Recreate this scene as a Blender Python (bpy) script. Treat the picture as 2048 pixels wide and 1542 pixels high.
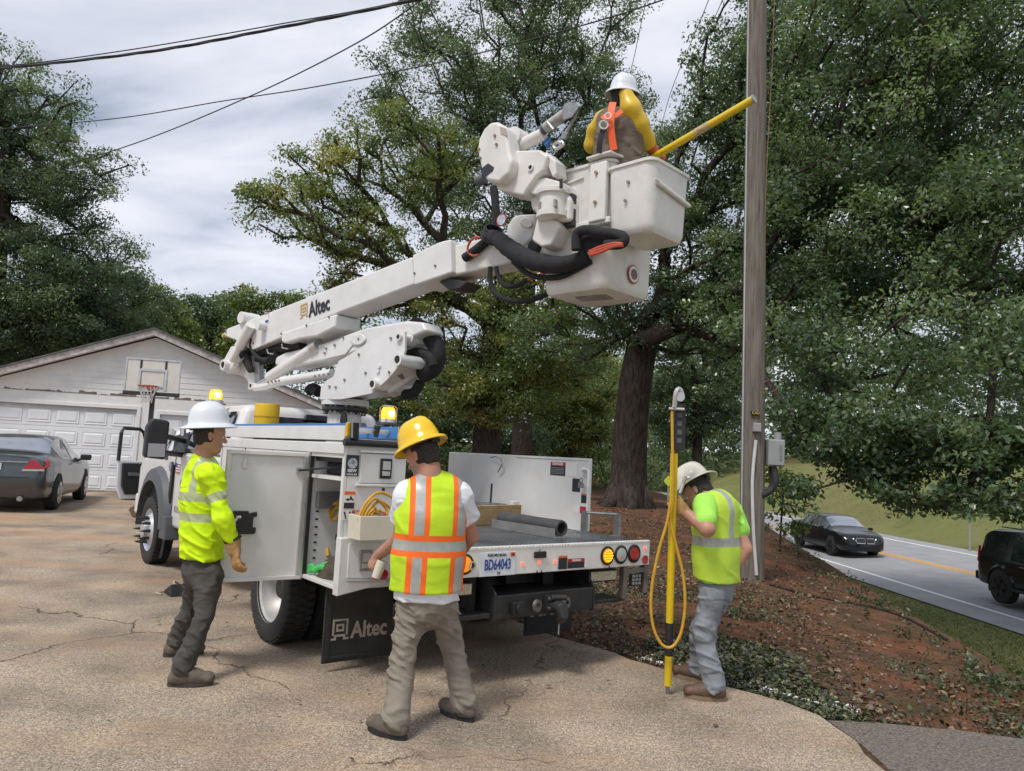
import bpy, bmesh, math, random
import numpy as np
from mathutils import Vector, Matrix
from math import sin, cos, pi, radians, atan2, sqrt, exp

random.seed(7); RNG = np.random.default_rng(7)
S = bpy.context.scene; COL = S.collection
for o in list(bpy.data.objects): bpy.data.objects.remove(o)

# ---------------------------------------------------------------- camera
F, PITCH, ROLL, CAMH = 1516.4, .0938, .0503, 1.5157
IW, IH = 2048, 1542
fw = np.array([0, cos(PITCH), sin(PITCH)]); up0 = np.array([0, -sin(PITCH), cos(PITCH)]); r0 = np.array([1., 0, 0])
cr = cos(ROLL)*r0 + sin(ROLL)*up0; cu = -sin(ROLL)*r0 + cos(ROLL)*up0
CP = np.array([0, 0, CAMH])
cd = bpy.data.cameras.new('camera'); cam = bpy.data.objects.new('camera', cd); COL.objects.link(cam)
cd.sensor_width = 36; cd.sensor_fit = 'HORIZONTAL'; cd.lens = F/IW*36; cd.clip_start = .05; cd.clip_end = 2000
cam.matrix_world = Matrix(((cr[0], cu[0], -fw[0], 0), (cr[1], cu[1], -fw[1], 0), (cr[2], cu[2], -fw[2], CAMH), (0, 0, 0, 1)))
S.camera = cam
def ray(x, y): return (x-IW/2)/F*cr - (y-IH/2)/F*cu + fw
def D(x, y, d): return Vector(CP + ray(x, y)*d)                      # a photo pixel at a depth in metres
def U(x, y, ax, v):                                                  # a photo pixel on a world plane
    d = ray(x, y); i = 'xyz'.index(ax); return Vector(CP + d*((v-CP[i])/d[i]))

# ---------------------------------------------------------------- world, sun, exposure
SUN_EL, SUN_AZ = radians(58), radians(215)     # soft light from behind and left of the camera
w = bpy.data.worlds.new('World'); S.world = w; w.use_nodes = True
nt = w.node_tree; nt.nodes.clear(); N = nt.nodes; Lk = nt.links
sky = N.new('ShaderNodeTexSky'); sky.sky_type = 'NISHITA'; sky.sun_disc = False
sky.sun_elevation = SUN_EL; sky.sun_rotation = SUN_AZ
bg1 = N.new('ShaderNodeBackground'); bg1.inputs[1].default_value = .09; Lk.new(sky.outputs[0], bg1.inputs[0])
tc = N.new('ShaderNodeTexCoord'); sep = N.new('ShaderNodeSeparateXYZ'); Lk.new(tc.outputs['Generated'], sep.inputs[0])
za = N.new('ShaderNodeMath'); za.operation = 'ADD'; za.inputs[1].default_value = .22
zm = N.new('ShaderNodeMath'); zm.operation = 'MAXIMUM'; zm.inputs[1].default_value = 0
Lk.new(sep.outputs[2], zm.inputs[0]); Lk.new(zm.outputs[0], za.inputs[0])
dx = N.new('ShaderNodeMath'); dx.operation = 'DIVIDE'; dy = N.new('ShaderNodeMath'); dy.operation = 'DIVIDE'
Lk.new(sep.outputs[0], dx.inputs[0]); Lk.new(za.outputs[0], dx.inputs[1]); Lk.new(sep.outputs[1], dy.inputs[0]); Lk.new(za.outputs[0], dy.inputs[1])
cmb = N.new('ShaderNodeCombineXYZ'); Lk.new(dx.outputs[0], cmb.inputs[0]); Lk.new(dy.outputs[0], cmb.inputs[1])
mp = N.new('ShaderNodeMapping'); mp.inputs['Scale'].default_value = (.75, 1.25, 1); mp.inputs['Location'].default_value = (3.1, 1.7, 0); mp.inputs['Rotation'].default_value = (0, 0, .5)
Lk.new(cmb.outputs[0], mp.inputs[0])
nz = N.new('ShaderNodeTexNoise'); nz.inputs['Scale'].default_value = 1.9; nz.inputs['Detail'].default_value = 8; nz.inputs['Roughness'].default_value = .52; nz.inputs['Distortion'].default_value = .35
Lk.new(mp.outputs[0], nz.inputs[0])
rp = N.new('ShaderNodeValToRGB'); e = rp.color_ramp.elements
e[0].position = .36; e[0].color = (.24, .28, .35, 1); e[1].position = .62; e[1].color = (.62, .625, .675, 1)
m1 = rp.color_ramp.elements.new(.46); m1.color = (.44, .47, .54, 1)
Lk.new(nz.outputs[0], rp.inputs[0])
bg2 = N.new('ShaderNodeBackground'); bg2.inputs[1].default_value = .83; Lk.new(rp.outputs[0], bg2.inputs[0])
mx = N.new('ShaderNodeMixShader'); mx.inputs[0].default_value = .9; Lk.new(bg1.outputs[0], mx.inputs[1]); Lk.new(bg2.outputs[0], mx.inputs[2])
wo = N.new('ShaderNodeOutputWorld'); Lk.new(mx.outputs[0], wo.inputs[0])
sd = bpy.data.lights.new('sun', 'SUN'); sd.energy = 1.5; sd.angle = radians(14); sd.color = (1, .96, .9)
sun = bpy.data.objects.new('sun', sd); COL.objects.link(sun)
sv = Vector((sin(SUN_AZ)*cos(SUN_EL), cos(SUN_AZ)*cos(SUN_EL), sin(SUN_EL)))     # towards the sun
sun.rotation_euler = sv.to_track_quat('Z', 'Y').to_euler(); sun.location = (0, 0, 30)
S.view_settings.view_transform = 'Standard'; S.view_settings.look = 'None'; S.view_settings.exposure = .86; S.view_settings.gamma = 1
S.render.resolution_x, S.render.resolution_y = 1024, 771

# ---------------------------------------------------------------- materials
MATS = {}
def newmat(name):
    m = bpy.data.materials.new(name); m.use_nodes = True; return m, m.node_tree.nodes, m.node_tree.links, m.node_tree.nodes['Principled BSDF']
def nadd(N, t, **k):
    n = N.new(t)
    for a, b in k.items():
        if a[0] == '_': n.inputs[a[1:].replace('_', ' ')].default_value = b
        else: setattr(n, a, b)
    return n
def M(name, col, rough=.5, metal=0, var=.12, scale=6, bump=0, bscale=60, spec=.5, coat=0, dirt=0, dcol=(.16, .11, .07), emit=0, dscale=3, fold=0, fscale=9):
    """plain procedural: base colour with noise variation, optional dirt blotches and bump"""
    if name in MATS: return MATS[name]
    m, N, L, b = newmat(name); MATS[name] = m
    b.inputs['Roughness'].default_value = rough; b.inputs['Metallic'].default_value = metal
    b.inputs['Specular IOR Level'].default_value = spec; b.inputs['Coat Weight'].default_value = coat; b.inputs['Coat Roughness'].default_value = .08
    tc = N.new('ShaderNodeTexCoord'); nz = nadd(N, 'ShaderNodeTexNoise', _Scale=scale, _Detail=5., _Roughness=.6); L.new(tc.outputs['Object'], nz.inputs[0])
    mr = nadd(N, 'ShaderNodeMapRange'); mr.inputs['From Min'].default_value = .3; mr.inputs['From Max'].default_value = .7
    mr.inputs['To Min'].default_value = 1-var; mr.inputs['To Max'].default_value = 1+var; L.new(nz.outputs[0], mr.inputs[0])
    mul = nadd(N, 'ShaderNodeMix', data_type='RGBA', blend_type='MULTIPLY'); mul.inputs[0].default_value = 1
    mul.inputs[6].default_value = (*col, 1); L.new(mr.outputs[0], mul.inputs[7]); out = mul.outputs[2]
    if dirt:
        n2 = nadd(N, 'ShaderNodeTexNoise', _Scale=dscale, _Detail=8., _Roughness=.72); L.new(tc.outputs['Object'], n2.inputs[0])
        r2 = nadd(N, 'ShaderNodeMapRange'); r2.inputs['From Min'].default_value = .5; r2.inputs['From Max'].default_value = .78
        r2.inputs['To Max'].default_value = dirt; L.new(n2.outputs[0], r2.inputs[0])
        mx = nadd(N, 'ShaderNodeMix', data_type='RGBA'); mx.inputs[7].default_value = (*dcol, 1); L.new(r2.outputs[0], mx.inputs[0]); L.new(out, mx.inputs[6]); out = mx.outputs[2]
    L.new(out, b.inputs['Base Color'])
    if bump:
        n3 = nadd(N, 'ShaderNodeTexNoise', _Scale=bscale, _Detail=4.); L.new(tc.outputs['Object'], n3.inputs[0])
        bp = nadd(N, 'ShaderNodeBump', _Strength=min(1, bump), _Distance=.01); L.new(n3.outputs[0], bp.inputs['Height']); L.new(bp.outputs[0], b.inputs['Normal'])
    if fold:                                                       # soft cloth creases
        mp = nadd(N, 'ShaderNodeMapping'); mp.inputs['Scale'].default_value = (1, 1, 1.9); mp.inputs['Rotation'].default_value = (.5, .3, 0); L.new(tc.outputs['Object'], mp.inputs[0])
        n4 = nadd(N, 'ShaderNodeTexNoise', noise_type='RIDGED_MULTIFRACTAL', _Scale=fscale, _Detail=2.5, _Roughness=.45, _Distortion=.4); L.new(mp.outputs[0], n4.inputs[0])
        b4 = nadd(N, 'ShaderNodeBump', _Strength=1., _Distance=fold); L.new(n4.outputs[0], b4.inputs['Height'])
        if bump: L.new(bp.outputs[0], b4.inputs['Normal'])
        L.new(b4.outputs[0], b.inputs['Normal'])
    if emit:
        b.inputs['Emission Color'].default_value = (*col, 1); b.inputs['Emission Strength'].default_value = emit
    return m
def glassmat(name, col=(.02, .025, .03), rough=.04, alpha=1.):
    if name in MATS: return MATS[name]
    m, N, L, b = newmat(name); MATS[name] = m
    b.inputs['Base Color'].default_value = (*col, 1); b.inputs['Roughness'].default_value = rough; b.inputs['Specular IOR Level'].default_value = .8
    b.inputs['Coat Weight'].default_value = .6; b.inputs['Coat Roughness'].default_value = .02; b.inputs['Alpha'].default_value = alpha
    return m

WHITE = M('truck_white', (.70, .695, .68), .32, var=.06, scale=3, coat=.3, dirt=.34, dcol=(.40, .35, .29), dscale=3.6, bump=.04, bscale=8)
CREAM = M('fibreglass_white', (.70, .685, .645), .42, var=.07, scale=4, coat=.12, dirt=.42, dcol=(.40, .35, .29), dscale=4.5, bump=.05, bscale=14)
ALU = M('brushed_aluminium', (.62, .61, .59), .38, .85, var=.15, scale=12, dirt=.2)
STEEL = M('worn_steel', (.33, .33, .33), .45, .8, var=.2, scale=18, dirt=.4)
BLACKP = M('black_plastic', (.018, .018, .02), .5, var=.25, scale=10, bump=.1, bscale=90)
BLACKM = M('black_painted_steel', (.024, .025, .027), .45, .1, var=.3, scale=7, dirt=.5, dcol=(.09, .075, .06), bump=.1)
RUBBER = M('tyre_rubber', (.025, .025, .025), .8, var=.25, scale=14, dirt=.45, dcol=(.075, .065, .055), bump=.3, bscale=45)
FABRICK = M('black_hose_sleeve', (.016, .016, .018), .85, var=.35, scale=25, bump=.6, bscale=38)
GREYP = M('flare_grey', (.085, .09, .10), .55, var=.1, bump=.15, bscale=120)
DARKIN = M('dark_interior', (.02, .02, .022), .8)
REDL = M('red_lens', (.42, .012, .02), .15, coat=.6, var=.1)
REDON = M('red_marker_lit', (1, .08, .05), .3, emit=1.4)
AMBON = M('amber_lens_lit', (1, .36, .01), .3, emit=1.2, var=.3, scale=40)
AMBCORE = M('amber_flash', (1, .72, .25), .3, emit=3.)
AMBER = M('amber_lens', (.85, .26, .01), .2, coat=.5, emit=.35, var=.2, scale=30)
CLEAR = M('clear_lens', (.5, .5, .46), .15, coat=.5, var=.15, scale=60)
GLASS = glassmat('dark_window_glass')
BLUE = M('blue_fibreglass', (.03, .16, .42), .45, var=.12, coat=.1)
YEL = M('yellow_plastic', (.66, .42, .012), .42, var=.1, scale=8, dirt=.25, dcol=(.25, .15, .02))
YELHOSE = M('yellow_hose', (.60, .33, .025), .5, var=.12, scale=20, bump=.2, bscale=200)
YELPOLE = M('yellow_fibreglass', (.72, .50, .01), .35, var=.1, coat=.2, dirt=.2, dcol=(.3, .2, .03))
DECAL_W = M('decal_white', (.74, .73, .7), .5, var=.05); DECAL_R = M('decal_red', (.42, .03, .04), .5, var=.1)
DECAL_O = M('decal_orange', (.75, .16, .03), .5, var=.1); DECAL_K = M('decal_black', (.025, .028, .035), .5, var=.6, scale=90)
GOLD = M('logo_gold', (.56, .36, .12), .5, var=.05); NAVY = M('plate_blue', (.025, .07, .28), .5, var=.05)
LOGOG = M('flap_logo', (.36, .31, .26), .7, var=.15, scale=30)

# ---------------------------------------------------------------- geometry helper
class G:
    def __init__(s): s.v = []; s.f = []
    def add(s, V, Fc):
        n = len(s.v); s.v += [tuple(p) for p in V]; s.f += [tuple(n+i for i in q) for q in Fc]; return s
    def box(s, x0, x1, y0, y1, z0, z1):
        return s.add([(x, y, z) for z in (z0, z1) for y in (y0, y1) for x in (x0, x1)],
                     [(0, 2, 3, 1), (4, 5, 7, 6), (0, 1, 5, 4), (2, 6, 7, 3), (0, 4, 6, 2), (1, 3, 7, 5)])
    def prism(s, P, Q):                                              # two matching outlines
        n = len(P); c = [Vector(p) for p in P]; q = [Vector(p) for p in Q]
        return s.add(c+q, [tuple(range(n)), tuple(range(2*n-1, n-1, -1))] + [((i+1) % n, i, n+i, n+(i+1) % n) for i in range(n)])
    def ext(s, P, d): d = Vector(d); return s.prism(P, [Vector(p)+d for p in P])
    def tube(s, pts, r, n=10, cap=True):
        pts = [Vector(p) for p in pts]; m = len(pts); R = r if isinstance(r, (list, tuple)) else [r]*m
        V = []; prev = None
        for i, p in enumerate(pts):
            t = (pts[min(i+1, m-1)]-pts[max(i-1, 0)]).normalized()
            a = prev-t*prev.dot(t) if prev is not None else (Vector((0, 0, 1)) if abs(t.z) < .9 else Vector((1, 0, 0))).cross(t)
            a.normalize(); prev = a; b = t.cross(a)
            V += [p+(a*cos(2*pi*k/n)+b*sin(2*pi*k/n))*R[i] for k in range(n)]
        Fc = [(i*n+k, i*n+(k+1) % n, (i+1)*n+(k+1) % n, (i+1)*n+k) for i in range(m-1) for k in range(n)]
        if cap: Fc += [tuple(range(n-1, -1, -1)), tuple((m-1)*n+k for k in range(n))]
        return s.add(V, Fc)
    def ring(s, c, ax, ro, ri, h, n=24):                             # hollow disc
        c = Vector(c); ax = Vector(ax).normalized(); a = (Vector((0, 0, 1)) if abs(ax.z) < .9 else Vector((1, 0, 0))).cross(ax).normalized(); b = ax.cross(a)
        V = []
        for k in range(n):
            d = a*cos(2*pi*k/n)+b*sin(2*pi*k/n)
            V += [c+d*ro-ax*h/2, c+d*ro+ax*h/2, c+d*ri+ax*h/2, c+d*ri-ax*h/2]
        return s.add(V, [(4*k+j, 4*((k+1) % n)+j, 4*((k+1) % n)+(j+1) % 4, 4*k+(j+1) % 4) for k in range(n) for j in range(4)])
    def lathe(s, prof, c=(0, 0, 0), ax=(0, 0, 1), n=24, sx=1, sy=1, cap=True):  # prof: (r, h)
        c = Vector(c); ax = Vector(ax).normalized(); a = (Vector((0, 0, 1)) if abs(ax.z) < .9 else Vector((1, 0, 0))).cross(ax).normalized(); b = ax.cross(a)
        V = [c+ax*h+(a*cos(2*pi*k/n)*sx+b*sin(2*pi*k/n)*sy)*r for r, h in prof for k in range(n)]
        m = len(prof); Fc = [(i*n+k, i*n+(k+1) % n, (i+1)*n+(k+1) % n, (i+1)*n+k) for i in range(m-1) for k in range(n)]
        cl = prof[0] == prof[-1] or not cap
        if prof[0][0] > 1e-4 and not cl: Fc.append(tuple(range(n-1, -1, -1)))
        if prof[-1][0] > 1e-4 and not cl: Fc.append(tuple((m-1)*n+k for k in range(n)))
        return s.add(V, Fc)
    def build(s, name, mat, parent=None, smooth=False, bevel=0, world=False, seg=2, ang=35):
        me = bpy.data.meshes.new(name); me.from_pydata(s.v, [], s.f); bm = bmesh.new(); bm.from_mesh(me)
        bmesh.ops.recalc_face_normals(bm, faces=bm.faces); bm.to_mesh(me); bm.free()
        return link(name, me, mat, parent, smooth, bevel, world, seg, ang)
def link(name, me, mat, parent=None, smooth=False, bevel=0, world=False, seg=2, ang=35):
    o = bpy.data.objects.new(name, me); COL.objects.link(o)
    for m in (mat if isinstance(mat, (list, tuple)) else [mat]): me.materials.append(m)
    if parent is not None: setpar(o, parent, world)
    if smooth or bevel:
        me.polygons.foreach_set('use_smooth', [True]*len(me.polygons))
        if smooth != 'all':
            for_sharp(me, radians(ang))
    if bevel:
        b = o.modifiers.new('bevel', 'BEVEL'); b.width = bevel; b.segments = seg; b.limit_method = 'ANGLE'; b.angle_limit = radians(ang); b.harden_normals = True
        if smooth != 'all': me.polygons.foreach_set('use_smooth', [True]*len(me.polygons))
    return o
def for_sharp(me, ang):
    bm = bmesh.new(); bm.from_mesh(me)
    for ed in bm.edges:
        ed.smooth = not (len(ed.link_faces) != 2 or ed.calc_face_angle(0) > ang)
    bm.to_mesh(me); bm.free()
WMAT = {}
def setpar(o, parent, world=False):
    o.parent = parent
    if world:
        m = Matrix()
        p = parent
        while p is not None:
            m = p.matrix_basis @ m if p.parent is None else p.matrix_parent_inverse @ p.matrix_basis @ m
            p = p.parent
        o.matrix_parent_inverse = m.inverted()
def empty(name, loc=(0, 0, 0), rz=0):
    o = bpy.data.objects.new(name, None); COL.objects.link(o); o.location = loc; o.rotation_euler = (0, 0, rz); o.empty_display_size = .2
    o.matrix_basis = Matrix.Translation(loc) @ Matrix.Rotation(rz, 4, 'Z'); return o
def tag(o, label, cat, group=None):
    o['label'] = label; o['category'] = cat
    if group: o['group'] = group
    return o
def struct(o): o['kind'] = 'structure'; return o
def stuff(o): o['kind'] = 'stuff'; return o
def smoothpts(P, n=8):                                               # Catmull-Rom through points
    P = [Vector(p) for p in P]; Q = [P[0]*2-P[1]]+P+[P[-1]*2-P[-2]]; out = []
    for i in range(1, len(Q)-2):
        a, b, c, d = Q[i-1:i+3]
        for k in range(n):
            t = k/n; out.append(.5*((2*b)+(c-a)*t+(2*a-5*b+4*c-d)*t*t+(3*b-a-3*c+d)*t**3))
    return out+[P[-1]]
TXT = {}
def text(name, body, size, mat, parent, origin, xdir, ydir, offs=.0, ext=.001, world=False, align='CENTER', shear=0, sx=1):
    """flat lettering as a mesh; xdir, ydir span its plane"""
    c = bpy.data.curves.new(name, 'FONT'); c.body = body; c.size = size; c.extrude = ext; c.offset = offs; c.align_x = align; c.align_y = 'CENTER'; c.shear = shear; c.resolution_u = 3
    t = bpy.data.objects.new(name, c); COL.objects.link(t); dg = bpy.context.evaluated_depsgraph_get()
    me = bpy.data.meshes.new_from_object(t.evaluated_get(dg)); bpy.data.objects.remove(t); me.name = name
    x = Vector(xdir).normalized()*sx; y = Vector(ydir).normalized(); z = Vector(xdir).normalized().cross(y)
    me.transform(Matrix(((x.x, y.x, z.x, origin[0]), (x.y, y.y, z.y, origin[1]), (x.z, y.z, z.z, origin[2]), (0, 0, 0, 1))))
    me.materials.clear()
    return link(name, me, mat, parent, world=world)
def npmesh(name, V, Q, mat, parent=None, attr=None, world=False, tris=False, smooth=False):
    k = Q.shape[1]; me = bpy.data.meshes.new(name); me.vertices.add(len(V)); me.vertices.foreach_set('co', V.astype(np.float32).ravel())
    me.loops.add(Q.size); me.loops.foreach_set('vertex_index', Q.astype(np.int32).ravel())
    me.polygons.add(len(Q)); me.polygons.foreach_set('loop_start', np.arange(0, Q.size, k, dtype=np.int32)); me.polygons.foreach_set('loop_total', np.full(len(Q), k, np.int32))
    if smooth: me.polygons.foreach_set('use_smooth', np.ones(len(Q), bool))
    me.update(calc_edges=True)
    if attr is not None:
        a = me.attributes.new('tint', 'FLOAT', 'POINT'); a.data.foreach_set('value', attr.astype(np.float32))
    o = bpy.data.objects.new(name, me); COL.objects.link(o)
    for m in (mat if isinstance(mat, (list, tuple)) else [mat]): me.materials.append(m)
    if parent is not None: setpar(o, parent, world)
    return o
# ================================================================ the setting
def sst(a, b, x): t = np.clip((x-a)/(b-a), 0, 1); return t*t*(3-2*t)
def xcrest(y): return 3.85+np.clip(y-6.3, -8, 30)*.165
def xnear(y): return 12.65-.035*(y-18.8)-.0011*np.maximum(y-45, 0)**2
def xyel(y): return xnear(y)+np.clip(3.6-.045*(y-18.8), 2.75, 3.7)
def xfar(y): return xyel(y)+np.clip(3.0-.005*(y-18.8), 2.7, 3.05)
def zroad(x, y):
    t = (x-xnear(y))/(xfar(y)-xnear(y)); return -1.8+.4*np.clip(t, -.4, 1.4)+.002*np.maximum(y-35, 0)
def noise2(x, y, f, seed=0):
    r = np.random.default_rng(seed); L = r.random((64, 64)); X = x*f; Y = y*f; i = np.floor(X).astype(int); j = np.floor(Y).astype(int); a = X-i; b = Y-j
    a = a*a*(3-2*a); b = b*b*(3-2*b); g = lambda p, q: L[p % 64, q % 64]
    return (g(i, j)*(1-a)+g(i+1, j)*a)*(1-b)+(g(i, j+1)*(1-a)+g(i+1, j+1)*a)*b
def zg(x, y):
    x = np.asarray(x, float); y = np.asarray(y, float)
    s = x-xcrest(y); z = -.03+.38*np.exp(-((x-3.3)**2+(y-21.5)**2)/(2*5.5**2))
    z = z-.14*sst(-1.4, .4, s)
    zl = zroad(xnear(y)-1.6, y)
    z = z+(zl-z)*sst(.1, 4.2, s)
    rd = zroad(x, y)-.03
    z = np.where(x > xnear(y)-1.9, z+(rd-z)*sst(-1.9, -1.2, x-xnear(y)), z)
    d = x-xfar(y)-1.0
    z = np.where(d > 0, zroad(xfar(y)+1, y)-.03+5.2*(1-np.exp(-np.maximum(d, 0)/11.))*sst(0, 2.5, d)+.02*np.maximum(d-20, 0), z)
    z = z+.5*sst(24, 60, y)*(s < 0)*sst(0, 8, -s)
    bank = sst(-6, -1.5, s)*(1-sst(2.2, 3.6, s))*(y < 32)
    z = z+(noise2(x, y, 1.3, 1)-.5)*.10*np.clip(bank, 0, 1)*sst(.6, 2.4, x-2.1)*sst(5.2, 6.5, y)+(noise2(x, y, .25, 2)-.5)*.35*sst(4, 12, x-xfar(y))
    return z
def warp(a0, a1, c, n, p=2.2):
    t = np.linspace(-1, 1, n); u = np.sign(t)*np.abs(t)**p
    return np.where(u < 0, c+(c-a0)*u, c+(a1-c)*u)
gx = warp(-260, 300, 4.5, 260, 2.6); gy = warp(-60, 420, 9, 260, 2.4)
X, Y = np.meshgrid(gx, gy); Z = zg(X, Y)
s_ = X-xcrest(Y)
grass = np.clip(sst(2.1, 3.1, s_+1.0*(noise2(X, Y, .8, 3)-.5))+0*X, 0, 1)
n_, m_ = X.shape; idx = np.arange(n_*m_).reshape(n_, m_)
Q = np.stack([idx[:-1, :-1], idx[:-1, 1:], idx[1:, 1:], idx[1:, :-1]], -1).reshape(-1, 4)
def groundmat():
    m, N, L, b = newmat('ground_clay_litter_grass'); b.inputs['Roughness'].default_value = .95; b.inputs['Specular IOR Level'].default_value = .15
    tc = N.new('ShaderNodeTexCoord'); at = nadd(N, 'ShaderNodeAttribute', attribute_name='tint')
    def noise(sc, det=6., ro=.65):
        n = nadd(N, 'ShaderNodeTexNoise', _Scale=sc, _Detail=det, _Roughness=ro); L.new(tc.outputs['Object'], n.inputs[0]); return n.outputs[0]
    def ramp(src, st):
        r = N.new('ShaderNodeValToRGB'); el = r.color_ramp.elements; el[0].position, el[0].color = st[0][0], (*st[0][1], 1); el[1].position, el[1].color = st[-1][0], (*st[-1][1], 1)
        for p, c in st[1:-1]: el.new(p).color = (*c, 1)
        L.new(src, r.inputs[0]); return r.outputs[0]
    def mix(f, a, c, bt='MIX'):
        x = nadd(N, 'ShaderNodeMix', data_type='RGBA', blend_type=bt)
        if isinstance(f, float): x.inputs[0].default_value = f
        else: L.new(f, x.inputs[0])
        L.new(a, x.inputs[6]); L.new(c, x.inputs[7]); return x.outputs[2]
    clay = ramp(noise(3.2), [(.3, (.075, .038, .023)), (.5, (.16, .070, .038)), (.72, (.27, .115, .06))])
    lit = ramp(noise(26, 5.), [(.35, (.035, .024, .016)), (.55, (.12, .085, .055)), (.75, (.20, .15, .10))])
    base = mix(ramp(noise(1.1), [(.42, (0, 0, 0)), (.62, (.85,)*3)]), clay, lit)
    base = mix(ramp(noise(2.3, 7.), [(.50, (0, 0, 0)), (.64, (.7,)*3)]), base, ramp(noise(60, 4.), [(.35, (.018, .02, .01)), (.65, (.07, .075, .03))]))
    gr = ramp(noise(.6, 8.), [(.3, (.10, .115, .03)), (.5, (.17, .19, .055)), (.7, (.24, .21, .10))])
    gr = mix(.45, gr, ramp(noise(40, 3.), [(.3, (.05, .06, .02)), (.7, (.25, .26, .11))]))
    far = ramp(noise(.09, 4.), [(.48, (0, 0, 0)), (.66, (.6,)*3)]); dry = ramp(noise(9.), [(.3, (.14, .10, .055)), (.7, (.24, .17, .10))])
    gr = mix(far, gr, dry)
    L.new(mix(at.outputs['Fac'], base, gr), b.inputs['Base Color'])
    bp = nadd(N, 'ShaderNodeBump', _Strength=.9, _Distance=.03); L.new(noise(30, 8.), bp.inputs['Height']); L.new(bp.outputs[0], b.inputs['Normal'])
    return m
gmat = groundmat()
ground = struct(npmesh('ground', np.stack([X, Y, Z], -1).reshape(-1, 3), Q, gmat, attr=grass.ravel(), smooth=True))

# driveway -------------------------------------------------------------------
def concretemat():
    m, N, L, b = newmat('old_concrete'); b.inputs['Roughness'].default_value = .82; b.inputs['Specular IOR Level'].default_value = .3
    tc = N.new('ShaderNodeTexCoord')
    def noise(sc, det=6., ro=.6, vec=None):
        n = nadd(N, 'ShaderNodeTexNoise', _Scale=sc, _Detail=det, _Roughness=ro); L.new(vec or tc.outputs['Object'], n.inputs[0]); return n
    def ramp(src, st):
        r = N.new('ShaderNodeValToRGB'); el = r.color_ramp.elements; el[0].position, el[0].color = st[0][0], (*st[0][1], 1); el[1].position, el[1].color = st[-1][0], (*st[-1][1], 1)
        for p, c in st[1:-1]: el.new(p).color = (*c, 1)
        L.new(src, r.inputs[0]); return r.outputs[0]
    def mix(f, a, c, bt='MIX'):
        x = nadd(N, 'ShaderNodeMix', data_type='RGBA', blend_type=bt)
        if isinstance(f, float): x.inputs[0].default_value = f
        else: L.new(f, x.inputs[0])
        L.new(a, x.inputs[6]); L.new(c, x.inputs[7]); return x.outputs[2]
    base = ramp(noise(1.3, 8.).outputs[0], [(.26, (.165, .143, .118)), (.42, (.26, .218, .175)), (.56, (.35, .29, .225)), (.74, (.445, .365, .28))])
    agg = ramp(noise(95, 2.).outputs[0], [(.36, (.38, .37, .36)), (.5, (1, 1, 1)), (.64, (1.75, 1.7, 1.6))])
    base = mix(.85, base, agg, 'MULTIPLY')
    agg2 = ramp(noise(34, 3.).outputs[0], [(.35, (.62, .61, .60)), (.65, (1.3, 1.27, 1.22))]); base = mix(.8, base, agg2, 'MULTIPLY')
    # rust-orange clay stains, stronger towards the garage
    sp = N.new('ShaderNodeSeparateXYZ'); L.new(tc.outputs['Object'], sp.inputs[0])
    mpn = nadd(N, 'ShaderNodeMapping'); mpn.inputs['Scale'].default_value = (.55, 1.3, 1); L.new(tc.outputs['Object'], mpn.inputs[0])
    st = ramp(noise(.75, 9., .7, mpn.outputs[0]).outputs[0], [(.47, (0, 0, 0)), (.66, (1, 1, 1))])
    mr = nadd(N, 'ShaderNodeMapRange'); mr.inputs['From Min'].default_value = 5; mr.inputs['From Max'].default_value = 12; mr.inputs['To Min'].default_value = .4; mr.inputs['To Max'].default_value = .8
    L.new(sp.outputs[1], mr.inputs[0]); mm = nadd(N, 'ShaderNodeMath', operation='MULTIPLY'); L.new(st, mm.inputs[0]); L.new(mr.outputs[0], mm.inputs[1])
    cl = N.new('ShaderNodeRGB'); cl.outputs[0].default_value = (.46, .275, .15, 1); base = mix(mm.outputs[0], base, cl.outputs[0])
    dk = N.new('ShaderNodeRGB'); dk.outputs[0].default_value = (.10, .085, .075, 1)
    base = mix(ramp(noise(.42, 5., .65).outputs[0], [(.52, (0, 0, 0)), (.70, (.6,)*3)]), base, dk.outputs[0])
    # cracks
    nd = noise(2.2, 6.); vm = nadd(N, 'ShaderNodeVectorMath', operation='MULTIPLY_ADD'); L.new(nd.outputs[1], vm.inputs[0]); vm.inputs[1].default_value = (.62, .62, 0); L.new(tc.outputs['Object'], vm.inputs[2])
    vo = nadd(N, 'ShaderNodeTexVoronoi', feature='DISTANCE_TO_EDGE', _Scale=.42); vo.voronoi_dimensions = '2D'; L.new(vm.outputs[0], vo.inputs['Vector'])
    ck = ramp(vo.outputs['Distance'], [(.0, (1, 1, 1)), (.0018, (.8,)*3), (.0046, (0, 0, 0))])
    msk = ramp(noise(.5, 3.).outputs[0], [(.47, (0, 0, 0)), (.56, (1, 1, 1))]); cm = mix(1., ck, msk, 'MULTIPLY')
    dk2 = N.new('ShaderNodeRGB'); dk2.outputs[0].default_value = (.045, .035, .028, 1); base = mix(cm, base, dk2.outputs[0])
    L.new(base, b.inputs['Base Color'])
    bp = nadd(N, 'ShaderNodeBump', _Strength=.55, _Distance=.006); L.new(noise(110, 3.).outputs[0], bp.inputs['Height'])
    b2 = nadd(N, 'ShaderNodeBump', _Strength=1., _Distance=.012); b2.invert = True; L.new(cm, b2.inputs['Height']); L.new(bp.outputs[0], b2.inputs['Normal']); L.new(b2.outputs[0], b.inputs['Normal'])
    return m
edge = [(-30, -4), (-30, 21.4), (-12, 21.2), (-6.5, 22.6), (-4.4, 21), (-3.6, 16), (-2.0, 11), (-.6, 8.6), (.35, 6.85), (.68, 6.5), (.92, 6.25), (1.15, 5.93), (1.45, 5.62), (1.73, 5.35), (1.92, 5.15), (2.05, 4.92), (2.06, 4.5), (2.03, 4.1), (2.0, 3.0), (1.9, -4)]
pts = []
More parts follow.
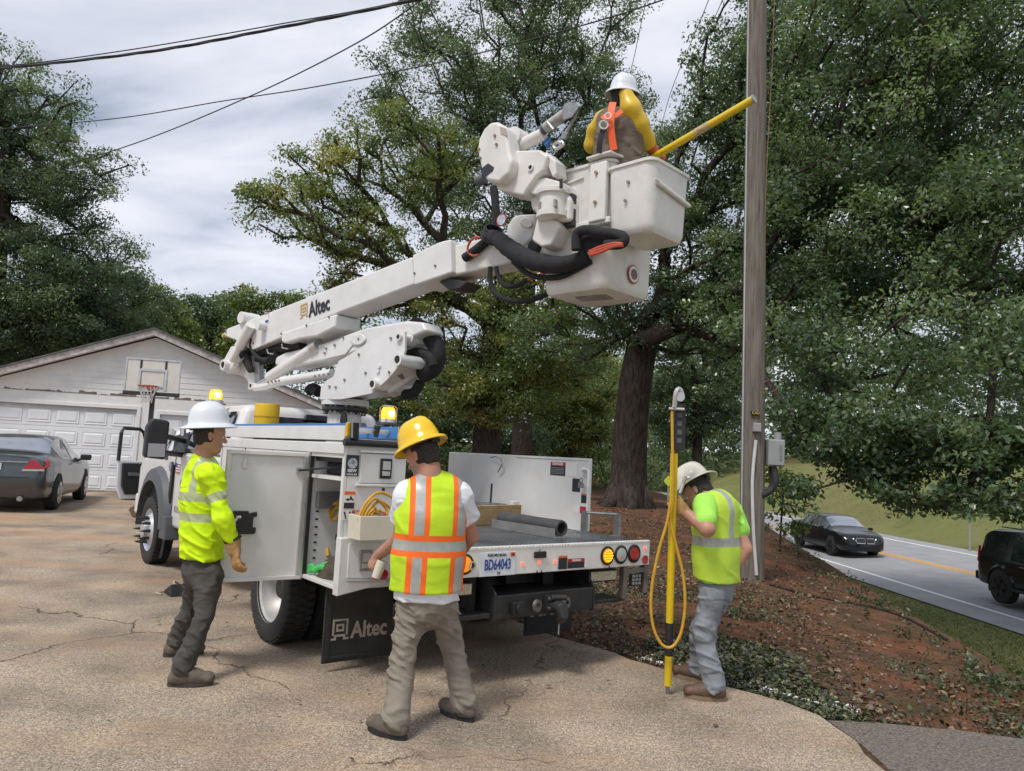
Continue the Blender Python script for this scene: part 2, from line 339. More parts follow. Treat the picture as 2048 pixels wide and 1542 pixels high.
for i in range(len(edge)):
    a, b_ = edge[i], edge[(i+1) % len(edge)]; L_ = math.dist(a, b_); k = max(1, int(L_/.18)) if 7 < i < 18 else 1
    for j in range(k):
        t = j/k; jit = .028 if k > 1 else 0
        pts.append((a[0]+(b_[0]-a[0])*t+random.uniform(-jit, jit), a[1]+(b_[1]-a[1])*t+random.uniform(-jit, jit)))
CONC = concretemat()
struct(G().prism([(x, y, 0) for x, y in pts], [(x, y, -.12) for x, y in pts]).build('driveway', CONC, bevel=.012))
ASPH = M('old_asphalt', (.15, .128, .108), .9, var=.8, scale=70, bump=1., bscale=75, dirt=.75, dcol=(.17, .115, .075), dscale=2.5)
ap = [(2.07, 4.95), (2.35, 4.9), (2.6, 4.86), (2.85, 4.83), (3.2, 4.72), (3.5, 4.55), (3.6, 3.9), (3.5, -4), (1.95, -4), (2.04, 3), (2.08, 4.1), (2.1, 4.5)]
struct(G().prism([(x, y, -.018) for x, y in ap], [(x, y, -.1) for x, y in ap]).build('asphalt_apron', ASPH))

# road -------------------------------------------------------------------------
ROADM = M('grey_asphalt', (.29, .29, .30), .85, var=.12, scale=1.2, bump=.5, bscale=90, dirt=.25, dcol=(.20, .20, .205), dscale=.8)
PAINTW = M('road_paint_white', (.72, .72, .70), .7, var=.15, scale=20); PAINTY = M('road_paint_yellow', (.70, .34, .03), .7, var=.15, scale=20)
ys = np.concatenate([np.linspace(-30, 60, 90), np.linspace(62, 220, 60)])
def strip(name, fa, fb, dz, mat, n=2, parent=None):
    V = []; 
    for y in ys:
        for k in range(n):
            t = k/(n-1); x = fa(y)*(1-t)+fb(y)*t; V.append((x, y, float(zroad(x, y))+dz))
    Qs = [(i*n+k, i*n+k+1, (i+1)*n+k+1, (i+1)*n+k) for i in range(len(ys)-1) for k in range(n-1)]
    return G().add(V, Qs).build(name, mat, parent)
road = struct(strip('road', lambda y: xnear(y)-1.0, lambda y: xfar(y)+.9, 0, ROADM, 8))
strip('edge_line', lambda y: xnear(y)-.06, lambda y: xnear(y)+.07, .006, PAINTW, parent=road)
strip('edge_line', lambda y: xfar(y)-.06, lambda y: xfar(y)+.07, .006, PAINTW, parent=road)
strip('centre_line', lambda y: xyel(y)-.19, lambda y: xyel(y)-.06, .006, PAINTY, parent=road)
strip('centre_line', lambda y: xyel(y)+.06, lambda y: xyel(y)+.19, .006, PAINTY, parent=road)

# garage -----------------------------------------------------------------------
PH = radians(15); GP = U(170, 983, 'z', 0)
gar = empty('garage', GP, PH); tag(gar, 'white wooden garage with gable roof and peeling paint behind the cars', 'garage')
SIDING = M('white_siding', (.78, .775, .755), .7, var=.08, scale=2.5, dirt=.4, dcol=(.33, .29, .25), dscale=5, bump=.15)
TRIM = M('white_trim', (.78, .775, .76), .6, var=.08, dirt=.3, dcol=(.36, .32, .28), dscale=3)
PEEL = M('peeling_fascia', (.50, .47, .44), .8, var=.3, scale=9, dirt=.85, dcol=(.13, .105, .085), dscale=6, bump=.5)
BAREW = M('bare_weathered_wood', (.20, .165, .135), .9, var=.3, scale=14, bump=.4)
SHING = M('roof_shingles', (.12, .115, .11), .9, var=.35, scale=14, bump=.7, bscale=30)
GDOOR = M('garage_door_white', (.78, .79, .81), .45, var=.05, dirt=.15, dcol=(.4, .38, .36))
px_, pz_, sl = 1.41, 4.36, .375          # peak
xl, xr = -3.9, 6.6
def roofz(x): return pz_-sl*abs(x-px_)
# wall carcass: left pier, between doors, right, lintel (gable filled by siding boards)
wall = G().box(-4.4, -3.75, 0, .12, 0, 2.3).box(1.1, 1.66, 0, .12, 0, 2.3).box(4.2, xr+.5, 0, .12, 0, 2.3).box(-4.4, xr+.5, 0, .12, 2.3, 2.64)
wall.add([(-4.4, .02, 2.64), (xr+.5, .02, 2.64), (xr+.5, .02, roofz(xr+.5)), (px_, .02, pz_), (-4.4, .02, roofz(-4.4))], [(0, 1, 2, 3, 4)])
wall.box(xr+.4, xr+.5, .12, 9, 0, 2.45).box(-4.4, -4.3, .12, 9, 0, 2.3)
wall.build('wall', TRIM, gar)
z = 2.655; bh = .158
while z < pz_-.03:
    z1 = min(z+bh, pz_-.005); e_ = lambda zz, sg: px_+sg*(pz_-zz)/sl; lo, hi = -4.4, xr+.5; cl_ = lambda v: min(max(v, lo), hi)
    a0, a1, c0, c1_ = cl_(e_(z, -1)), cl_(e_(z1, -1)), cl_(e_(z, 1)), cl_(e_(z1, 1)); jn = random.uniform(a1+.5, c1_-.5) if c1_-a1 > 2 else None
    for q in ([(a0, jn-.003, jn-.003, a1), (jn+.003, c0, c1_, jn+.003)] if jn else [(a0, c0, c1_, a1)]):
        G().add([(q[3], .012, z1), (q[2], .012, z1), (q[1], .002, z), (q[0], .002, z), (q[0], .018, z), (q[1], .018, z)], [(0, 1, 2, 3), (3, 2, 5, 4)]).build('siding_board', SIDING, gar)
    z += bh
# bare, peeled patches along the bottom board
pg = G(); x = -2.2
while x < 3.1:
    L_ = random.uniform(.12, .5); h = random.uniform(.015, .085)*(1.3 if -.9 < x < .9 or x > 1.4 else .7)
    tp = [(x+L_*k/5, -.006, 2.662+h*random.uniform(.35, 1.1)) for k in range(6)]
    pg.add([(x, -.006, 2.658)]+tp+[(x+L_, -.006, 2.658)], [tuple(range(8))]); x += L_*random.uniform(.9, 1.3)
pg.build('peeled_patch', BAREW, gar)
for sgn in (-1, 1):                      # fascia boards and roof planes
    ex = px_+sgn*(5.9 if sgn < 0 else 5.6); zz = roofz(ex)
    G().ext([(px_, -.36, pz_+.02), (px_, -.36, pz_+.19), (ex, -.36, zz+.17), (ex, -.36, zz)], (0, .035, 0)).build('fascia_board', PEEL, gar)
    G().prism([(px_, -.40, pz_+.195), (ex, -.40, zz+.175), (ex, 9.3, zz+.175), (px_, 9.3, pz_+.195)], [(px_, -.40, pz_+.235), (ex, -.40, zz+.215), (ex, 9.3, zz+.215), (px_, 9.3, pz_+.235)]).build('roof', SHING, gar)
    G().prism([(px_, -.32, pz_+.05), (ex, -.32, zz+.03), (ex, 0, zz+.03), (px_, 0, pz_+.05)], [(px_, -.32, pz_+.07), (ex, -.32, zz+.05), (ex, 0, zz+.05), (px_, 0, pz_+.07)]).build('soffit', TRIM, gar)
def gdoor(x0, x1, h, cols, rows=4):
    d = G().box(x0, x1, .07, .11, 0, h).build('garage_door', GDOOR, gar)
    sh = h/rows; cw = (x1-x0)/cols; me = None
    for r in range(rows):
        G().box(x0, x1, .055, .07, r*sh+.006, (r+1)*sh-.006).build('section', GDOOR, d, bevel=.004)
        for c in range(cols):
            if me is None:
                W_, H_ = cw*.82, sh*.62
                g = G(); o_ = [(0, 0), (W_, 0), (W_, H_), (0, H_)]; i1 = [(.03, .03), (W_-.03, .03), (W_-.03, H_-.03), (.03, H_-.03)]; i2 = [(.07, .07), (W_-.07, .07), (W_-.07, H_-.07), (.07, H_-.07)]
                g.add([(a, 0, b) for a, b in o_]+[(a, .008, b) for a, b in i1]+[(a, -.006, b) for a, b in i2], [(0, 1, 5, 4), (1, 2, 6, 5), (2, 3, 7, 6), (3, 0, 4, 7), (4, 5, 9, 8), (5, 6, 10, 9), (6, 7, 11, 10), (7, 4, 8, 11), (8, 9, 10, 11)])
                o = g.build('panel', GDOOR, d); me = o.data
            else: o = link_copy('panel', me, d)
            o.location = (x0+c*cw+cw*.09, .0545-.014, r*sh+sh*.19)
    G().box(x0-.1, x0, -.03, .05, 0, h+.1).box(x1, x1+.1, -.03, .05, 0, h+.1).box(x0, x1, -.03, .05, h, h+.1).build('door_frame', TRIM, gar, bevel=.006)
def link_copy(name, me, parent):
    o = bpy.data.objects.new(name, me); COL.objects.link(o); o.parent = parent; return o
gdoor(-3.75, 1.1, 2.3, 7); gdoor(1.7, 4.2, 2.21, 4)
G().box(-4.4, xr+.5, -.06, 0, -.1, .05).build('sill', CONC, gar)

# basketball hoop ----------------------------------------------------------------
hb = D(284, 985, 19.0); hb.z = 0
hoop = empty('basketball_hoop', hb, radians(12)); tag(hoop, 'portable basketball hoop with clear backboard in front of the garage', 'basketball hoop')
sc = 19.3/1516.4
HG = M('hoop_black', (.03, .03, .035), .5); PLEX = M('backboard_plexiglass', (.66, .63, .56), .25, var=.06); SILV = M('backboard_frame', (.55, .57, .6), .4, .3)
Wb, zb0, zb1 = 1.24, 2.72, 3.50
G().box(-.62, .62, -.02, .01, zb0, zb1).build('backboard', PLEX, hoop)
fr = G().box(-.655, -.62, -.035, .02, zb0-.02, zb1+.04).box(.62, .655, -.035, .02, zb0-.02, zb1+.04).box(-.62, .62, -.035, .02, zb1, zb1+.04); fr.build('backboard_frame', SILV, hoop)
G().box(-.67, .67, -.045, .03, zb0-.12, zb0-.02).build('bottom_pad', HG, hoop, bevel=.02)
for x in (-.32, .27): G().box(x, x+.05, -.03, -.02, zb0+.1, zb1).build('brace', HG, hoop)
G().box(-.34, .34, -.04, -.03, zb0+.50, zb0+.56).box(-.34, -.28, -.04, -.03, zb0+.02, zb0+.50).box(.28, .34, -.04, -.03, zb0+.02, zb0+.50).box(-.28, .28, -.04, -.03, zb0+.1, zb0+.14).build('target_square', SILV, hoop)
RIMO = M('rim_orange', (.40, .07, .03), .5, var=.2); NET = M('net_white', (.6, .58, .55), .8)
G().ring((0, -.38, zb0+.1), (0, 0, 1), .235, .215, .02).build('rim', RIMO, hoop)
G().box(-.1, .1, -.17, -.04, zb0+.02, zb0+.12).build('rim_bracket', RIMO, hoop)
ng = G()
for k in range(12):
    for sg in (-1, 1):
        P = []
        for j in range(4):
            a = 2*pi*(k+sg*j*.5)/12; rr = [.225, .17, .13, .115][j]; P.append((rr*cos(a), -.38+rr*sin(a), zb0+.1-j*.14))
        ng.tube(P, .007, 4, cap=False)
ng.build('net', NET, hoop)
G().box(-.05, .05, .12, .22, .3, zb0+.3).build('post', HG, hoop)
for z in (.2, .55): G().box(-.04, .04, .012, .119, zb0+z, zb0+z+.09).build('arm', HG, hoop)
G().prism([(-.42, -.45, .02), (.42, -.45, .02), (.42, .5, .02), (-.42, .5, .02)], [(-.25, -.3, .3), (.25, -.3, .3), (.25, .35, .3), (-.25, .35, .3)]).build('base', HG, hoop, bevel=.05)

# utility pole -------------------------------------------------------------------
pb = U(1503, 1160, 'z', 0); ptop = U(1514, 0, 'y', pb.y); pdir = (ptop-pb).normalized(); ptop2 = pb+pdir*((ptop-pb).length+3.2)
def polemat():
    m, N, L, b = newmat('weathered_pole_wood'); b.inputs['Roughness'].default_value = .85; b.inputs['Specular IOR Level'].default_value = .2
    tc = N.new('ShaderNodeTexCoord'); mp = nadd(N, 'ShaderNodeMapping'); mp.inputs['Scale'].default_value = (9, 9, .55); L.new(tc.outputs['Object'], mp.inputs[0])
    n1 = nadd(N, 'ShaderNodeTexNoise', _Scale=3., _Detail=9., _Roughness=.7); L.new(mp.outputs[0], n1.inputs[0])
    r = N.new('ShaderNodeValToRGB'); el = r.color_ramp.elements; el[0].position = .3; el[0].color = (.105, .088, .072, 1); el[1].position = .72; el[1].color = (.33, .295, .25, 1); el.new(.5).color = (.225, .195, .162, 1); L.new(n1.outputs[0], r.inputs[0])
    n2 = nadd(N, 'ShaderNodeTexNoise', _Scale=1.2, _Detail=4.); L.new(tc.outputs['Object'], n2.inputs[0])
    mx = nadd(N, 'ShaderNodeMix', data_type='RGBA', blend_type='MULTIPLY'); mx.inputs[0].default_value = .5; L.new(r.outputs[0], mx.inputs[6]); L.new(n2.outputs[0], mx.inputs[7])
    L.new(mx.outputs[2], b.inputs['Base Color']); bp = nadd(N, 'ShaderNodeBump', _Strength=.7, _Distance=.012); L.new(n1.outputs[0], bp.inputs['Height']); L.new(bp.outputs[0], b.inputs['Normal'])
    return m
up = empty('utility_pole', (pb.x, pb.y, float(zg(pb.x, pb.y))-.02)); tag(up, 'tall weathered wooden utility pole with grey meter box and conduit', 'utility pole')
POLEM = polemat()
G().tube([pb-pdir*.3]+[pb+pdir*t for t in np.linspace(0, (ptop2-pb).length, 14)], [.17]+list(np.linspace(.168, .128, 14)), 28).build('shaft', POLEM, up, smooth=True, world=True)
GREYM = M('grey_enamel', (.30, .31, .31), .5, var=.08, dirt=.3); PVC = M('grey_conduit', (.42, .43, .43), .5, var=.1)
def onpole(x, y, dep=.17): # on the camera side of the pole
    p = U(x, y, 'y', pb.y-dep); return p
PL = (ptop2-pb).length; hug = lambda t, ang, o: pb+pdir*(PL*t)+Vector((cos(ang), sin(ang), 0))*(.168-.04*t+o)
G().tube([hug(t, radians(200), .010) for t in np.linspace(.02, 1, 12)], .012, 10).build('conduit', PVC, up, smooth=True, world=True)
G().tube(smoothpts([onpole(1513, 1150, .19), onpole(1507, 1060, .19), onpole(1505, 960, .19), onpole(1512, 880, .19)]), .022, 10).build('riser_conduit', M('white_conduit', (.58, .58, .57), .5), up, smooth=True, world=True)
bx = onpole(1514, 855, .2); G().box(bx.x-.05, bx.x+.05, bx.y-.04, bx.y+.05, bx.z-.06, bx.z+.06).build('junction_box', GREYM, up, bevel=.01, world=True)
bx = U(1548, 905, 'y', pb.y-.02); mb = G().box(bx.x-.115, bx.x+.115, bx.y-.11, bx.y+.07, bx.z-.19, bx.z+.18).build('meter_box', GREYM, up, bevel=.015, world=True)
G().box(bx.x-.105, bx.x+.105, bx.y-.125, bx.y-.111, bx.z-.175, bx.z+.165).build('cover', GREYM, mb, bevel=.008, world=True)
G().box(bx.x+.04, bx.x+.06, bx.y-.14, bx.y-.126, bx.z-.1, bx.z+.1).build('latch_strip', STEEL, mb, world=True)
G().tube([(bx.x+.03, bx.y-.05, bx.z+.181), (bx.x+.03, bx.y-.05, bx.z+.28)], .05, 12).build('weatherhead', GREYM, mb, world=True)
G().box(bx.x-.2, bx.x-.165, bx.y-.06, bx.y+.04, bx.z-.25, bx.z+.26).build('bracket', GREYM, up, world=True)
G().tube(smoothpts([(bx.x-.03, bx.y-.03, bx.z-.19), (bx.x+.0, bx.y-.05, bx.z-.38), (bx.x-.06, bx.y-.05, bx.z-.52), (bx.x-.2, bx.y-.08, bx.z-.6)]), .055, 10).build('flexible_conduit', BLACKM, up, smooth=True, world=True)
tg = onpole(1511, 826, .18); G().box(tg.x-.055, tg.x+.055, tg.y-.012, tg.y+.03, tg.z-.028, tg.z+.028).build('pole_tag', BLACKP, up, world=True)
text('pole_number', 'CAD', .05, M('tag_yellow', (.7, .5, .05), .5), up, (tg.x, tg.y-.015, tg.z), (1, 0, 0), (0, 0, 1), world=True)
G().tube(smoothpts([U(1524, 765, 'y', pb.y-.15), U(1545, 760, 'y', pb.y-.2), U(1554, 775, 'y', pb.y-.22), U(1540, 785, 'y', pb.y-.2), U(1522, 786, 'y', pb.y-.14)]), .005, 6).build('wire_loop', M('wire_brown', (.18, .12, .05), .6), up, world=True)
G().tube([U(1551, -60, 'y', pb.y-.05), U(1545, 120, 'y', pb.y-.05), U(1535, 300, 'y', pb.y-.1), U(1530, 420, 'y', pb.y-.12), U(1528, 560, 'y', pb.y-.12)], .006, 6).build('hanging_wire', M('copper_brown', (.22, .10, .05), .6), up, world=True)

# cables -------------------------------------------------------------------------
CABM = M('cable_black', (.03, .03, .035), .6)
def cable(pts, r, label, twist=0, name='overhead_cable'):
    P = smoothpts([D(*p) for p in pts], 14); g = G()
    if twist:
        for ph in (0, 2.1, 4.2):
            g.tube([p+Vector((0, cos(i*.55+ph), sin(i*.55+ph)))*r*1.1 for i, p in enumerate(P)], r, 6)
    else: g.tube(P, r, 6)
    o = g.build(name, CABM, smooth=True); tag(o, label, 'cable', 'overhead cables'); return o
cable([(-250, 158, 14), (0, 137, 13), (300, 103, 12), (560, 55, 11.3), (840, -2, 10.8), (1200, -85, 10.5), (1495, -160, 10.35)], .012, 'thick twisted cable crossing the upper left sky', 1)
cable([(-250, 148, 14), (0, 133, 13), (250, 101, 12.2), (560, 48, 11.4), (800, 3, 10.9), (1200, -100, 10.5), (1497, -180, 10.35)], .009, 'thin cable just above the twisted one in the upper left sky')
cable([(-250, 285, 22), (0, 258, 20), (240, 236, 17.5), (440, 203, 16), (640, 172, 14.7), (900, 120, 13), (1150, 55, 11.5), (1330, -2, 10.9), (1500, -75, 10.4)], .011, 'cable crossing the sky nearly level below the twisted one')
cable([(-200, 410, 24), (0, 362, 21), (240, 297, 18), (490, 197, 15.5), (710, 88, 13.3), (850, -5, 12), (1000, -110, 11), (1200, -260, 9)], .012, 'cable slanting steeply down to the left through the sky')
for i, (a, b_, lb) in enumerate((((1297, -20), (1262, 140), 'wire running away just left of the bucket worker hat'), ((1424, -20), (1340, 190), 'wire running away left of the wooden pole'), ((1452, -20), (1375, 160), 'wire nearest the wooden pole running away behind the leaves'))):
    cable([(a[0]+25, a[1]-120, 20), (*a, 24), ((a[0]+b_[0])/2, (a[1]+b_[1])/2, 28), (*b_, 34), (b_[0]-30, b_[1]+110, 44)], .014, lb)

# road sign ------------------------------------------------------------------------
sp_ = Vector((18.9, 31.2, 0)); sp_.z = float(zg(sp_.x, sp_.y))
sgn = empty('road_sign', sp_); tag(sgn, 'grey metal road sign on a thin post beyond the road', 'road sign')
top = D(1945, 990, (np.array(sp_)-CP)@fw).z
G().box(-.035, .035, -.02, .02, -.2, top-sp_.z+.3).build('post', GREYM, sgn)
G().box(-.26, .26, -.03, -.021, top-sp_.z-.3, top-sp_.z+.32).build('sign_plate', M('sign_back', (.42, .43, .44), .45, .3, var=.15), sgn, bevel=.01)
ym = D(1337, 962, 30); ysn = empty('warning_sign', (ym.x, ym.y, float(zg(ym.x, ym.y)))); tag(ysn, 'small yellow warning sign far behind the hard hat of the right worker', 'road sign')
hz_ = ym.z-ysn.location.z
G().box(-.03, .03, 0, .03, 0, hz_).build('post', GREYM, ysn)
G().ext([(0, -.02, hz_-.22), (.2, -.02, hz_), (0, -.02, hz_+.22), (-.2, -.02, hz_)], (0, .015, 0)).build('sign_plate', M('sign_yellow', (.62, .72, .05), .5), ysn)
# ================================================================ trees
def barkmat(name, c0, c1):
    m, N, L, b = newmat(name); b.inputs['Roughness'].default_value = .95; b.inputs['Specular IOR Level'].default_value = .1
    tc = N.new('ShaderNodeTexCoord'); mp = nadd(N, 'ShaderNodeMapping'); mp.inputs['Scale'].default_value = (6, 6, 1.6); L.new(tc.outputs['Object'], mp.inputs[0])
    n1 = nadd(N, 'ShaderNodeTexNoise', _Scale=2., _Detail=9., _Roughness=.75); L.new(mp.outputs[0], n1.inputs[0])
    r = N.new('ShaderNodeValToRGB'); el = r.color_ramp.elements; el[0].position = .35; el[0].color = (*c0, 1); el[1].position = .7; el[1].color = (*c1, 1); L.new(n1.outputs[0], r.inputs[0]); L.new(r.outputs[0], b.inputs['Base Color'])
    bp = nadd(N, 'ShaderNodeBump', _Strength=1., _Distance=.05); L.new(n1.outputs[0], bp.inputs['Height']); L.new(bp.outputs[0], b.inputs['Normal']); return m
def leafmat(name, cols, rough=.33, trans=.42):
    m, N, L, b = newmat(name); at = nadd(N, 'ShaderNodeAttribute', attribute_name='tint')
    r = N.new('ShaderNodeValToRGB'); el = r.color_ramp.elements; el[0].position = 0; el[0].color = (*cols[0], 1); el[1].position = 1; el[1].color = (*cols[-1], 1)
    for i, c in enumerate(cols[1:-1]): el.new((i+1)/(len(cols)-1)).color = (*c, 1)
    L.new(at.outputs['Fac'], r.inputs[0]); L.new(r.outputs[0], b.inputs['Base Color']); b.inputs['Roughness'].default_value = rough; b.inputs['Specular IOR Level'].default_value = .85
    t = N.new('ShaderNodeBsdfTranslucent'); mx = nadd(N, 'ShaderNodeMixShader'); mx.inputs[0].default_value = trans
    hs = nadd(N, 'ShaderNodeMix', data_type='RGBA', blend_type='MULTIPLY'); hs.inputs[0].default_value = 1; hs.inputs[7].default_value = (1.25, 1.3, .6, 1); L.new(r.outputs[0], hs.inputs[6]); L.new(hs.outputs[2], t.inputs[0])
    L.new(b.outputs[0], mx.inputs[1]); L.new(t.outputs[0], mx.inputs[2]); L.new(mx.outputs[0], N['Material Output'].inputs[0]); return m
BARK = barkmat('oak_bark', (.026, .021, .018), (.12, .10, .085))
LF_OAK = leafmat('oak_leaves', [(0.0579, 0.0969, 0.0507), (0.1014, 0.1623, 0.086), (0.1605, 0.2387, 0.1217), (0.2811, 0.3572, 0.1791)])
LF_MID = leafmat('yellowing_oak_leaves', [(0.0683, 0.1074, 0.034), (0.1399, 0.1957, 0.0583), (0.2346, 0.2847, 0.0818), (0.375, 0.3377, 0.1093)])
LF_DRK = leafmat('dark_leaves', [(0.0547, 0.0956, 0.0538), (0.0987, 0.1565, 0.0886), (0.1545, 0.2266, 0.1224), (0.2641, 0.3364, 0.181)])
def leaves(rng, C, per, cr_, size, tint0, flat=.55, up=.55):
    """per leaves round each clump centre; returns verts, quads, tint"""
    n = len(C)*per; ci = np.repeat(np.arange(len(C)), per); rad = cr_[ci][:, None] if isinstance(cr_, np.ndarray) else cr_
    d = rng.normal(size=(n, 3)); d /= np.linalg.norm(d, axis=1)[:, None]; rr = rng.random((n, 1))**.45
    P = C[ci]+d*rr*rad*np.array([1, 1, flat])
    nn = rng.normal(size=(n, 3))*.75+np.array([0, 0, up])+d*.35; nn /= np.linalg.norm(nn, axis=1)[:, None]
    a = np.cross(nn, rng.normal(size=(n, 3))); a /= np.linalg.norm(a, axis=1)[:, None]; b = np.cross(nn, a)
    L_ = size*rng.uniform(.65, 1.35, (n, 1)); W_ = L_*rng.uniform(.38, .6, (n, 1))
    fold = nn*L_*.1
    V = np.stack([P-a*L_*.5, P-a*L_*.02+b*W_*.5+fold, P+a*L_*.5-nn*L_*.06, P-a*L_*.02-b*W_*.5+fold], 1).reshape(-1, 3)
    t = np.clip(tint0[ci]+rng.normal(size=n)*.13, 0, 1); Qd = np.arange(n*4).reshape(-1, 4)
    return V, Qd, np.repeat(t, 4)
def tree(name, label, trunk, tr, blobs, ncl, per, size, crad, lmat, seed, bark=BARK, group=None, tint=(.2, .75), sag=.05, droop=0, r_end=.012, bare=None, flare=1.8, pathw=.45, cat='tree'):
    """trunk: list of points from base to fork; blobs: (centre, (rx, ry, rz), weight)"""
    rng = np.random.default_rng(seed); nodes = [np.array(p, float) for p in trunk]; par = [-1]+list(range(len(trunk)-1)); path = [0]
    for i in range(1, len(nodes)): path.append(path[-1]*.0+.0)
    nt_ = len(nodes); wts = np.array([b[2] for b in blobs], float); wts /= wts.sum(); C = []; R = []
    ch = rng.choice(len(blobs), ncl, p=wts)
    for k in ch:
        c, r, _ = blobs[k]; d = rng.normal(size=3); d /= np.linalg.norm(d); q = rng.uniform(.35, 1)**.6
        C.append(np.array(c)+d*q*np.array(r)*rng.uniform(.82, 1.12)); R.append(crad*rng.uniform(.6, 1.35))
    C = np.array(C); R = np.array(R); fork = nodes[-1]; order = np.argsort(np.linalg.norm(C-fork, axis=1)); ends = []
    start = max(1, nt_//2)
    arr = np.zeros((ncl*4+nt_, 3)); arr[:nt_] = np.array(nodes); pl = np.zeros(ncl*4+nt_); cnt = nt_; P_ = [-1]+list(range(nt_-1))
    pl[:start] = 3
    for i in order:
        c = C[i]; dd = np.linalg.norm(arr[start:cnt]-c, axis=1)+pathw*pl[start:cnt]
        up_ = (arr[start:cnt, 2]-c[2]); dd = dd+np.maximum(up_, 0)*.25
        j = start+int(np.argmin(dd)); p0 = arr[j]; L_ = np.linalg.norm(c-p0); k = 1 if L_ < 1 else 2 if L_ < 3 else 3; prev = j
        for s in range(1, k+1):
            t = s/k; q = p0*(1-t)+c*t
            if s < k: q = q+rng.normal(size=3)*.07*L_+np.array([0, 0, .10*L_*sin(pi*t)])
            arr[cnt] = q; pl[cnt] = pl[prev]+np.linalg.norm(arr[prev]-q); P_.append(prev); prev = cnt; cnt += 1
        ends.append(prev)
    w_ = np.zeros(cnt); w_[ends] = 1
    for i in range(cnt-1, 0, -1): w_[P_[i]] += w_[i]
    top = max(w_[nt_-1], 1); rad = r_end+(tr*.72-r_end)*(np.minimum(w_, top)/top)**.52
    for i in range(nt_): rad[i] = tr*(1+(flare-1)*.25*(i == 0))
    for i in range(nt_): rad[i] *= (1-.18*i/(nt_-1))
    root = empty(name, tuple(trunk[0])); tag(root, label, cat, group)
    tg_ = G(); tp = smoothpts(trunk, 5); rr = [float(np.interp(k/(len(tp)-1)*(nt_-1), np.arange(nt_), rad[:nt_])) for k in range(len(tp))]
    tg_.tube(tp, rr, 16)
    for k in range(6):                                              # root flare
        a = k*pi/3+seed; b0 = Vector(trunk[0]); o_ = Vector((cos(a), sin(a), 0)); tg_.tube([b0+o_*tr*.5+Vector((0, 0, tr*1.5)), b0+o_*tr*1.1+Vector((0, 0, tr*.45)), b0+o_*tr*(1.9+.3*sin(k*7+seed))+Vector((0, 0, -.12))], [tr*.55, tr*.42, tr*.16], 8)
    tg_.build('trunk', bark, root, smooth='all', world=True)
    V = []; Fq = []; k_ = 0
    A = arr[np.array(P_[nt_:])]; Bq = arr[nt_:cnt]; ra = np.minimum(rad[np.array(P_[nt_:])], rad[nt_:]*1.5+.02); rb = rad[nt_:cnt]
    t = Bq-A; t /= np.linalg.norm(t, axis=1)[:, None]+1e-9; ref = np.where(np.abs(t[:, 2:3]) < .9, np.array([[0, 0, 1.]]), np.array([[1., 0, 0]])); u_ = np.cross(ref, t); u_ /= np.linalg.norm(u_, axis=1)[:, None]; v_ = np.cross(t, u_)
    ns = 6; an = 2*pi*np.arange(ns)/ns; ring = u_[:, None]*np.cos(an)[None, :, None]+v_[:, None]*np.sin(an)[None, :, None]
    V = np.concatenate([A[:, None]+ring*ra[:, None, None], Bq[:, None]+ring*rb[:, None, None]], 1).reshape(-1, 3); m_ = len(A); base = (np.arange(m_)*2*ns)[:, None]
    kk = np.arange(ns); Qd = np.stack([kk, (kk+1) % ns, ns+(kk+1) % ns, ns+kk], -1)[None]+base[:, :, None]
    npmesh('branches', V, Qd.reshape(-1, 4), bark, root, world=True, smooth=True)
    keep = np.ones(len(C), bool)
    if bare: keep = rng.random(len(C)) > bare
    ti = np.clip(tint[0]+(tint[1]-tint[0])*rng.random(len(C))**1.2, 0, 1)
    if droop: C = C-np.array([0, 0, droop])
    V, Qd, tt = leaves(rng, C[keep], per, R[keep], size, ti[keep])
    o = npmesh('crown', V, Qd, lmat, root, attr=tt, world=True)
    return root
def bl(x, y, d, rx, ry, rd, wt=None):                                # blob from photo pixels at a depth
    k = d/F; return (np.array(D(x, y, d)), (rx*k, rd, ry*k), wt or rx*ry*rd*k*k)
def gp(x, y, d, dz=0): p = D(x, y, d); return np.array((p.x, p.y, float(zg(p.x, p.y))+dz))

# great oak on the right
ob = U(1255, 1012, 'z', .36); od = (np.array(ob)-CP)@fw
tree('oak_tree', 'huge dark oak with thick trunk spreading over the wooden pole and road', [ob-Vector((0, 0, .15)), D(1258, 940, od), D(1262, 850, od-.1), D(1272, 760, od-.2), D(1285, 690, od-.3)], .50,
     [bl(1330, 520, od, 250, 130, 3.5), bl(1520, 160, od-2, 140, 200, 3.2), bl(1700, 230, od-3.5, 260, 280, 4), bl(1930, 180, od-4, 260, 280, 4), bl(1650, 480, od-4, 260, 170, 3.5), bl(1930, 480, od-6, 240, 190, 3.5), bl(1400, 330, od-1, 110, 160, 2.5),
      bl(1760, 700, od-7, 280, 110, 2.6), bl(1960, 760, od-8, 150, 130, 2.2), bl(2120, 500, od-6, 200, 300, 4), bl(1560, 640, od-4, 180, 90, 2.5), bl(1150, 660, od+1, 150, 80, 2.5), bl(2010, 930, od-8.5, 110, 75, 1.2), bl(1730, 850, od-8, 170, 60, 1.2), bl(1400, 660, od-1, 160, 80, 2.2)],
     1400, 225, .095, .60, LF_OAK, 11, tint=(.1, .85))
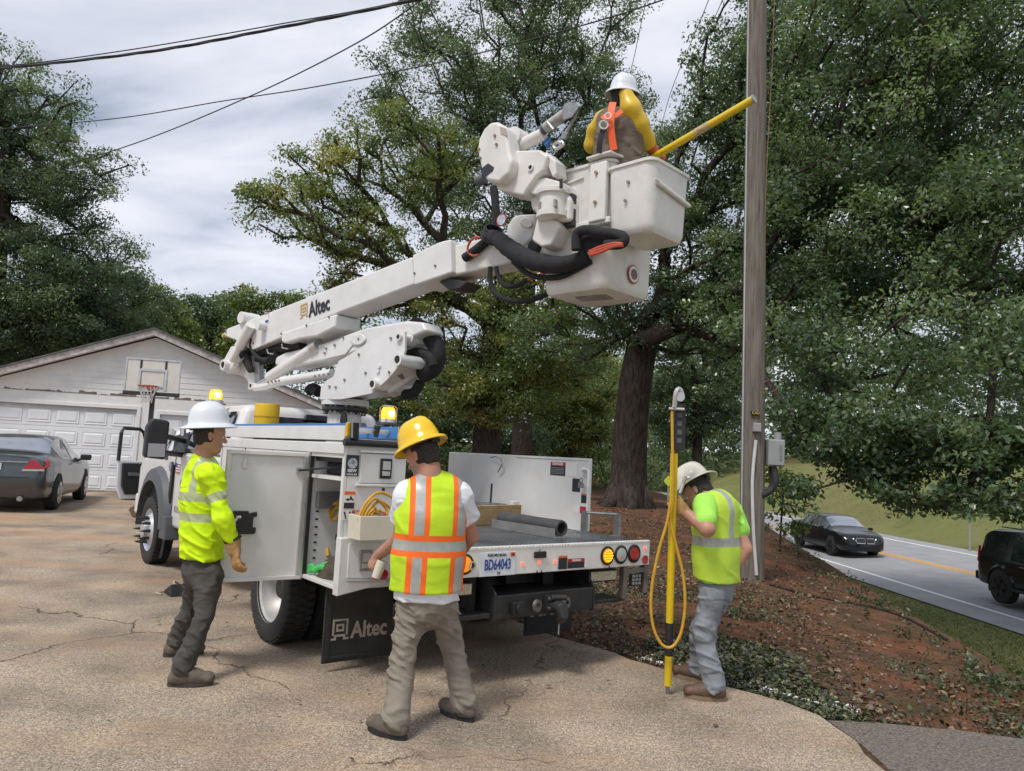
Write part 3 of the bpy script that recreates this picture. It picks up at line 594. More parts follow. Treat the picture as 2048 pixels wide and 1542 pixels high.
# low limbs that hang in front of the road
tree('oak_limb', 'leafy low oak limb hanging over the road between pole and sign', [D(1500, 700, od-6.5), D(1560, 800, od-7.2), D(1650, 880, od-7.8), D(1740, 950, od-8.2)], .06,
     [bl(1640, 890, od-8, 90, 32, .9), bl(1760, 960, od-8.2, 75, 40, .7), bl(1840, 1015, od-8.4, 70, 24, .6), bl(1600, 830, od-7.5, 90, 40, .9), bl(1590, 1000, od-8.5, 40, 50, .5), bl(1680, 860, od-7.6, 120, 40, .9), bl(1800, 920, od-8, 90, 40, .8)], 190, 56, .10, .3, LF_OAK, 12, tint=(.15, .7), flare=1, r_end=.006, cat='tree limb')
tree('oak_limb', 'leafy oak limb hanging at the right edge above the dark suv', [D(1990, 640, od-8), D(1985, 760, od-8.5), D(1975, 880, od-9), D(1960, 960, od-9.2)], .06,
     [bl(1985, 900, od-9, 75, 60, .8), bl(1940, 990, od-9.3, 60, 45, .6), bl(2040, 1000, od-9.3, 50, 45, .6), bl(1910, 900, od-9, 50, 40, .7), bl(1850, 860, od-8.6, 90, 45, .9), bl(2030, 880, od-9, 60, 60, .8)], 170, 58, .105, .3, LF_OAK, 13, tint=(.15, .8), flare=1, r_end=.006, cat='tree limb')
# yellowing oak behind the boom
mb_ = gp(975, 925, 25); 
tree('oak_tree', 'yellow green oak behind the boom with bare limbs reaching left', [mb_, D(973, 880, 25), D(978, 800, 25), D(985, 720, 25), D(992, 650, 25)], .48,
     [bl(570, 410, 22, 105, 55, 1.8), bl(680, 350, 23, 120, 80, 2), bl(820, 330, 24, 150, 110, 2.4), bl(700, 470, 23, 130, 60, 2), bl(760, 570, 24, 130, 55, 2), bl(930, 640, 25, 130, 110, 3), bl(1080, 700, 25, 110, 120, 3), bl(900, 780, 24, 130, 60, 2), bl(690, 600, 25, 70, 50, 1.6), bl(1100, 560, 24, 140, 100, 2.4), bl(1010, 780, 24, 130, 70, 2.4)],
     620, 150, .105, .55, LF_MID, 21, tint=(.05, .95), bare=.08)
# tall dark tree behind the bucket
tb = gp(1045, 925, 31)
tree('tall_tree', 'tall dark tree rising behind the bucket and worker', [tb, D(1045, 850, 31), D(1050, 700, 31), D(1055, 520, 31), D(1070, 330, 31)], .42,
     [bl(960, 60, 31, 210, 130, 3.4), bl(1150, 70, 31, 150, 130, 3.4), bl(860, 200, 30, 170, 110, 3), bl(1080, 260, 31, 220, 150, 3.6), bl(780, 240, 30, 110, 70, 2), bl(960, 400, 31, 180, 110, 3), bl(1240, 300, 30, 100, 130, 2.2), bl(1170, 440, 30, 150, 120, 3), bl(1000, 520, 30, 160, 90, 3), bl(1290, 170, 31, 60, 110, 1.4, 2)],
     720, 190, .115, .72, LF_DRK, 31, tint=(.1, .9))
# left
tl = gp(-30, 950, 30)
tree('tall_tree', 'tall dark tree at the left edge reaching up beside the cables', [tl, D(-25, 850, 30), D(-15, 650, 30), D(0, 430, 30), D(15, 270, 30)], .4,
     [bl(20, 130, 30, 60, 80, 1.6), bl(70, 210, 30, 110, 80, 2.4), bl(110, 330, 30, 125, 90, 2.6), bl(40, 420, 30, 130, 110, 3), bl(140, 400, 30, 90, 60, 2), bl(-40, 250, 30, 90, 150, 2.6), bl(60, 560, 30, 170, 110, 3), bl(-20, 660, 30, 160, 100, 3), bl(140, 620, 30.5, 140, 110, 3)],
     640, 195, .115, .72, LF_DRK, 41, tint=(.1, .85))
tree('leafy_tree', 'rounded dark tree behind the garage roof near its peak', [gp(215, 930, 34), D(215, 850, 34), D(212, 740, 34), D(210, 640, 34)], .3,
     [bl(220, 520, 34, 75, 60, 2.4), bl(225, 610, 34, 95, 80, 3), bl(150, 660, 33, 120, 90, 3), bl(260, 680, 34, 90, 70, 2.4), bl(60, 700, 33, 110, 60, 2.6)], 330, 180, .12, .7, LF_DRK, 42, tint=(.15, .9))
tree('leafy_tree', 'small tree standing right of the garage peak under the sky', [gp(330, 930, 40), D(330, 850, 40), D(325, 740, 40), D(325, 680, 40)], .22,
     [bl(315, 620, 40, 55, 55, 2), bl(340, 680, 40, 70, 55, 2), bl(290, 690, 40, 60, 45, 2)], 130, 110, .18, .75, LF_MID, 43, tint=(.1, .7))
tree('leafy_tree', 'distant dark tree just left of the boom tail end', [gp(425, 930, 46), D(425, 850, 46), D(425, 740, 46), D(425, 690, 46)], .25,
     [bl(425, 630, 46, 60, 45, 2.2), bl(420, 690, 46, 65, 50, 2.2)], 120, 110, .2, .85, LF_DRK, 44, tint=(.2, .9))
tree('leafy_tree', 'distant light green tree standing behind the boom tail end', [gp(540, 930, 42), D(540, 850, 42), D(540, 740, 42), D(540, 690, 42)], .25,
     [bl(500, 610, 42, 40, 32, 2), bl(560, 620, 42, 75, 38, 2.2), bl(520, 690, 42, 90, 55, 2.4), bl(610, 690, 42, 70, 50, 2.2)], 200, 110, .18, .75, LF_MID, 45, tint=(.05, .8))
tree('leafy_tree', 'bright green tree behind the truck bed left of the oak trunk', [gp(1150, 930, 40), D(1150, 870, 40), D(1152, 820, 40), D(1152, 790, 40)], .25,
     [bl(1150, 850, 40, 70, 80, 2.4), bl(1110, 780, 40, 70, 70, 2.4), bl(1190, 760, 40, 60, 80, 2.4), bl(1170, 930, 39, 60, 40, 2)], 240, 100, .17, .7, LF_MID, 46, tint=(.25, 1))
tree('leafy_tree', 'dark tree behind the truck bed left of the bright green one', [gp(860, 930, 38), D(860, 870, 38), D(862, 800, 38), D(865, 760, 38)], .25,
     [bl(860, 830, 38, 90, 80, 2.6), bl(930, 790, 38, 80, 80, 2.6), bl(800, 780, 38, 70, 60, 2.2), bl(1030, 860, 38, 80, 70, 2.4), bl(740, 800, 39, 60, 60, 2)], 260, 105, .17, .75, LF_DRK, 47, tint=(.1, .8))
tree('leafy_tree', 'dark green tree between the oak trunk and the wooden pole', [gp(1395, 940, 31), D(1395, 880, 31), D(1396, 820, 31), D(1398, 770, 31)], .2,
     [bl(1400, 740, 31, 110, 90, 2.4), bl(1450, 840, 31, 80, 60, 2), bl(1345, 830, 32, 60, 80, 2), bl(1400, 650, 32, 90, 60, 2)], 260, 130, .13, .6, LF_DRK, 49, tint=(.1, .8))
tree('sapling', 'small leafy shoots growing beside the foot of the wooden pole', [gp(1560, 1085, 14), D(1562, 1050, 14), D(1565, 1010, 14), D(1568, 970, 14)], .02,
     [bl(1575, 1040, 14, 40, 30, .35), bl(1590, 985, 14, 35, 30, .35), bl(1560, 960, 14, 30, 40, .35), bl(1600, 1050, 14, 28, 22, .3)], 26, 40, .095, .22, LF_MID, 48, tint=(.2, .8), flare=1, r_end=.004, cat='sapling')
# far wood beyond the road: reads as one mass
rng = np.random.default_rng(5); C = []
for i in range(2300):
    x = rng.uniform(4, 95) if i % 4 else rng.uniform(-60, 25); y = rng.uniform(74, 96); h = rng.random()
    C.append((x, y, max(.0, float(zg(x, y)))+.2+h*(15+3*sin(x*.3))))
V, Qd, tt = leaves(rng, np.array(C), 46, rng.uniform(1.2, 2.2, 2300), .5, rng.random(2300)*.6+.1)
stuff(npmesh('distant_wood', V, Qd, LF_DRK, attr=tt))
C = []
for i in range(700):                                                # thicket between the oak and the road further back
    x = rng.uniform(-9, 9.5); y = rng.uniform(40, 58); h = rng.random(); C.append((x-.08*(y-42), y, .2+h*7.5))
V, Qd, tt = leaves(rng, np.array(C), 60, rng.uniform(.8, 1.6, 700), .26, rng.random(700)*.8+.15)
stuff(npmesh('distant_thicket', V, Qd, LF_OAK, attr=tt))
# ================================================================ bucket truck
TH = .667; TO = Vector((-.8838, 6.7381, 0))
TA = Vector((cos(TH), sin(TH), 0)); TB = Vector((-sin(TH), cos(TH), 0))
truck = empty('bucket_truck', TO, TH); tag(truck, 'white utility bucket truck with raised boom and open side cabinet', 'truck')
def UL(x, y, ax, v):                                                # photo pixel on a truck-local plane
    d = Vector(ray(x, y)); n = {'x': TA, 'y': TB, 'z': Vector((0, 0, 1))}[ax]; o = TO if ax != 'z' else Vector()
    c = Vector(CP); t = (v-(c-o).dot(n))/d.dot(n); q = c+d*t-TO; return Vector((q.dot(TA), q.dot(TB), q.z))
def LW(p): return TO+TA*p[0]+TB*p[1]+Vector((0, 0, p[2]))           # truck-local to world
# --- wheels
def tyre(cx, cy, side, w=.225, R=.405, parent=truck, rr=.255):
    h = w/2; g = G().lathe([(rr, -h*.85), (.3, -h), (R-.05, -h), (R-.015, -h*.9), (R-.006, -h*.6), (R-.006, h*.6), (R-.015, h*.9), (R-.05, h), (.3, h), (rr, h*.85), (rr-.02, 0), (rr, -h*.85)], (cx, cy, R), (1, 0, 0), 40)
    for k in range(44):
        a = 2*pi*k/44
        for s_, dx_ in ((0, -h*.62), (1, 0), (0, h*.62)):
            t = a+s_*pi/44; c = Vector((cx+dx_, cy+cos(t)*(R-.004), R+sin(t)*(R-.004))); rd = Vector((0, cos(t), sin(t))); tn = Vector((0, -sin(t), cos(t))); ex = Vector((1, 0, 0))
            P = [c+ex*(u*h*.25)+tn*(v_*.018) for u, v_ in ((-1, -1), (1, -1), (1, 1), (-1, 1))]; g.ext([p-rd*.006 for p in P], rd*.014)
    return g
WHEELP = M('painted_rim', (.52, .51, .49), .45, .3, var=.12, scale=9, dirt=.45, dcol=(.25, .17, .11))
for side in (-1, 1):
    for k in range(2):
        cx = side*(1.07 if k == 0 else .80); t = tyre(cx, 0, side).build('wheel', RUBBER, truck, smooth=True)
        prof = [(.257, .10*side), (.255, .085*side), (.235, .07*side), (.225, -.02*side), (.19, -.07*side), (.12, -.085*side), (.0001, -.085*side)]
        G().lathe(prof, (cx, 0, .405), (1, 0, 0), 36, cap=False).build('rim', WHEELP, t, smooth=True)
        if k == 0:
            G().lathe([(.085, -.09*side), (.085, .0), (.07, .02*side), (.0001, .02*side)], (cx, 0, .405), (1, 0, 0), 20).build('hub', M('hub_black', (.03, .028, .026), .6), t, smooth=True)
            for j in range(8):
                a = 2*pi*j/8; G().tube([(cx-.088*side, .135*cos(a), .405+.135*sin(a)), (cx-.05*side, .135*cos(a), .405+.135*sin(a))], .016, 6).build('lug_nut', STEEL, t)
    cx = side*.96; t = tyre(cx, 4.296, side).build('wheel', RUBBER, truck, smooth=True)
    G().lathe([(.257, .1*side), (.25, .085*side), (.225, .07*side), (.21, .06*side), (.17, .11*side), (.11, .125*side), (.1, .17*side), (.0001, .175*side)], (cx, 4.296, .405), (1, 0, 0), 36, cap=False).build('rim', M('bright_rim', (.62, .63, .66), .35, .5, var=.1), t, smooth=True)
    for j in range(10):
        a = 2*pi*j/10; G().tube([(cx+.1*side, 4.296+.15*cos(a), .405+.15*sin(a)), (cx+.16*side, 4.296+.15*cos(a), .405+.15*sin(a)), (cx+.235*side, 4.296+.15*cos(a), .405+.15*sin(a))], [.02, .018, .004], 8).build('lug_spike', BLACKP, t)
G().box(-.43, -.33, -1.5, 5.1, .5, .7).box(.33, .43, -1.5, 5.1, .5, .7).box(-.33, .33, -1.4, -1.3, .5, .68).box(-.33, .33, 1.2, 1.35, .5, .7).box(-.33, .33, 3.4, 3.5, .5, .68).build('chassis_frame', BLACKM, truck)
G().tube([(-.7, 0, .405), (.7, 0, .405)], .09, 12).lathe([(.05, -.2), (.2, -.1), (.2, .1), (.05, .2)], (0, 0, .405), (1, 0, 0), 16).build('rear_axle', BLACKM, truck, smooth=True)
G().box(-.9, .9, 4.2, 4.4, .38, .48).build('front_axle', BLACKM, truck)
# --- cab
low = [(1.92, .62), (1.92, 1.36), (3.85, 1.38), (4.6, 1.34), (5.2, 1.27), (5.36, 1.15), (5.38, .6), (4.9, .5), (2.2, .5)]
G().prism([(-.985, y, z) for y, z in low], [(.985, y, z) for y, z in low]).build('cab_body', WHITE, truck, bevel=.05, seg=3)
bot = [(-.95, 1.93), (.95, 1.93), (.95, 3.9), (-.95, 3.9)]; topo = [(-.76, 2.06), (.76, 2.06), (.74, 3.2), (-.74, 3.2)]
G().prism([(x, y, 1.365) for x, y in bot], [(x, y, 1.93) for x, y in topo]).build('cab_roof', WHITE, truck, bevel=.09, seg=4)
def quad_on(name, P, d, mat, parent=truck, bevel=.0): return G().ext(P, d).build(name, mat, parent, bevel=bevel)
def lp(u, v):  # left window wall, u along y at belt (0 rear, 1 front), v up
    b = Vector((-.95, 1.93+u*1.97, 1.365)); t = Vector((-.76+(.02*u), 2.06+u*1.14, 1.93)); return b*(1-v)+t*v
for s_ in (-1, 1):
    f_ = lambda p: Vector((p.x*(-s_), p.y, p.z))
    for a, c in ((.06, .40), (.46, .93)):
        P = [f_(lp(a, .1)), f_(lp(c, .1)), f_(lp(c-.04, .84)), f_(lp(a+.03, .84))]; quad_on('side_window', [p+Vector((s_*.02, 0, 0)) for p in P], (s_*.012, 0, .004), GLASS)
def rp_(u, v): b = Vector((-.95+1.9*u, 1.93, 1.365)); t = Vector((-.76+1.52*u, 2.06, 1.93)); return b*(1-v)+t*v
rw = quad_on('rear_window', [rp_(u, v)+Vector((0, -.012, 0)) for u, v in ((.1, .12), (.9, .12), (.88, .80), (.12, .80))], (0, -.012, 0), GLASS, bevel=.004)
G().ext([rp_(u, v)+Vector((0, -.02, 0)) for u, v in ((.40, .76), (.70, .76), (.68, .88), (.42, .88))], (0, -.05, 0)).build('third_brake_light', BLACKP, truck, bevel=.015)
wsh = [Vector((-.86, 3.86, 1.42)), Vector((.86, 3.86, 1.42)), Vector((.70, 3.28, 1.88)), Vector((-.70, 3.28, 1.88))]; quad_on('windshield', [p+Vector((0, .02, .02)) for p in wsh], (0, .012, .012), GLASS)
for u in (.17, .83): G().ext([rp_(u-.02, .9)+Vector((0, -.02, 0)), rp_(u+.02, .9)+Vector((0, -.02, 0)), Vector((-.76+1.52*u+.035, 2.35, 1.95)), Vector((-.76+1.52*u-.035, 2.35, 1.95))], (0, 0, .012)).build('roof_strip', BLACKP, truck)
# side door seam, handle, vent, flag, emblem, badge
for y in (3.62, 2.62): G().box(-.992, -.986, y-.006, y+.006, .62, 1.35).build('door_seam', BLACKP, truck)
G().box(-1.015, -.99, 2.72, 2.95, 1.14, 1.19).build('door_handle', BLACKP, truck, bevel=.008)
G().prism([(-.99, 3.66, .78), (-.99, 3.74, .80), (-.99, 3.72, 1.26), (-.99, 3.64, 1.22)], [(-1.01, 3.66, .78), (-1.01, 3.74, .80), (-1.01, 3.72, 1.26), (-1.01, 3.64, 1.22)]).build('fender_vent', BLACKP, truck)
fl = G().box(-.996, -.989, 3.40, 3.56, 1.14, 1.25).build('flag_decal', DECAL_W, truck)
for k in range(4): G().box(-.999, -.997, 3.40, 3.56, 1.14+k*.03, 1.152+k*.03).build('stripe', DECAL_R, fl)
G().box(-.9995, -.9972, 3.50, 3.56, 1.20, 1.25).build('canton', NAVY, fl)
text('fender_emblem', '550', .09, BLACKP, truck, (-.99, 4.05, 1.30), (0, -1, 0), (0, 0, 1), .003)
G().lathe([(.055, 0), (.055, .006), (.0001, .006)], (-.986, 3.84, 1.2), (-1, 0, 0), 20).build('round_decal', M('decal_grey', (.25, .28, .33), .5, var=.5, scale=70), truck)
text('door_lettering', 'GR', .13, M('lettering_grey', (.3, .3, .32), .5), truck, (-.99, 3.28, 1.02), (0, -1, 0), (0, 0, 1), .003)
G().box(-.995, -.988, 3.2, 3.5, .70, .76).build('badge', ALU, truck)
pl03 = UL(366, 865, 'x', -.90); P3 = G().box(pl03.x-.004, pl03.x+.004, pl03.y-.11, pl03.y+.11, pl03.z-.065, pl03.z+.065).build('number_placard', DECAL_K, truck)
text('number', '03', .12, DECAL_W, P3, (pl03.x-.006, pl03.y, pl03.z), (0, -1, 0), (0, 0, 1), .004)
# fender flare and mud guard
def arc(cy, cz, r, a0, a1, n): return [(cy+r*cos(radians(a0+(a1-a0)*k/n)), cz+r*sin(radians(a0+(a1-a0)*k/n))) for k in range(n+1)]
for s_ in (-1, 1):
    oa = arc(4.296, .50, .70, -5, 180, 14); ia = arc(4.296, .46, .55, -5, 180, 14)
    for i in range(0): pass
    P = oa+ia[::-1]
    g = G(); n = 15
    V = []
    for (yo, zo), (yi, zi) in zip(oa, ia): V += [(s_*.96, yo, zo), (s_*1.06, yo*.75+yi*.25, zo*.75+zi*.25), (s_*1.09, yi, zi), (s_*.93, yi, zi)]
    g.add(V, [(4*k+j, 4*k+(j+1) % 4, 4*k+4+(j+1) % 4, 4*k+4+j) for k in range(n-1) for j in range(4)]+[(0, 1, 2, 3), tuple(4*(n-1)+j for j in (3, 2, 1, 0))]); g.build('fender_flare', GREYP, truck, smooth=True, ang=50)
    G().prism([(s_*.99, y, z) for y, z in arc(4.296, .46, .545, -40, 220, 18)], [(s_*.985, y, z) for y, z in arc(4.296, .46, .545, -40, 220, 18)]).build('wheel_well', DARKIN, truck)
    G().prism([(s_*.9, 3.52, .36), (s_*.9, 3.78, .36), (s_*.9, 3.76, .62), (s_*.9, 3.56, .64)], [(s_*1.07, 3.52, .36), (s_*1.07, 3.78, .36), (s_*1.07, 3.76, .62), (s_*1.07, 3.56, .64)]).build('mud_guard', GREYP, truck, bevel=.02)
# mirrors
m0 = UL(318, 878, 'x', -1.38)
mh = G().prism([(m0.x-.13, m0.y, m0.z-.2), (m0.x+.09, m0.y, m0.z-.22), (m0.x+.1, m0.y, m0.z+.2), (m0.x-.08, m0.y, m0.z+.22), (m0.x-.13, m0.y, m0.z+.12)], [(m0.x-.13, m0.y+.12, m0.z-.2), (m0.x+.09, m0.y+.12, m0.z-.22), (m0.x+.1, m0.y+.12, m0.z+.2), (m0.x-.08, m0.y+.12, m0.z+.22), (m0.x-.13, m0.y+.12, m0.z+.12)]).build('mirror', BLACKP, truck, bevel=.03)
G().box(m0.x-.1, m0.x+.07, m0.y-.006, m0.y-.001, m0.z-.19, m0.z-.05).build('mirror_glass', glassmat('mirror_glass', (.35, .36, .38), .05), mh)
for dz in (-.14, .04): G().tube([(m0.x+.05, m0.y+.06, m0.z+dz), (-.93, 3.5, 1.47+dz*.9)], .03, 8).build('mirror_arm', BLACKP, truck)
G().prism([(-.975, 3.3, 1.38), (-.975, 3.86, 1.38), (-.9, 3.45, 1.62)], [(-.99, 3.3, 1.38), (-.99, 3.86, 1.38), (-.915, 3.45, 1.62)]).build('mirror_sail', BLACKP, truck)
G().box(-.98, .98, 5.38, 5.5, .5, .78).build('front_bumper', WHITE, truck, bevel=.04)
# --- beacons
def beacon(p, mast):
    b = G().tube([(p[0], p[1], p[2]-mast), (p[0], p[1], p[2]-.05)], .025, 10).lathe([(.11, -.052), (.11, -.04), (.06, -.04)], p, n=20).build('beacon', GREYP, truck)
    G().lathe([(.062, -.035), (.066, -.03), (.066, 0), (.062, .002)], p, n=20).build('collar', WHITE, b)
    G().lathe([(.064, .004), (.066, .03), (.06, .085), (.045, .105), (.0001, .108)], p, n=20).build('amber_lens', AMBON, b, smooth=True)
    G().lathe([(.03, .02), (.036, .05), (.03, .075), (.0001, .08)], (p[0], p[1]-.042, p[2]), n=12).build('flash', AMBCORE, b, smooth=True)
    cg = G()
    for k in range(4): a = pi/4+k*pi/2; cg.tube([(p[0]+.078*cos(a), p[1]+.078*sin(a), p[2]-.03), (p[0]+.078*cos(a), p[1]+.078*sin(a), p[2]+.1), (p[0]+.05*cos(a), p[1]+.05*sin(a), p[2]+.118)], .004, 5)
    cg.ring((p[0], p[1], p[2]+.118), (0, 0, 1), .054, .046, .006); cg.build('guard', ALU, b)
beacon(UL(776, 838, 'y', .2), .3); beacon(UL(431, 799, 'y', 2.6), .12)
# --- service body, left cabinet (open bay at the rear)
X0, X1, Y0, Y1, Z0, Z1 = -1.2, -.72, -1.2, 1.36, .59, 1.555
ya, yb, za_, zb_ = -1.165, -.66, .62, 1.45
c = G().box(X0, X0+.03, yb, Y1, Z0, Z1).box(X0, X0+.03, Y0, ya, Z0, Z1).box(X0, X0+.03, ya, yb, zb_, Z1).box(X0, X0+.03, ya, yb, Z0, za_)
c.box(X1-.025, X1, Y0+.03, Y1, Z0, Z1).box(X0+.03, X1-.025, Y0+.03, Y1, Z1-.03, Z1-.002).box(X0+.03, X1-.025, Y0+.03, Y1, Z0+.002, Z0+.03).box(X0+.03, X1-.025, Y1-.03, Y1, Z0+.03, Z1-.03).box(X0+.03, X1-.025, Y0, Y0+.03, Z0, Z1)
c.box(X0+.03, X1-.025, yb, yb+.02, Z0+.03, Z1-.03)
cab = c.build('side_cabinet', WHITE, truck, bevel=.006)
G().box(X0+.01, X1-.03, ya, yb-.002, 1.30, 1.325).build('shelf', WHITE, cab)
G().box(X0+.06, X1-.03, yb-.06, yb-.002, 1.08, 1.2).build('shelf_bracket', M('bracket_grey', (.13, .13, .135), .5), cab)
sg = G()
for k in range(9): sg.box(X0+.07, X0+.09, yb-.004, yb-.001, .72+k*.055, .732+k*.055)
sg.build('shelf_slots', BLACKP, cab)
for y_ in (.68, 1.29): G().box(X0-.004, X0-.001, y_-.008, y_+.008, .62, 1.49).build('door_seam', BLACKP, cab)
for a, b_ in ((-.62, .04), (.06, .665), (.695, 1.275)): G().box(X0-.008, X0-.0005, a, b_, .64, 1.475).build('cabinet_door', WHITE, cab, bevel=.004)
# lower part behind the wheel and underside
wa = arc(0, .4, .56, 0, 180, 14)
# open door with latch
hg = UL(616, 1034, 'x', X0-.01); hy = -.655
dT = LW((X0-.015, hy, 1.47)); dB = LW((X0-.015, hy, .585)); dd_ = (np.array(dT)-CP)@fw
fT = D(475, 902, dd_*.945); fB = D(456, 1160, dd_*.945*.997)
fdir = ((fT+fB)/2-(dT+dB)/2); fdir.z = 0; fdir = fdir.normalized()*.56; nrm = Vector((fdir.y, -fdir.x, 0)).normalized()
if nrm.dot(Vector(CP)-dT) < 0: nrm = -nrm
def dp(u, v, o=0): return dB+fdir*u+Vector((0, 0, (1.47-.585)*v))+nrm*o
door = G().prism([dp(0, 0), dp(1, 0), dp(1, 1), dp(0, 1)], [dp(0, 0, -.028), dp(1, 0, -.028), dp(1, 1, -.028), dp(0, 1, -.028)]).build('cabinet_door', WHITE, truck, world=True, bevel=.004)
for P in (((0, 0), (1, 0), (1, .03), (0, .03)), ((0, .97), (1, .97), (1, 1), (0, 1)), ((.955, .03), (1, .03), (1, .97), (.955, .97)), ((0, .03), (.06, .03), (.06, .97), (0, .97))):
    G().prism([dp(*p, .0015) for p in P], [dp(*p, .022) for p in P]).build('door_flange', ALU if P[0][1] < .5 and P[2][0] < .5 else WHITE, door, world=True, bevel=.003)
lt = [(.62, .36), (.80, .36), (.80, .385), (.88, .385), (.88, .36), (.93, .36), (.93, .52), (.86, .535), (.70, .535), (.70, .515), (.60, .53), (.60, .49), (.64, .49), (.64, .41), (.60, .41), (.60, .37)]
lo = G().prism([dp(*p, .002) for p in lt], [dp(*p, .028) for p in lt]).build('latch_plate', BLACKP, door, world=True, bevel=.004)
G().tube([dp(.87, .40, .04), dp(.87, .46, .045), dp(.84, .49, .045), dp(.80, .49, .045)], .012, 8).tube([dp(.86, .43, .04), dp(.90, .43, .04)], .02, 8).build('latch_mechanism', ALU, lo, world=True)
G().prism([dp(*p, .002) for p in ((.76, .86), (.81, .86), (.82, .9), (.80, .945), (.76, .945))], [dp(*p, .012) for p in ((.76, .86), (.81, .86), (.82, .9), (.80, .945), (.76, .945))]).build('bumper_pad', WHITE, door, world=True, bevel=.004)
st_ = dp(.12, .86, .03); G().tube([st_, LW((X0+.2, ya+.06, 1.415))], .008, 8).build('gas_strut', BLACKP, door, world=True)
G().prism([dp(*p, .002) for p in ((.09, .84), (.15, .84), (.15, .88), (.09, .88))], [dp(*p, .02) for p in ((.09, .84), (.15, .84), (.15, .88), (.09, .88))]).build('strut_bracket', ALU, door, world=True)
G().box(X0-.002, X0+.02, yb-.022, yb-.001, za_, zb_).build('door_seal', BLACKP, cab)
G().box(X0+.031, X0+.05, ya, yb-.023, zb_-.03, zb_).build('door_seal', BLACKP, cab)
# hinge bar
G().box(X0-.024, X0-.002, -.672, -.63, .58, 1.475).build('hinge_bar', ALU, truck, bevel=.004)
# tray on top of the cabinet, black end rail
G().box(X0-.004, X0+.022, Y0+.02, Y1, Z1+.014, 1.668).box(X1-.02, X1, Y0+.02, Y1, Z1+.014, 1.63).box(X0+.022, X1-.02, Y0+.02, Y1, Z1+.014, Z1+.03).build('ladder_tray', WHITE, truck, bevel=.004)
G().tube([(X0-.02, Y0-.02, Z1+.004), (-.70, Y0-.02, Z1+.004)], .024, 12).build('end_rail', BLACKM, truck, smooth=True)
G().box(X0-.012, X0-.001, Y0, Y1, Z1-.075, Z1-.005).build('drip_rail', WHITE, truck, bevel=.003)
# rear face of the cabinet
def rplate(name, x0, x1, z0, z1, mat, parent=truck, y=Y0, t=.004, bevel=0, off=.0005): return G().box(x0, x1, y-t-off, y-off, z0, z1).build(name, mat, parent, bevel=bevel)
ud = rplate('rear_door', -1.085, -.735, 1.29, 1.49, WHITE, t=.014, bevel=.006)
rplate('door_lip', -1.1, -.73, 1.495, 1.512, WHITE, ud, t=.03, bevel=.004); rplate('hinge', -1.11, -.73, 1.268, 1.286, WHITE, ud, t=.02, bevel=.005)
def handle(cx, cz, parent, y, mat=BLACKP):
    h = G().box(cx-.045, cx+.045, y-.012, y-.001, cz-.068, cz+.068).build('handle', mat, parent, bevel=.012)
    G().box(cx-.03, cx+.03, y-.02, y-.0125, cz-.01, cz+.05).box(cx-.03, cx+.03, y-.018, y-.0125, cz-.05, cz-.018).build('paddle', ALU, h, bevel=.004)
handle(-.897, 1.393, ud, Y0-.015)
rplate('keyhole', -.905, -.885, 1.24, 1.26, BLACKP, t=.003)
rplate('skull_sticker', -1.187, -1.092, 1.335, 1.475, DECAL_K, t=.002)
sk = truck.children[-1]; G().lathe([(.033, 0), (.036, .0006), (.0001, .001)], (-1.14, Y0-.0032, 1.42), (0, -1, 0), 18).build('emblem', M('decal_greywhite', (.4, .42, .46), .5, var=.7, scale=55), sk)
text('lettering', 'IBEW', .028, DECAL_W, sk, (-1.14, Y0-.0035, 1.37), (1, 0, 0), (0, 0, 1), .0006); text('lettering', 'LOCAL 876', .015, DECAL_W, sk, (-1.14, Y0-.0035, 1.346), (1, 0, 0), (0, 0, 1), .0004)
w_ = rplate('warning_sticker', -1.185, -1.107, 1.12, 1.235, DECAL_W, t=.002)
rplate('band', -1.185, -1.107, 1.213, 1.235, DECAL_O, w_, Y0-.0025, .001); rplate('note', -1.183, -1.109, 1.122, 1.160, DECAL_K, w_, Y0-.0025, .001)
G().add([(-1.175+a, Y0-.004, 1.17+b_) for a, b_ in ((0, .01), (.02, .002), (.034, .008), (.036, .035), (.041, .035), (.043, .01), (.058, .004), (.062, .012), (.045, .018), (.03, .015), (.012, .018))], [tuple(range(11))]).build('falling_figure', BLACKP, w_)
w_ = rplate('caution_sticker', -1.187, -1.12, 1.045, 1.108, DECAL_W, t=.002)
G().add([(-1.182, Y0-.004, 1.10), (-1.170, Y0-.004, 1.102), (-1.158, Y0-.004, 1.055), (-1.166, Y0-.004, 1.052)], [(0, 1, 2, 3)]).add([(-1.142, Y0-.004, 1.05), (-1.128, Y0-.004, 1.05), (-1.130, Y0-.004, 1.104), (-1.142, Y0-.004, 1.10)], [(0, 1, 2, 3)]).build('boot_symbol', BLACKP, w_)
w_ = rplate('danger_sticker', -1.118, -1.0, 1.045, 1.108, DECAL_K, t=.002); rplate('band', -1.118, -1.0, 1.086, 1.108, DECAL_R, w_, Y0-.0025, .001); text('lettering', '!DANGER', .018, DECAL_W, w_, (-1.06, Y0-.005, 1.096), (1, 0, 0), (0, 0, 1), .0004)
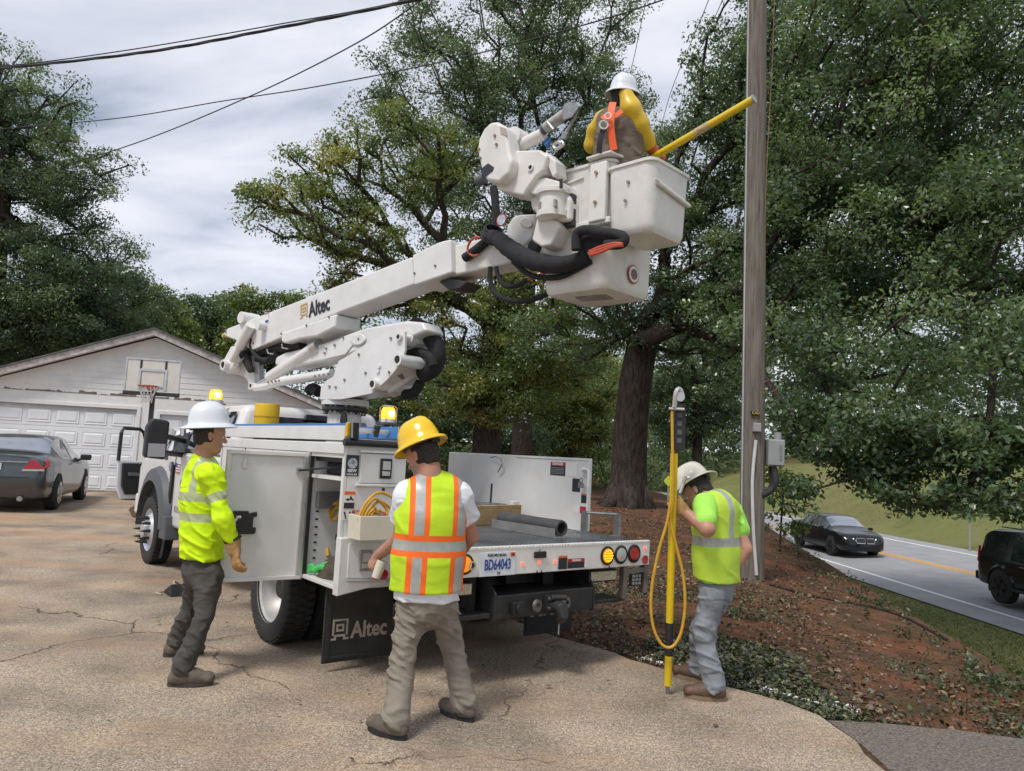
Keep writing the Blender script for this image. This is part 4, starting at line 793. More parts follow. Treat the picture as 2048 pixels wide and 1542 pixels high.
# lower rear compartment
ly = -1.27
lw = G().prism([(-1.222, ly, .565), (-.72, ly, .655), (-.72, ly, .938), (-1.222, ly, .938)], [(-1.222, Y0-.001, .565), (-.72, Y0-.001, .655), (-.72, Y0-.001, .938), (-1.222, Y0-.001, .938)]).build('lower_compartment', WHITE, truck, bevel=.008)
G().prism([(-1.165, ly-.012, .68), (-.78, ly-.012, .66), (-.78, ly-.012, .90), (-1.165, ly-.012, .90)], [(-1.165, ly-.001, .68), (-.78, ly-.001, .66), (-.78, ly-.001, .90), (-1.165, ly-.001, .90)]).build('compartment_door', WHITE, lw, bevel=.005)
handle(-1.04, .79, lw, ly-.013, M('grey_handle', (.30, .29, .28), .5, .4)); G().tube([(-1.17, ly-.02, .668), (-.80, ly-.02, .645)], .009, 8).build('hinge', ALU, lw)
# --- deck, tail bar
def deckmat():
    m, N, L, b = newmat('diamond_plate'); b.inputs['Metallic'].default_value = .75; b.inputs['Roughness'].default_value = .42
    tc = N.new('ShaderNodeTexCoord'); H = []
    for rot in (.785, -.785):
        mp = nadd(N, 'ShaderNodeMapping'); mp.inputs['Rotation'].default_value = (0, 0, rot); mp.inputs['Scale'].default_value = (11, 30, 1); L.new(tc.outputs['Object'], mp.inputs[0])
        v = nadd(N, 'ShaderNodeTexVoronoi', _Scale=1., _Randomness=0.); v.voronoi_dimensions = '2D'; L.new(mp.outputs[0], v.inputs['Vector']); H.append(v.outputs['Distance'])
    mn = nadd(N, 'ShaderNodeMath', operation='MINIMUM'); L.new(H[0], mn.inputs[0]); L.new(H[1], mn.inputs[1])
    r = N.new('ShaderNodeValToRGB'); el = r.color_ramp.elements; el[0].position = .13; el[0].color = (1, 1, 1, 1); el[1].position = .24; el[1].color = (0, 0, 0, 1); L.new(mn.outputs[0], r.inputs[0])
    n = nadd(N, 'ShaderNodeTexNoise', _Scale=3., _Detail=6.); L.new(tc.outputs['Object'], n.inputs[0]); rr = N.new('ShaderNodeValToRGB'); rr.color_ramp.elements[0].color = (.06, .063, .068, 1); rr.color_ramp.elements[0].position = .3; rr.color_ramp.elements[1].color = (.20, .205, .21, 1); rr.color_ramp.elements[1].position = .7; L.new(n.outputs[0], rr.inputs[0])
    mx = nadd(N, 'ShaderNodeMix', data_type='RGBA', blend_type='ADD'); mx.inputs[7].default_value = (.34, .34, .34, 1); L.new(r.outputs[0], mx.inputs[0]); L.new(rr.outputs[0], mx.inputs[6]); L.new(mx.outputs[2], b.inputs['Base Color'])
    bp = nadd(N, 'ShaderNodeBump', _Strength=1., _Distance=.004); L.new(r.outputs[0], bp.inputs['Height']); L.new(bp.outputs[0], b.inputs['Normal']); return m
DECKM = deckmat()
G().box(-.715, 1.2, -1.735, 1.0, .86, .905).box(-.78, -.715, -1.735, -1.275, .86, .904).build('deck', DECKM, truck)
TAILW = M('tail_white', (.78, .765, .73), .38, var=.06, scale=4, dirt=.35, dcol=(.35, .22, .12), dscale=4, coat=.2)
tail = G().box(-.80, 1.205, -1.765, -1.736, .722, .915).build('tail_bar', TAILW, truck, bevel=.005)
gt = G()
for k in range(65):
    x = -.78+k*.0303; gt.add([(x, -1.77, .899), (x+.014, -1.77, .899), (x+.022, -1.77, .912), (x+.008, -1.77, .912), (x, -1.766, .896), (x+.014, -1.766, .896), (x+.022, -1.766, .915), (x+.008, -1.766, .915)], [(0, 1, 2, 3), (0, 4, 5, 1), (1, 5, 6, 2), (2, 6, 7, 3), (3, 7, 4, 0)])
gt.build('tread_lip', M('lip_white', (.72, .71, .69), .4, .2, var=.2, scale=30), tail)
TY = -1.766
def lamp(x, z, r, mat, nm):
    g = G().lathe([(r*1.28, 0), (r*1.28, .008), (r*1.05, .014), (r*1.0, .006)], (x, TY, z), (0, -1, 0), 28).build(nm, BLACKP, tail, smooth=True)
    G().lathe([(r*1.02, .004), (r*.9, .014), (.0001, .019)], (x, TY, z), (0, -1, 0), 28).build('lens', mat, g, smooth=True); return g
a = lamp(.726, .813, .055, AMBER, 'turn_lamp'); lamp(.873, .815, .055, CLEAR, 'reverse_lamp'); b_ = lamp(1.02, .817, .055, REDL, 'brake_lamp')
lg = G()
for k in range(19): 
    rr_, an = (0, 0) if k == 0 else (.02, k*pi/3) if k < 7 else (.04, k*pi/6); lg.lathe([(.007, .016), (.004, .024), (.0001, .025)], (.726+rr_*cos(an), TY, .813+rr_*sin(an)), (0, -1, 0), 6)
lg.build('led_dots', AMBON, a)
lamp(-.58, .81, .052, AMBER, 'turn_lamp'); lamp(-.715, .81, .052, REDL, 'brake_lamp')
for x, y_ in ((1.152, TY), (-.90, -1.283)): G().lathe([(.034, 0), (.034, .006), (.0001, .007)], (x, y_, .765 if x > 0 else .69), (0, -1, 0), 20).build('reflector', REDL, tail)
for x, z in ((-.096, .79), (.053, .794), (.203, .79), (1.148, .858)): G().lathe([(.011, 0), (.010, .006), (.0001, .008)], (x, TY, z), (0, -1, 0), 14).build('marker_light', REDON, tail)
rplate('plate_light', .0, .105, .825, .87, BLACKP, tail, TY, .02, .006); 
for z in (.878,): G().lathe([(.006, 0), (.006, .006), (.0001, .006)], (.053, TY, z), (0, -1, 0), 8).build('bolt', STEEL, tail)
for x in (.03, .07, .745): G().prism([(x, TY-.002, .724), (x+.016, TY-.002, .724), (x+.008, TY-.002, .742)], [(x, TY, .724), (x+.016, TY, .724), (x+.008, TY, .742)]).build('rust_mark', M('rust', (.08, .04, .025), .9, var=.3), tail)
w_ = rplate('warning_sticker', .235, .318, .735, .83, DECAL_K, tail, TY, .002); rplate('band', .235, .318, .815, .83, DECAL_O, w_, TY-.0025, .001)
w_ = rplate('danger_sticker', .325, .49, .737, .805, DECAL_K, tail, TY, .002); rplate('band', .325, .49, .78, .805, DECAL_R, w_, TY-.0025, .001); text('lettering', '!DANGER', .02, DECAL_W, w_, (.41, TY-.005, .792), (1, 0, 0), (0, 0, 1), .0004)
rplate('note', .492, .54, .737, .805, DECAL_W, tail, TY, .002)
# number plate
pc, pz = -.314, .80
lic = rplate('number_plate', pc-.1525, pc+.1525, pz-.078, pz+.078, M('plate_white', (.70, .73, .78), .4, var=.1, scale=12), tail, TY, .004, .004)
text('plate_number', 'BD64043', .098, NAVY, lic, (pc, TY-.007, pz-.006), (1, 0, 0), (0, 0, 1), .0018, sx=.60)
text('plate_state', 'PURE MICHIGAN', .026, BLACKP, lic, (pc-.01, TY-.007, pz+.058), (1, 0, 0), (0, 0, 1), .0002, sx=.8)
text('plate_year', '24', .026, BLACKP, lic, (pc+.01, TY-.007, pz-.06), (1, 0, 0), (0, 0, 1), .0003)
rplate('plate_tab', pc+.105, pc+.145, pz+.045, pz+.073, DECAL_O, lic, TY-.0045, .002); text('tab_number', '26', .02, BLACKP, lic, (pc+.125, TY-.009, pz+.059), (1, 0, 0), (0, 0, 1), .0003)
G().ring((-.53, TY-.012, .80), (0, -1, 0), .03, .018, .012, 16).box(-.548, -.512, TY-.004, TY, .765, .838).build('tie_loop', ALU, tail)
# --- underneath: bumper, hitch, steps, light bars
bp = G().box(-.30, .60, -1.76, -1.72, .43, .585).box(-.30, .60, -1.72, -1.35, .565, .584).build('hitch_bumper', BLACKM, truck, bevel=.006)
for x in (-.315, .602): G().prism([(x, -1.765, .42), (x, -1.765, .60), (x, -1.62, .72), (x, -1.3, .72), (x, -1.3, .42)], [(x+.013, -1.765, .42), (x+.013, -1.765, .60), (x+.013, -1.62, .72), (x+.013, -1.3, .72), (x+.013, -1.3, .42)]).build('side_plate', BLACKM, bp, bevel=.003)
G().box(-.76, -.33, -1.74, -1.5, .44, .475).build('step', BLACKM, truck, bevel=.008); G().box(.62, .97, -1.72, -1.5, .45, .478).build('step', BLACKM, truck, bevel=.008)
G().box(-.41, -.36, -1.6, -1.5, .475, .72).build('step_bracket', BLACKM, truck); G().box(.64, .69, -1.6, -1.5, .478, .72).build('step_bracket', BLACKM, truck)
hx, hz = UL(1104, 1210, 'y', -1.78).x, .51
ht = G().box(hx-.06, hx+.06, -1.80, -1.761, hz-.06, hz+.055).tube([(hx, -1.80, hz-.01), (hx, -1.88, hz-.02), (hx, -1.90, hz-.07), (hx, -1.86, hz-.11)], [.05, .05, .04, .03], 10).tube([(hx-.05, -1.82, hz+.045), (hx+.06, -1.86, hz+.045)], .022, 8).build('pintle_hitch', BLACKM, bp, bevel=.006)
for k in ((-.045, .035), (-.045, -.03)): G().tube([(hx+k[0], -1.801, hz+k[1]), (hx+k[0], -1.818, hz+k[1])], .012, 8).build('bolt', STEEL, ht)
for dx_ in (-.155, .115): G().ring((hx+dx_, -1.80, hz-.005), (.25, -1, 0), .042, .022, .022, 20).build('tow_ring', STEEL, bp, smooth=True)
G().box(hx-.36, hx-.27, -1.80, -1.761, hz-.055, hz+.03).tube([(hx-.315, -1.80, hz-.01), (hx-.315, -1.82, hz-.01)], .032, 12).build('trailer_socket', BLACKP, bp, bevel=.006)
G().tube([(hx+.0, -1.86, hz-.11), (hx-.005, -1.865, hz-.2)], .006, 6).build('safety_pin', STEEL, bp)
G().box(-.02, .1, -1.5, -1.42, .60, .70).build('camera_box', BLACKP, truck, bevel=.01)
for cx, cz in ((.745, .655), (-.62, .64)):
    lb = G().box(cx-.15, cx+.15, -1.72, -1.66, cz-.045, cz+.045).build('light_bar', BLACKP, truck, bevel=.01)
    g = G()
    for k in range(10):
        for j in (0, 1): g.lathe([(.011, 0), (.007, .006), (.0001, .006)], (cx-.117+k*.026, -1.7205, cz-.018+j*.03), (0, -1, 0), 8)
    G().box(cx-.135, cx+.135, -1.7245, -1.7205, cz-.033, cz+.033).build('reflector_panel', M('reflector_gold', (.55, .47, .33), .3, .5, var=.4, scale=70), lb); g.build('led_dots', CLEAR, lb)
bk = G().box(.945, .99, -1.74, -1.69, .47, .721).box(1.18, 1.225, -1.74, -1.69, .5, .721).box(.99, 1.18, -1.74, -1.72, .66, .7).build('corner_bracket', M('dirty_bracket', (.22, .19, .16), .6, .4, var=.3, dirt=.5), truck, bevel=.004)
G().box(1.03, 1.15, -1.735, -1.715, .56, .655).build('connector_block', BLACKP, bk, bevel=.006)
cg = G()
for i in range(3):
    for j in range(3): cg.box(1.045+i*.036, 1.068+i*.036, -1.742, -1.736, .572+j*.028, .592+j*.028)
cg.build('connector_ports', GREYM, bk)
def logo(ox, oy, oz, xd, yd, h, mat, parent, world=False, t=.0015):
    R_ = [(.06, .9, .94, 1), (.06, .22, .17, .9), (.83, .22, .94, .9), (0, .0, .30, .10), (.19, .10, .30, .26), (.30, .16, .70, .26), (.70, .0, 1, .10), (.70, .10, .81, .26), (.28, .66, .72, .76), (.28, .40, .38, .66), (.62, .40, .72, .66), (.38, .40, .62, .50)]
    x = Vector(xd).normalized()*h*.95; y = Vector(yd).normalized()*h; n = x.cross(y).normalized()*t; o = Vector((ox, oy, oz)); g = G()
    for a, b_, c_, d_ in R_: g.ext([o+x*a+y*b_, o+x*c_+y*b_, o+x*c_+y*d_, o+x*a+y*d_], n)
    return g.build('logo_mark', mat, parent, world=world)
for x0, x1 in ((-1.15, -.62), (.62, 1.15)):
    f_ = G().box(x0, x1, -.965, -.95, .06, .62).build('mud_flap', M('flap_rubber', (.022, .021, .02), .7, var=.35, scale=6, dirt=.5, dcol=(.06, .045, .035), bump=.15), truck, bevel=.008)
    logo(x0+.055, -.967, .21, (1, 0, 0), (0, 0, 1), .14, LOGOG, f_); text('logo_lettering', 'Altec', .155, LOGOG, f_, (x0+.205, -.967, .262), (1, 0, 0), (0, 0, 1), .004, align='LEFT', sx=.85)
    G().box(x0+.02, x0+.045, -.972, -.966, .09, .6).box(x0+.045, x1-.02, -.972, -.966, .09, .105).build('ridge', RUBBER, f_)
# --- right side board
rb = G().box(1.15, 1.19, -1.10, 1.08, .906, 1.535).build('side_board', WHITE, truck, bevel=.006)
G().box(1.142, 1.149, -1.10, -.10, 1.515, 1.535).build('top_rail', WHITE, rb, bevel=.002)
def iplate(name, y0, y1, z0, z1, mat, parent=rb, off=.0005, t=.002): return G().box(1.15-off-t, 1.15-off, y0, y1, z0, z1).build(name, mat, parent)
w_ = iplate('danger_sticker', -.80, -.60, 1.37, 1.49, DECAL_K); iplate('band', -.80, -.60, 1.457, 1.49, DECAL_R, w_, .0025, .001); text('lettering', '!DANGER', .033, DECAL_W, w_, (1.144, -.70, 1.473), (0, -1, 0), (0, 0, 1), .0008)
for k in range(5): iplate('text_line', -.785, -.615, 1.385+k*.013, 1.389+k*.013, GREYM, w_, .0025, .0008)
iplate('diagram_sticker', -.955, -.81, 1.37, 1.49, DECAL_W); iplate('skull_sticker', -1.0, -.90, 1.24, 1.355, DECAL_K)
iplate('warning_sticker', -1.085, -1.02, 1.15, 1.23, DECAL_K); iplate('band', -1.085, -1.02, 1.215, 1.23, DECAL_O, rb, .0028, .001); iplate('caution_sticker', -.995, -.93, 1.06, 1.12, DECAL_W); iplate('danger_sticker', -1.085, -1.01, 1.06, 1.12, DECAL_R)
G().tube([(1.13, -1.055, 1.44), (1.10, -1.055, 1.44)], .02, 10).tube([(1.11, -1.05, 1.44), (1.11, -1.13, 1.44), (1.11, -1.14, 1.42), (1.11, -1.14, 1.29)], .013, 8).build('latch_lever', WHITE, rb, smooth=True)
G().ring((1.10, -1.06, 1.345), (1, 0, 0), .022, .015, .008, 14).box(1.09, 1.11, -1.085, -1.035, 1.28, 1.325).build('padlock', STEEL, rb)
G().tube([(1.13, .3, 1.50), (1.10, .18, 1.512), (1.09, .08, 1.50), (1.10, .06, 1.44), (1.12, .15, 1.36)], .006, 6).build('wire_hook', STEEL, rb)
b0, b1 = UL(1165, 1062, 'z', .906), UL(1203, 1060, 'z', .906)
g = G()
for p in ((1.10, -1.12), (1.19, -1.42)): g.box(p[0]-.012, p[0]+.012, p[1]-.03, p[1]+.03, .912, 1.09).box(p[0]-.06, p[0]+.012, p[1]-.03, p[1]+.03, .906, .912)
g.tube([(1.10, -1.12, 1.075), (1.19, -1.42, 1.085)], .012, 8).build('stake_bracket', STEEL, truck)
# --- pedestal and turret (boom frame)
AZ = radians(-40); BE = Vector((cos(AZ), sin(AZ), 0)); BN = Vector((sin(AZ), -cos(AZ), 0)); TU = Vector((-1.70, 7.775, 0))
def BP(x, y, off):
    d = Vector(ray(x, y)); c = Vector(CP); t = (off-(c-TU).dot(BN))/d.dot(BN); return c+d*t
Z4 = lambda L: [(420+a/3.672, 460+b/3.672) for a, b in L]
Z5 = lambda L: [(900+a/3.084, 140+b/3.084) for a, b in L]
def slab(name, px, off, th, mat=WHITE, parent=truck, bevel=.01, seg=2):
    P = [BP(x, y, off) for x, y in px]; return G().prism(P, [p-BN*th for p in P]).build(name, mat, parent, bevel=bevel, world=True, seg=seg)
def ptube(name, px, off, r, mat=WHITE, parent=truck, n=12, sm=True, steps=0):
    P = [BP(p[0], p[1], p[2] if len(p) > 2 else off) for p in px]
    if steps: P = smoothpts(P, steps)
    return G().tube(P, r, n).build(name, mat, parent, smooth=sm, world=True)
def pin(name, x, y, o0, o1, r, mat=WHITE, parent=truck, hole=True):
    a, b_ = BP(x, y, o0), BP(x, y, o0)-BN*(o0-o1); g = G().tube([b_, a], r, 18)
    o = g.build(name, mat, parent, smooth=True, world=True)
    if hole: G().ring(a+BN*.003, BN, r*1.02, r*.66, .012).build('pin_collar', CREAM, o, world=True, smooth=True); G().tube([a+BN*.0005, a+BN*.002], r*.62, 16).build('pin_hole', DARKIN, o, world=True)
    return o
pd = TU; G().tube([pd+Vector((0, 0, .906)), pd+Vector((0, 0, 1.90))], .17, 32).build('pedestal', WHITE, truck, smooth=True, world=True)
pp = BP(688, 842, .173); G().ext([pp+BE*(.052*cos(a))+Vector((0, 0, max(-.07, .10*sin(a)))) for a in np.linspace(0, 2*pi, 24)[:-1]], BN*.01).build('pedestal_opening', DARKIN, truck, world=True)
G().lathe([(.21, 1.88), (.23, 1.90), (.23, 1.93), (.19, 1.94)], pd, n=36).build('slew_ring', BLACKM, truck, smooth=True, world=True)
for k in range(24):
    a = 2*pi*k/24; q = pd+Vector((.205*cos(a), .205*sin(a), 0)); G().tube([q+Vector((0, 0, 1.86)), q+Vector((0, 0, 1.955))], .013, 6).build('ring_bolt', STEEL if k % 3 else BLACKM, truck, world=True)
G().lathe([(.20, 1.942), (.24, 1.95), (.24, 2.01), (.20, 2.02)], pd, n=36).build('turntable', WHITE, truck, smooth=True, world=True)
pl = Z4([(805, 1245), (815, 1150), (860, 1100), (905, 1075), (925, 1010), (945, 960), (1000, 930), (1150, 835), (1310, 755), (1400, 728), (1432, 745), (1432, 880), (1400, 985), (1290, 1110), (1190, 1200), (960, 1245)])
slab('turret_plate', pl, .24, .025, bevel=.004); slab('turret_plate', pl, -.16, .025, bevel=.004)
slab('turret_web', Z4([(830, 1235), (1190, 1190), (1190, 1160), (840, 1200)]), .21, .36)
slab('turret_web', Z4([(1180, 1180), (1280, 1100), (1395, 975), (1370, 950), (1150, 1140)]), .21, .36, CREAM)
for (x, y, r) in ((1385, 785, .035), (1378, 952, .058), (1193, 1132, .052)): pin('pivot_pin', *Z4([(x, y)])[0], .285 if r > .04 else .262, -.24, r)
ptube('pivot_tube', [(*Z4([(1440, 790)])[0], .15), (*Z4([(1600, 860)])[0], -.25)], 0, .075); ptube('pivot_tube', [(*Z4([(1390, 955)])[0], .2), (*Z4([(1600, 1000)])[0], -.2)], 0, .062)
for (x, y) in ((1235, 1000), (1228, 1035)): pin('lock_boss', *Z4([(x, y)])[0], .256, .2, .022, hole=False)
bg_ = G()
for (x, y) in ((1095, 915), (1145, 1050), (1318, 1045), (990, 1100), (880, 1150), (925, 1155), (1330, 795)): q = BP(*Z4([(x, y)])[0], .242); bg_.tube([q, q+BN*.012], .013, 8)
bg_.build('turret_bolts', STEEL, truck, world=True)
for k, (a, b_) in enumerate((((1300, 1180), (1560, 1030)), ((1250, 1150), (1480, 1010)), ((1390, 1060), (1460, 1120)))): ptube('hydraulic_line', [(*Z4([a])[0], .1), (*Z4([b_])[0], -.15)], 0, .04 if k < 2 else .025, CREAM if k < 2 else STEEL)
slab('turret_plate', Z4([(1440, 700), (1500, 660), (1600, 700), (1640, 900), (1600, 1030), (1480, 1180), (1330, 1230), (1400, 1000)]), -.22, .03, bevel=.004)
ptube('hose_sleeve', Z4([(1500, 700), (1580, 745), (1650, 830), (1670, 920), (1640, 1010), (1560, 1060)]), -.08, .085, FABRICK, steps=5)
ptube('hose_sleeve', Z4([(1440, 920), (1540, 900), (1620, 935), (1640, 1000)]), .0, .045, FABRICK, steps=5); ptube('hose_sleeve', Z4([(1430, 1210), (1500, 1190), (1545, 1120)]), -.1, .05, FABRICK, steps=4)
ptube('hose_sleeve', Z4([(730, 1180), (760, 1165), (800, 1190)]), .05, .06, FABRICK, steps=4)
# riser and links
slab('lower_boom', Z4([(470, 990), (480, 930), (545, 900), (830, 830), (1140, 715), (1440, 665), (1560, 675), (1590, 740), (1480, 790), (1180, 860), (930, 945), (700, 990), (560, 1020)]), .12, .24, bevel=.03, seg=3)
lr = Z4([(835, 840), (1000, 790), (1060, 830), (990, 915), (840, 950)]); slab('boom_splice', lr, .132, .26, bevel=.008)
G().prism([BP(*Z4([(1085+58*cos(a)-8*sin(a), 805+45*sin(a))])[0], .133) for a in np.linspace(0, 2*pi, 28)[:-1]], [BP(*Z4([(1085+46*cos(a)-6*sin(a), 805+35*sin(a))])[0], .141) for a in np.linspace(0, 2*pi, 28)[:-1]]).build('oval_boss', WHITE, truck, world=True)
bg_ = G()
for (x, y) in ((1095, 800), (980, 790), (918, 845), (855, 870), (845, 905)): q = BP(*Z4([(x, y)])[0], .134); bg_.tube([q, q+BN*.016], .013, 8)
bg_.build('boom_bolts', STEEL, truck, world=True)
ptube('leveling_link', Z4([(900, 1055), (530, 1110)]), .14, .052); ptube('leveling_link', Z4([(540, 1108), (400, 1150), (330, 1160)]), .14, .04)
bg_ = G()
for (x, y) in ((775, 1072), (808, 1067), (840, 1062), (872, 1057), (430, 1118), (457, 1114), (484, 1110), (512, 1106)): q = BP(*Z4([(x, y)])[0], .185); bg_.tube([q, q+BN*.016], .012, 8)
bg_.build('link_bolts', STEEL, truck, world=True)
ptube('lift_cylinder', Z4([(790, 855), (440, 1085)]), .1, .068); ptube('cylinder_rod', Z4([(440, 1085), (345, 1140)]), .1, .034, M('chrome', (.75, .75, .76), .15, 1.), n=14)
G().tube([BP(*Z4([(805, 848)])[0], .1), BP(*Z4([(760, 876)])[0], .1)], .076, 14).build('cylinder_collar', ALU, truck, world=True, smooth=True)
slab('elbow_link', Z4([(255, 880), (320, 960), (360, 1140), (320, 1180), (290, 1160), (265, 1100), (230, 1070), (150, 1050), (120, 1000)]), .08, .12, bevel=.02); pin('pivot_pin', *Z4([(300, 1145)])[0], .16, -.1, .04)
slab('elbow_link', Z4([(150, 855), (185, 850), (205, 905), (165, 1010), (125, 1055), (75, 1030), (70, 975), (105, 940)]), .22, .07, bevel=.015); pin('pivot_pin', *Z4([(97, 990)])[0], .27, .08, .062)
slab('elbow_link', Z4([(310, 900), (360, 940), (360, 1130), (330, 1150)]), .13, .06, STEEL, bevel=.006)
# upper boom
ub = slab('upper_boom', [(443, 670), (455, 656), (490, 643), (823, 513), (828, 569), (676, 626), (504, 701), (476, 683)], .20, .29, bevel=.02, seg=3)
slab('boom_collar', [(824, 510), (872, 486), (884, 482), (901, 478), (903, 545), (828, 571)], .235, .36, parent=ub, bevel=.018, seg=3)
slab('wear_block', Z4([(1680, 380), (1750, 350), (1890, 380), (1830, 430), (1745, 435)]), .16, .2, BLACKM, ub, bevel=.006)
G().ring(BP(901, 512, .08)+BE*.004, BE, .01, .005, .002, 6)
ib = slab('inner_boom', [(896, 494), (1010, 464), (1066, 438), (1070, 500), (1013, 528), (896, 553)], .175, .24, CREAM, ub, bevel=.02, seg=3)
slab('boom_pan', Z4([(520, 752), (560, 742), (925, 615), (915, 715), (785, 782), (660, 800), (555, 832), (520, 825)]), .215, .33, parent=ub, bevel=.025, seg=3)
bg_ = G()
for (x, y, o) in ((875, 638, .217), (710, 700, .217), (525, 762, .217), (1503, 318, .237), (1655, 263, .237), (318, 830, .202), (178, 806, .202), (118, 750, .202), (118, 732, .202)): q = BP(*Z4([(x, y)])[0], o); bg_.tube([q, q+BN*.01], .011, 8)
bg_.build('boom_bolts', M('brass_bolt', (.25, .2, .14), .5, .6), ub, world=True)
ptube('elbow_cylinder', Z4([(300, 700), (215, 860)]), .26, .058, CREAM); ptube('cylinder_rod', Z4([(215, 860), (160, 960)]), .26, .035, CREAM)
pa = BP(*Z4([(270, 650)])[0], .16); G().tube([pa+BN*.08, pa-BN*.14], .07, 18).build('pivot_tube', WHITE, truck, world=True, smooth=True); pin('pivot_pin', *Z4([(345, 700)])[0], .3, .16, .05, hole=False)
pin('tail_pin', *Z4([(92, 772)])[0], .22, .1, .022, GOLD, hole=False)
for px, o, r in ((Z4([(200, 940), (260, 905), (290, 1000), (300, 1030), (260, 960)]), .16, .04), (Z4([(300, 890), (380, 900), (470, 880), (560, 860), (680, 835)]), .08, .055), (Z4([(310, 800), (300, 850), (320, 900), (360, 940), (420, 960)]), .19, .022), (Z4([(350, 950), (430, 960), (500, 900)]), .1, .045)):
    ptube('hose_sleeve', px, o, r, FABRICK, steps=5)
for px in (((420, 875), (425, 905), (460, 910)), ((530, 835), (530, 865), (572, 872))): ptube('hose_clip', Z4(px), .16, .008, ALU, n=6)
# lettering on the boom
def bl_text():
    a = BP(618, 622, .204); b_ = BP(664, 604, .204); xd = (b_-a); yd = Vector((0, 0, 1)); xd_n = xd.normalized(); yd = (yd-xd_n*yd.dot(xd_n)).normalized()
    text('logo_lettering', 'Altec', .225, M('logo_black', (.02, .02, .025), .5), ub, a+BN*.002, xd_n, yd, .006, world=True, align='LEFT', sx=.74)
    o = BP(600, 638, .204); lg_ = logo(*o, xd_n*1, yd, .15, GOLD, ub, world=True)
    c_ = BP(*Z4([(417, 650)])[0], .203); w_ = G().ext([c_+xd_n*u+yd*v_ for u, v_ in ((-.035, -.06), (.035, -.06), (.035, .06), (-.035, .06))], BN*.002).build('boom_sticker', DECAL_W, ub, world=True)
    G().ext([c_+xd_n*u+yd*v_+BN*.003 for u, v_ in ((-.03, -.05), (.03, -.05), (.03, -.02), (-.03, -.02))], BN*.001).build('note', NAVY, w_, world=True); G().ext([c_+xd_n*u+yd*v_+BN*.003 for u, v_ in ((-.035, .05), (.035, .05), (.035, .058), (-.035, .058))], BN*.001).build('band', DECAL_O, w_, world=True)
bl_text()
# --- platform
ua = radians(-44); PU = Vector((cos(ua), sin(ua), 0)); PV = Vector((-sin(ua), cos(ua), 0)); NC = Vector((.633, 5.249, 0)); NB = D(1302, 458, 5.08); NB.z = 0
def bucket(name, N0, lu, lv, z0, z1, tap, parent=truck, wall=.022, R=.07):
    """rounded moulded tub, open at the top"""
    def ring(o, z, r):
        out = []
        for cu_, cv, a0 in ((0, 0, -90), (lu, 0, 180), (lu, lv, 90), (0, lv, 0)):
            su = -1 if cu_ else 1; sv_ = -1 if cv else 1; ku, kv = cu_+su*(o+r), cv+sv_*(o+r)
            for k in range(7):
                a = radians(a0-k*15) if False else radians(k*15); ca, sa = (cos(a), sin(a))
                du, dv_ = {(1, 1): (-ca, -sa), (-1, 1): (sa, -ca), (-1, -1): (ca, sa), (1, -1): (-sa, ca)}[(su, sv_)]
                out.append(N0-PU*(ku+du*r)+PV*(kv+dv_*r)+Vector((0, 0, z)))
        return out
    rows = [ring(tap+.05, z0, R*.6), ring(tap+.018, z0+.008, R*.8), ring(tap+.004, z0+.028, R*.9), ring(tap*.8, z0+.06, R), ring(.004, z1-.03, R), ring(-.008, z1-.024, R), ring(-.008, z1-.004, R), ring(-.002, z1, R), ring(wall, z1, R-.02), ring(tap+wall, z0+.05, R-.02)]
    n = len(rows[0]); V = [p for r in rows for p in r]; m = len(rows)
    Fc = [(i*n+k, i*n+(k+1) % n, (i+1)*n+(k+1) % n, (i+1)*n+k) for i in range(m-1) for k in range(n)]+[tuple(range(n)), tuple((m-1)*n+k for k in range(n-1, -1, -1))]
    return G().add(V, Fc).build(name, CREAM, parent, smooth=True, world=True, ang=40)
bkA = bucket('platform', NC, .66, .62, 2.745, 3.69, .03); bkB = bucket('platform_extension', NB+Vector((0, 0, 0)), .40, .50, 3.08, 3.595, .025)
def fA(u, z, o=0): return NC-PU*u-PV*o+Vector((0, 0, z))            # on the face towards the boom
def fB(u, z, o=0): return NB-PU*u-PV*o+Vector((0, 0, z))
def fC(v, z, o=0, N0=NC): return N0+PV*v+PU*o+Vector((0, 0, z))
P = [fA(.17, 3.66, -.01), fA(.02, 3.66, -.01), fA(.02, 3.22, -.01), fA(.17, 3.22, -.01)]; G().prism(P, [p-PV*.05 for p in P]).build('platform_post', CREAM, bkA, world=True, bevel=.015, seg=3)
P = [fA(.66, 3.25, -.02), fA(-.01, 3.25, -.02), fA(-.01, 3.20, -.02), fA(.66, 3.20, -.02)]; G().prism(P, [p-PV*.04 for p in P]).build('platform_rib', CREAM, bkA, world=True, bevel=.012)
P = [fA(.66, 3.57), fA(.25, 3.60), fA(.25, 3.585), fA(.66, 3.545)]; G().prism(P, [p-PV*.012 for p in P]).build('moulded_rib', CREAM, bkA, world=True, bevel=.004)
P = [fC(.02, 3.44, -.01, NB), fC(.47, 3.38, -.01, NB), fC(.47, 3.35, -.01, NB), fC(.06, 3.40, -.01, NB)]; G().prism(P, [p+PU*.03 for p in P]).build('moulded_step', CREAM, bkB, world=True, bevel=.012)
g = G()
for u, z, f_ in ((.1, 3.58, fA), (.1, 3.36, fA), (.1, 3.1, fA), (.12, 3.0, fA)): q = f_(u, z, .045); g.tube([q, q-PV*.012], .013, 8)
g.build('platform_bolts', M('brass_bolt2', (.35, .25, .14), .5, .5), bkA, world=True)
g = G()
for u, z in ((.2, 3.45), (.22, 3.32)): q = fB(u, z, -.004); g.tube([q, q-PV*.012], .012, 8)
g.build('platform_bolts', STEEL, bkB, world=True)
P = [fA(.2, 3.70, .05), fA(-.02, 3.70, .05), fA(-.04, 3.70, -.12), fA(.22, 3.70, -.12)]; G().ext(P, (0, 0, .02)).build('rim_cap', CREAM, bkA, world=True, bevel=.008)
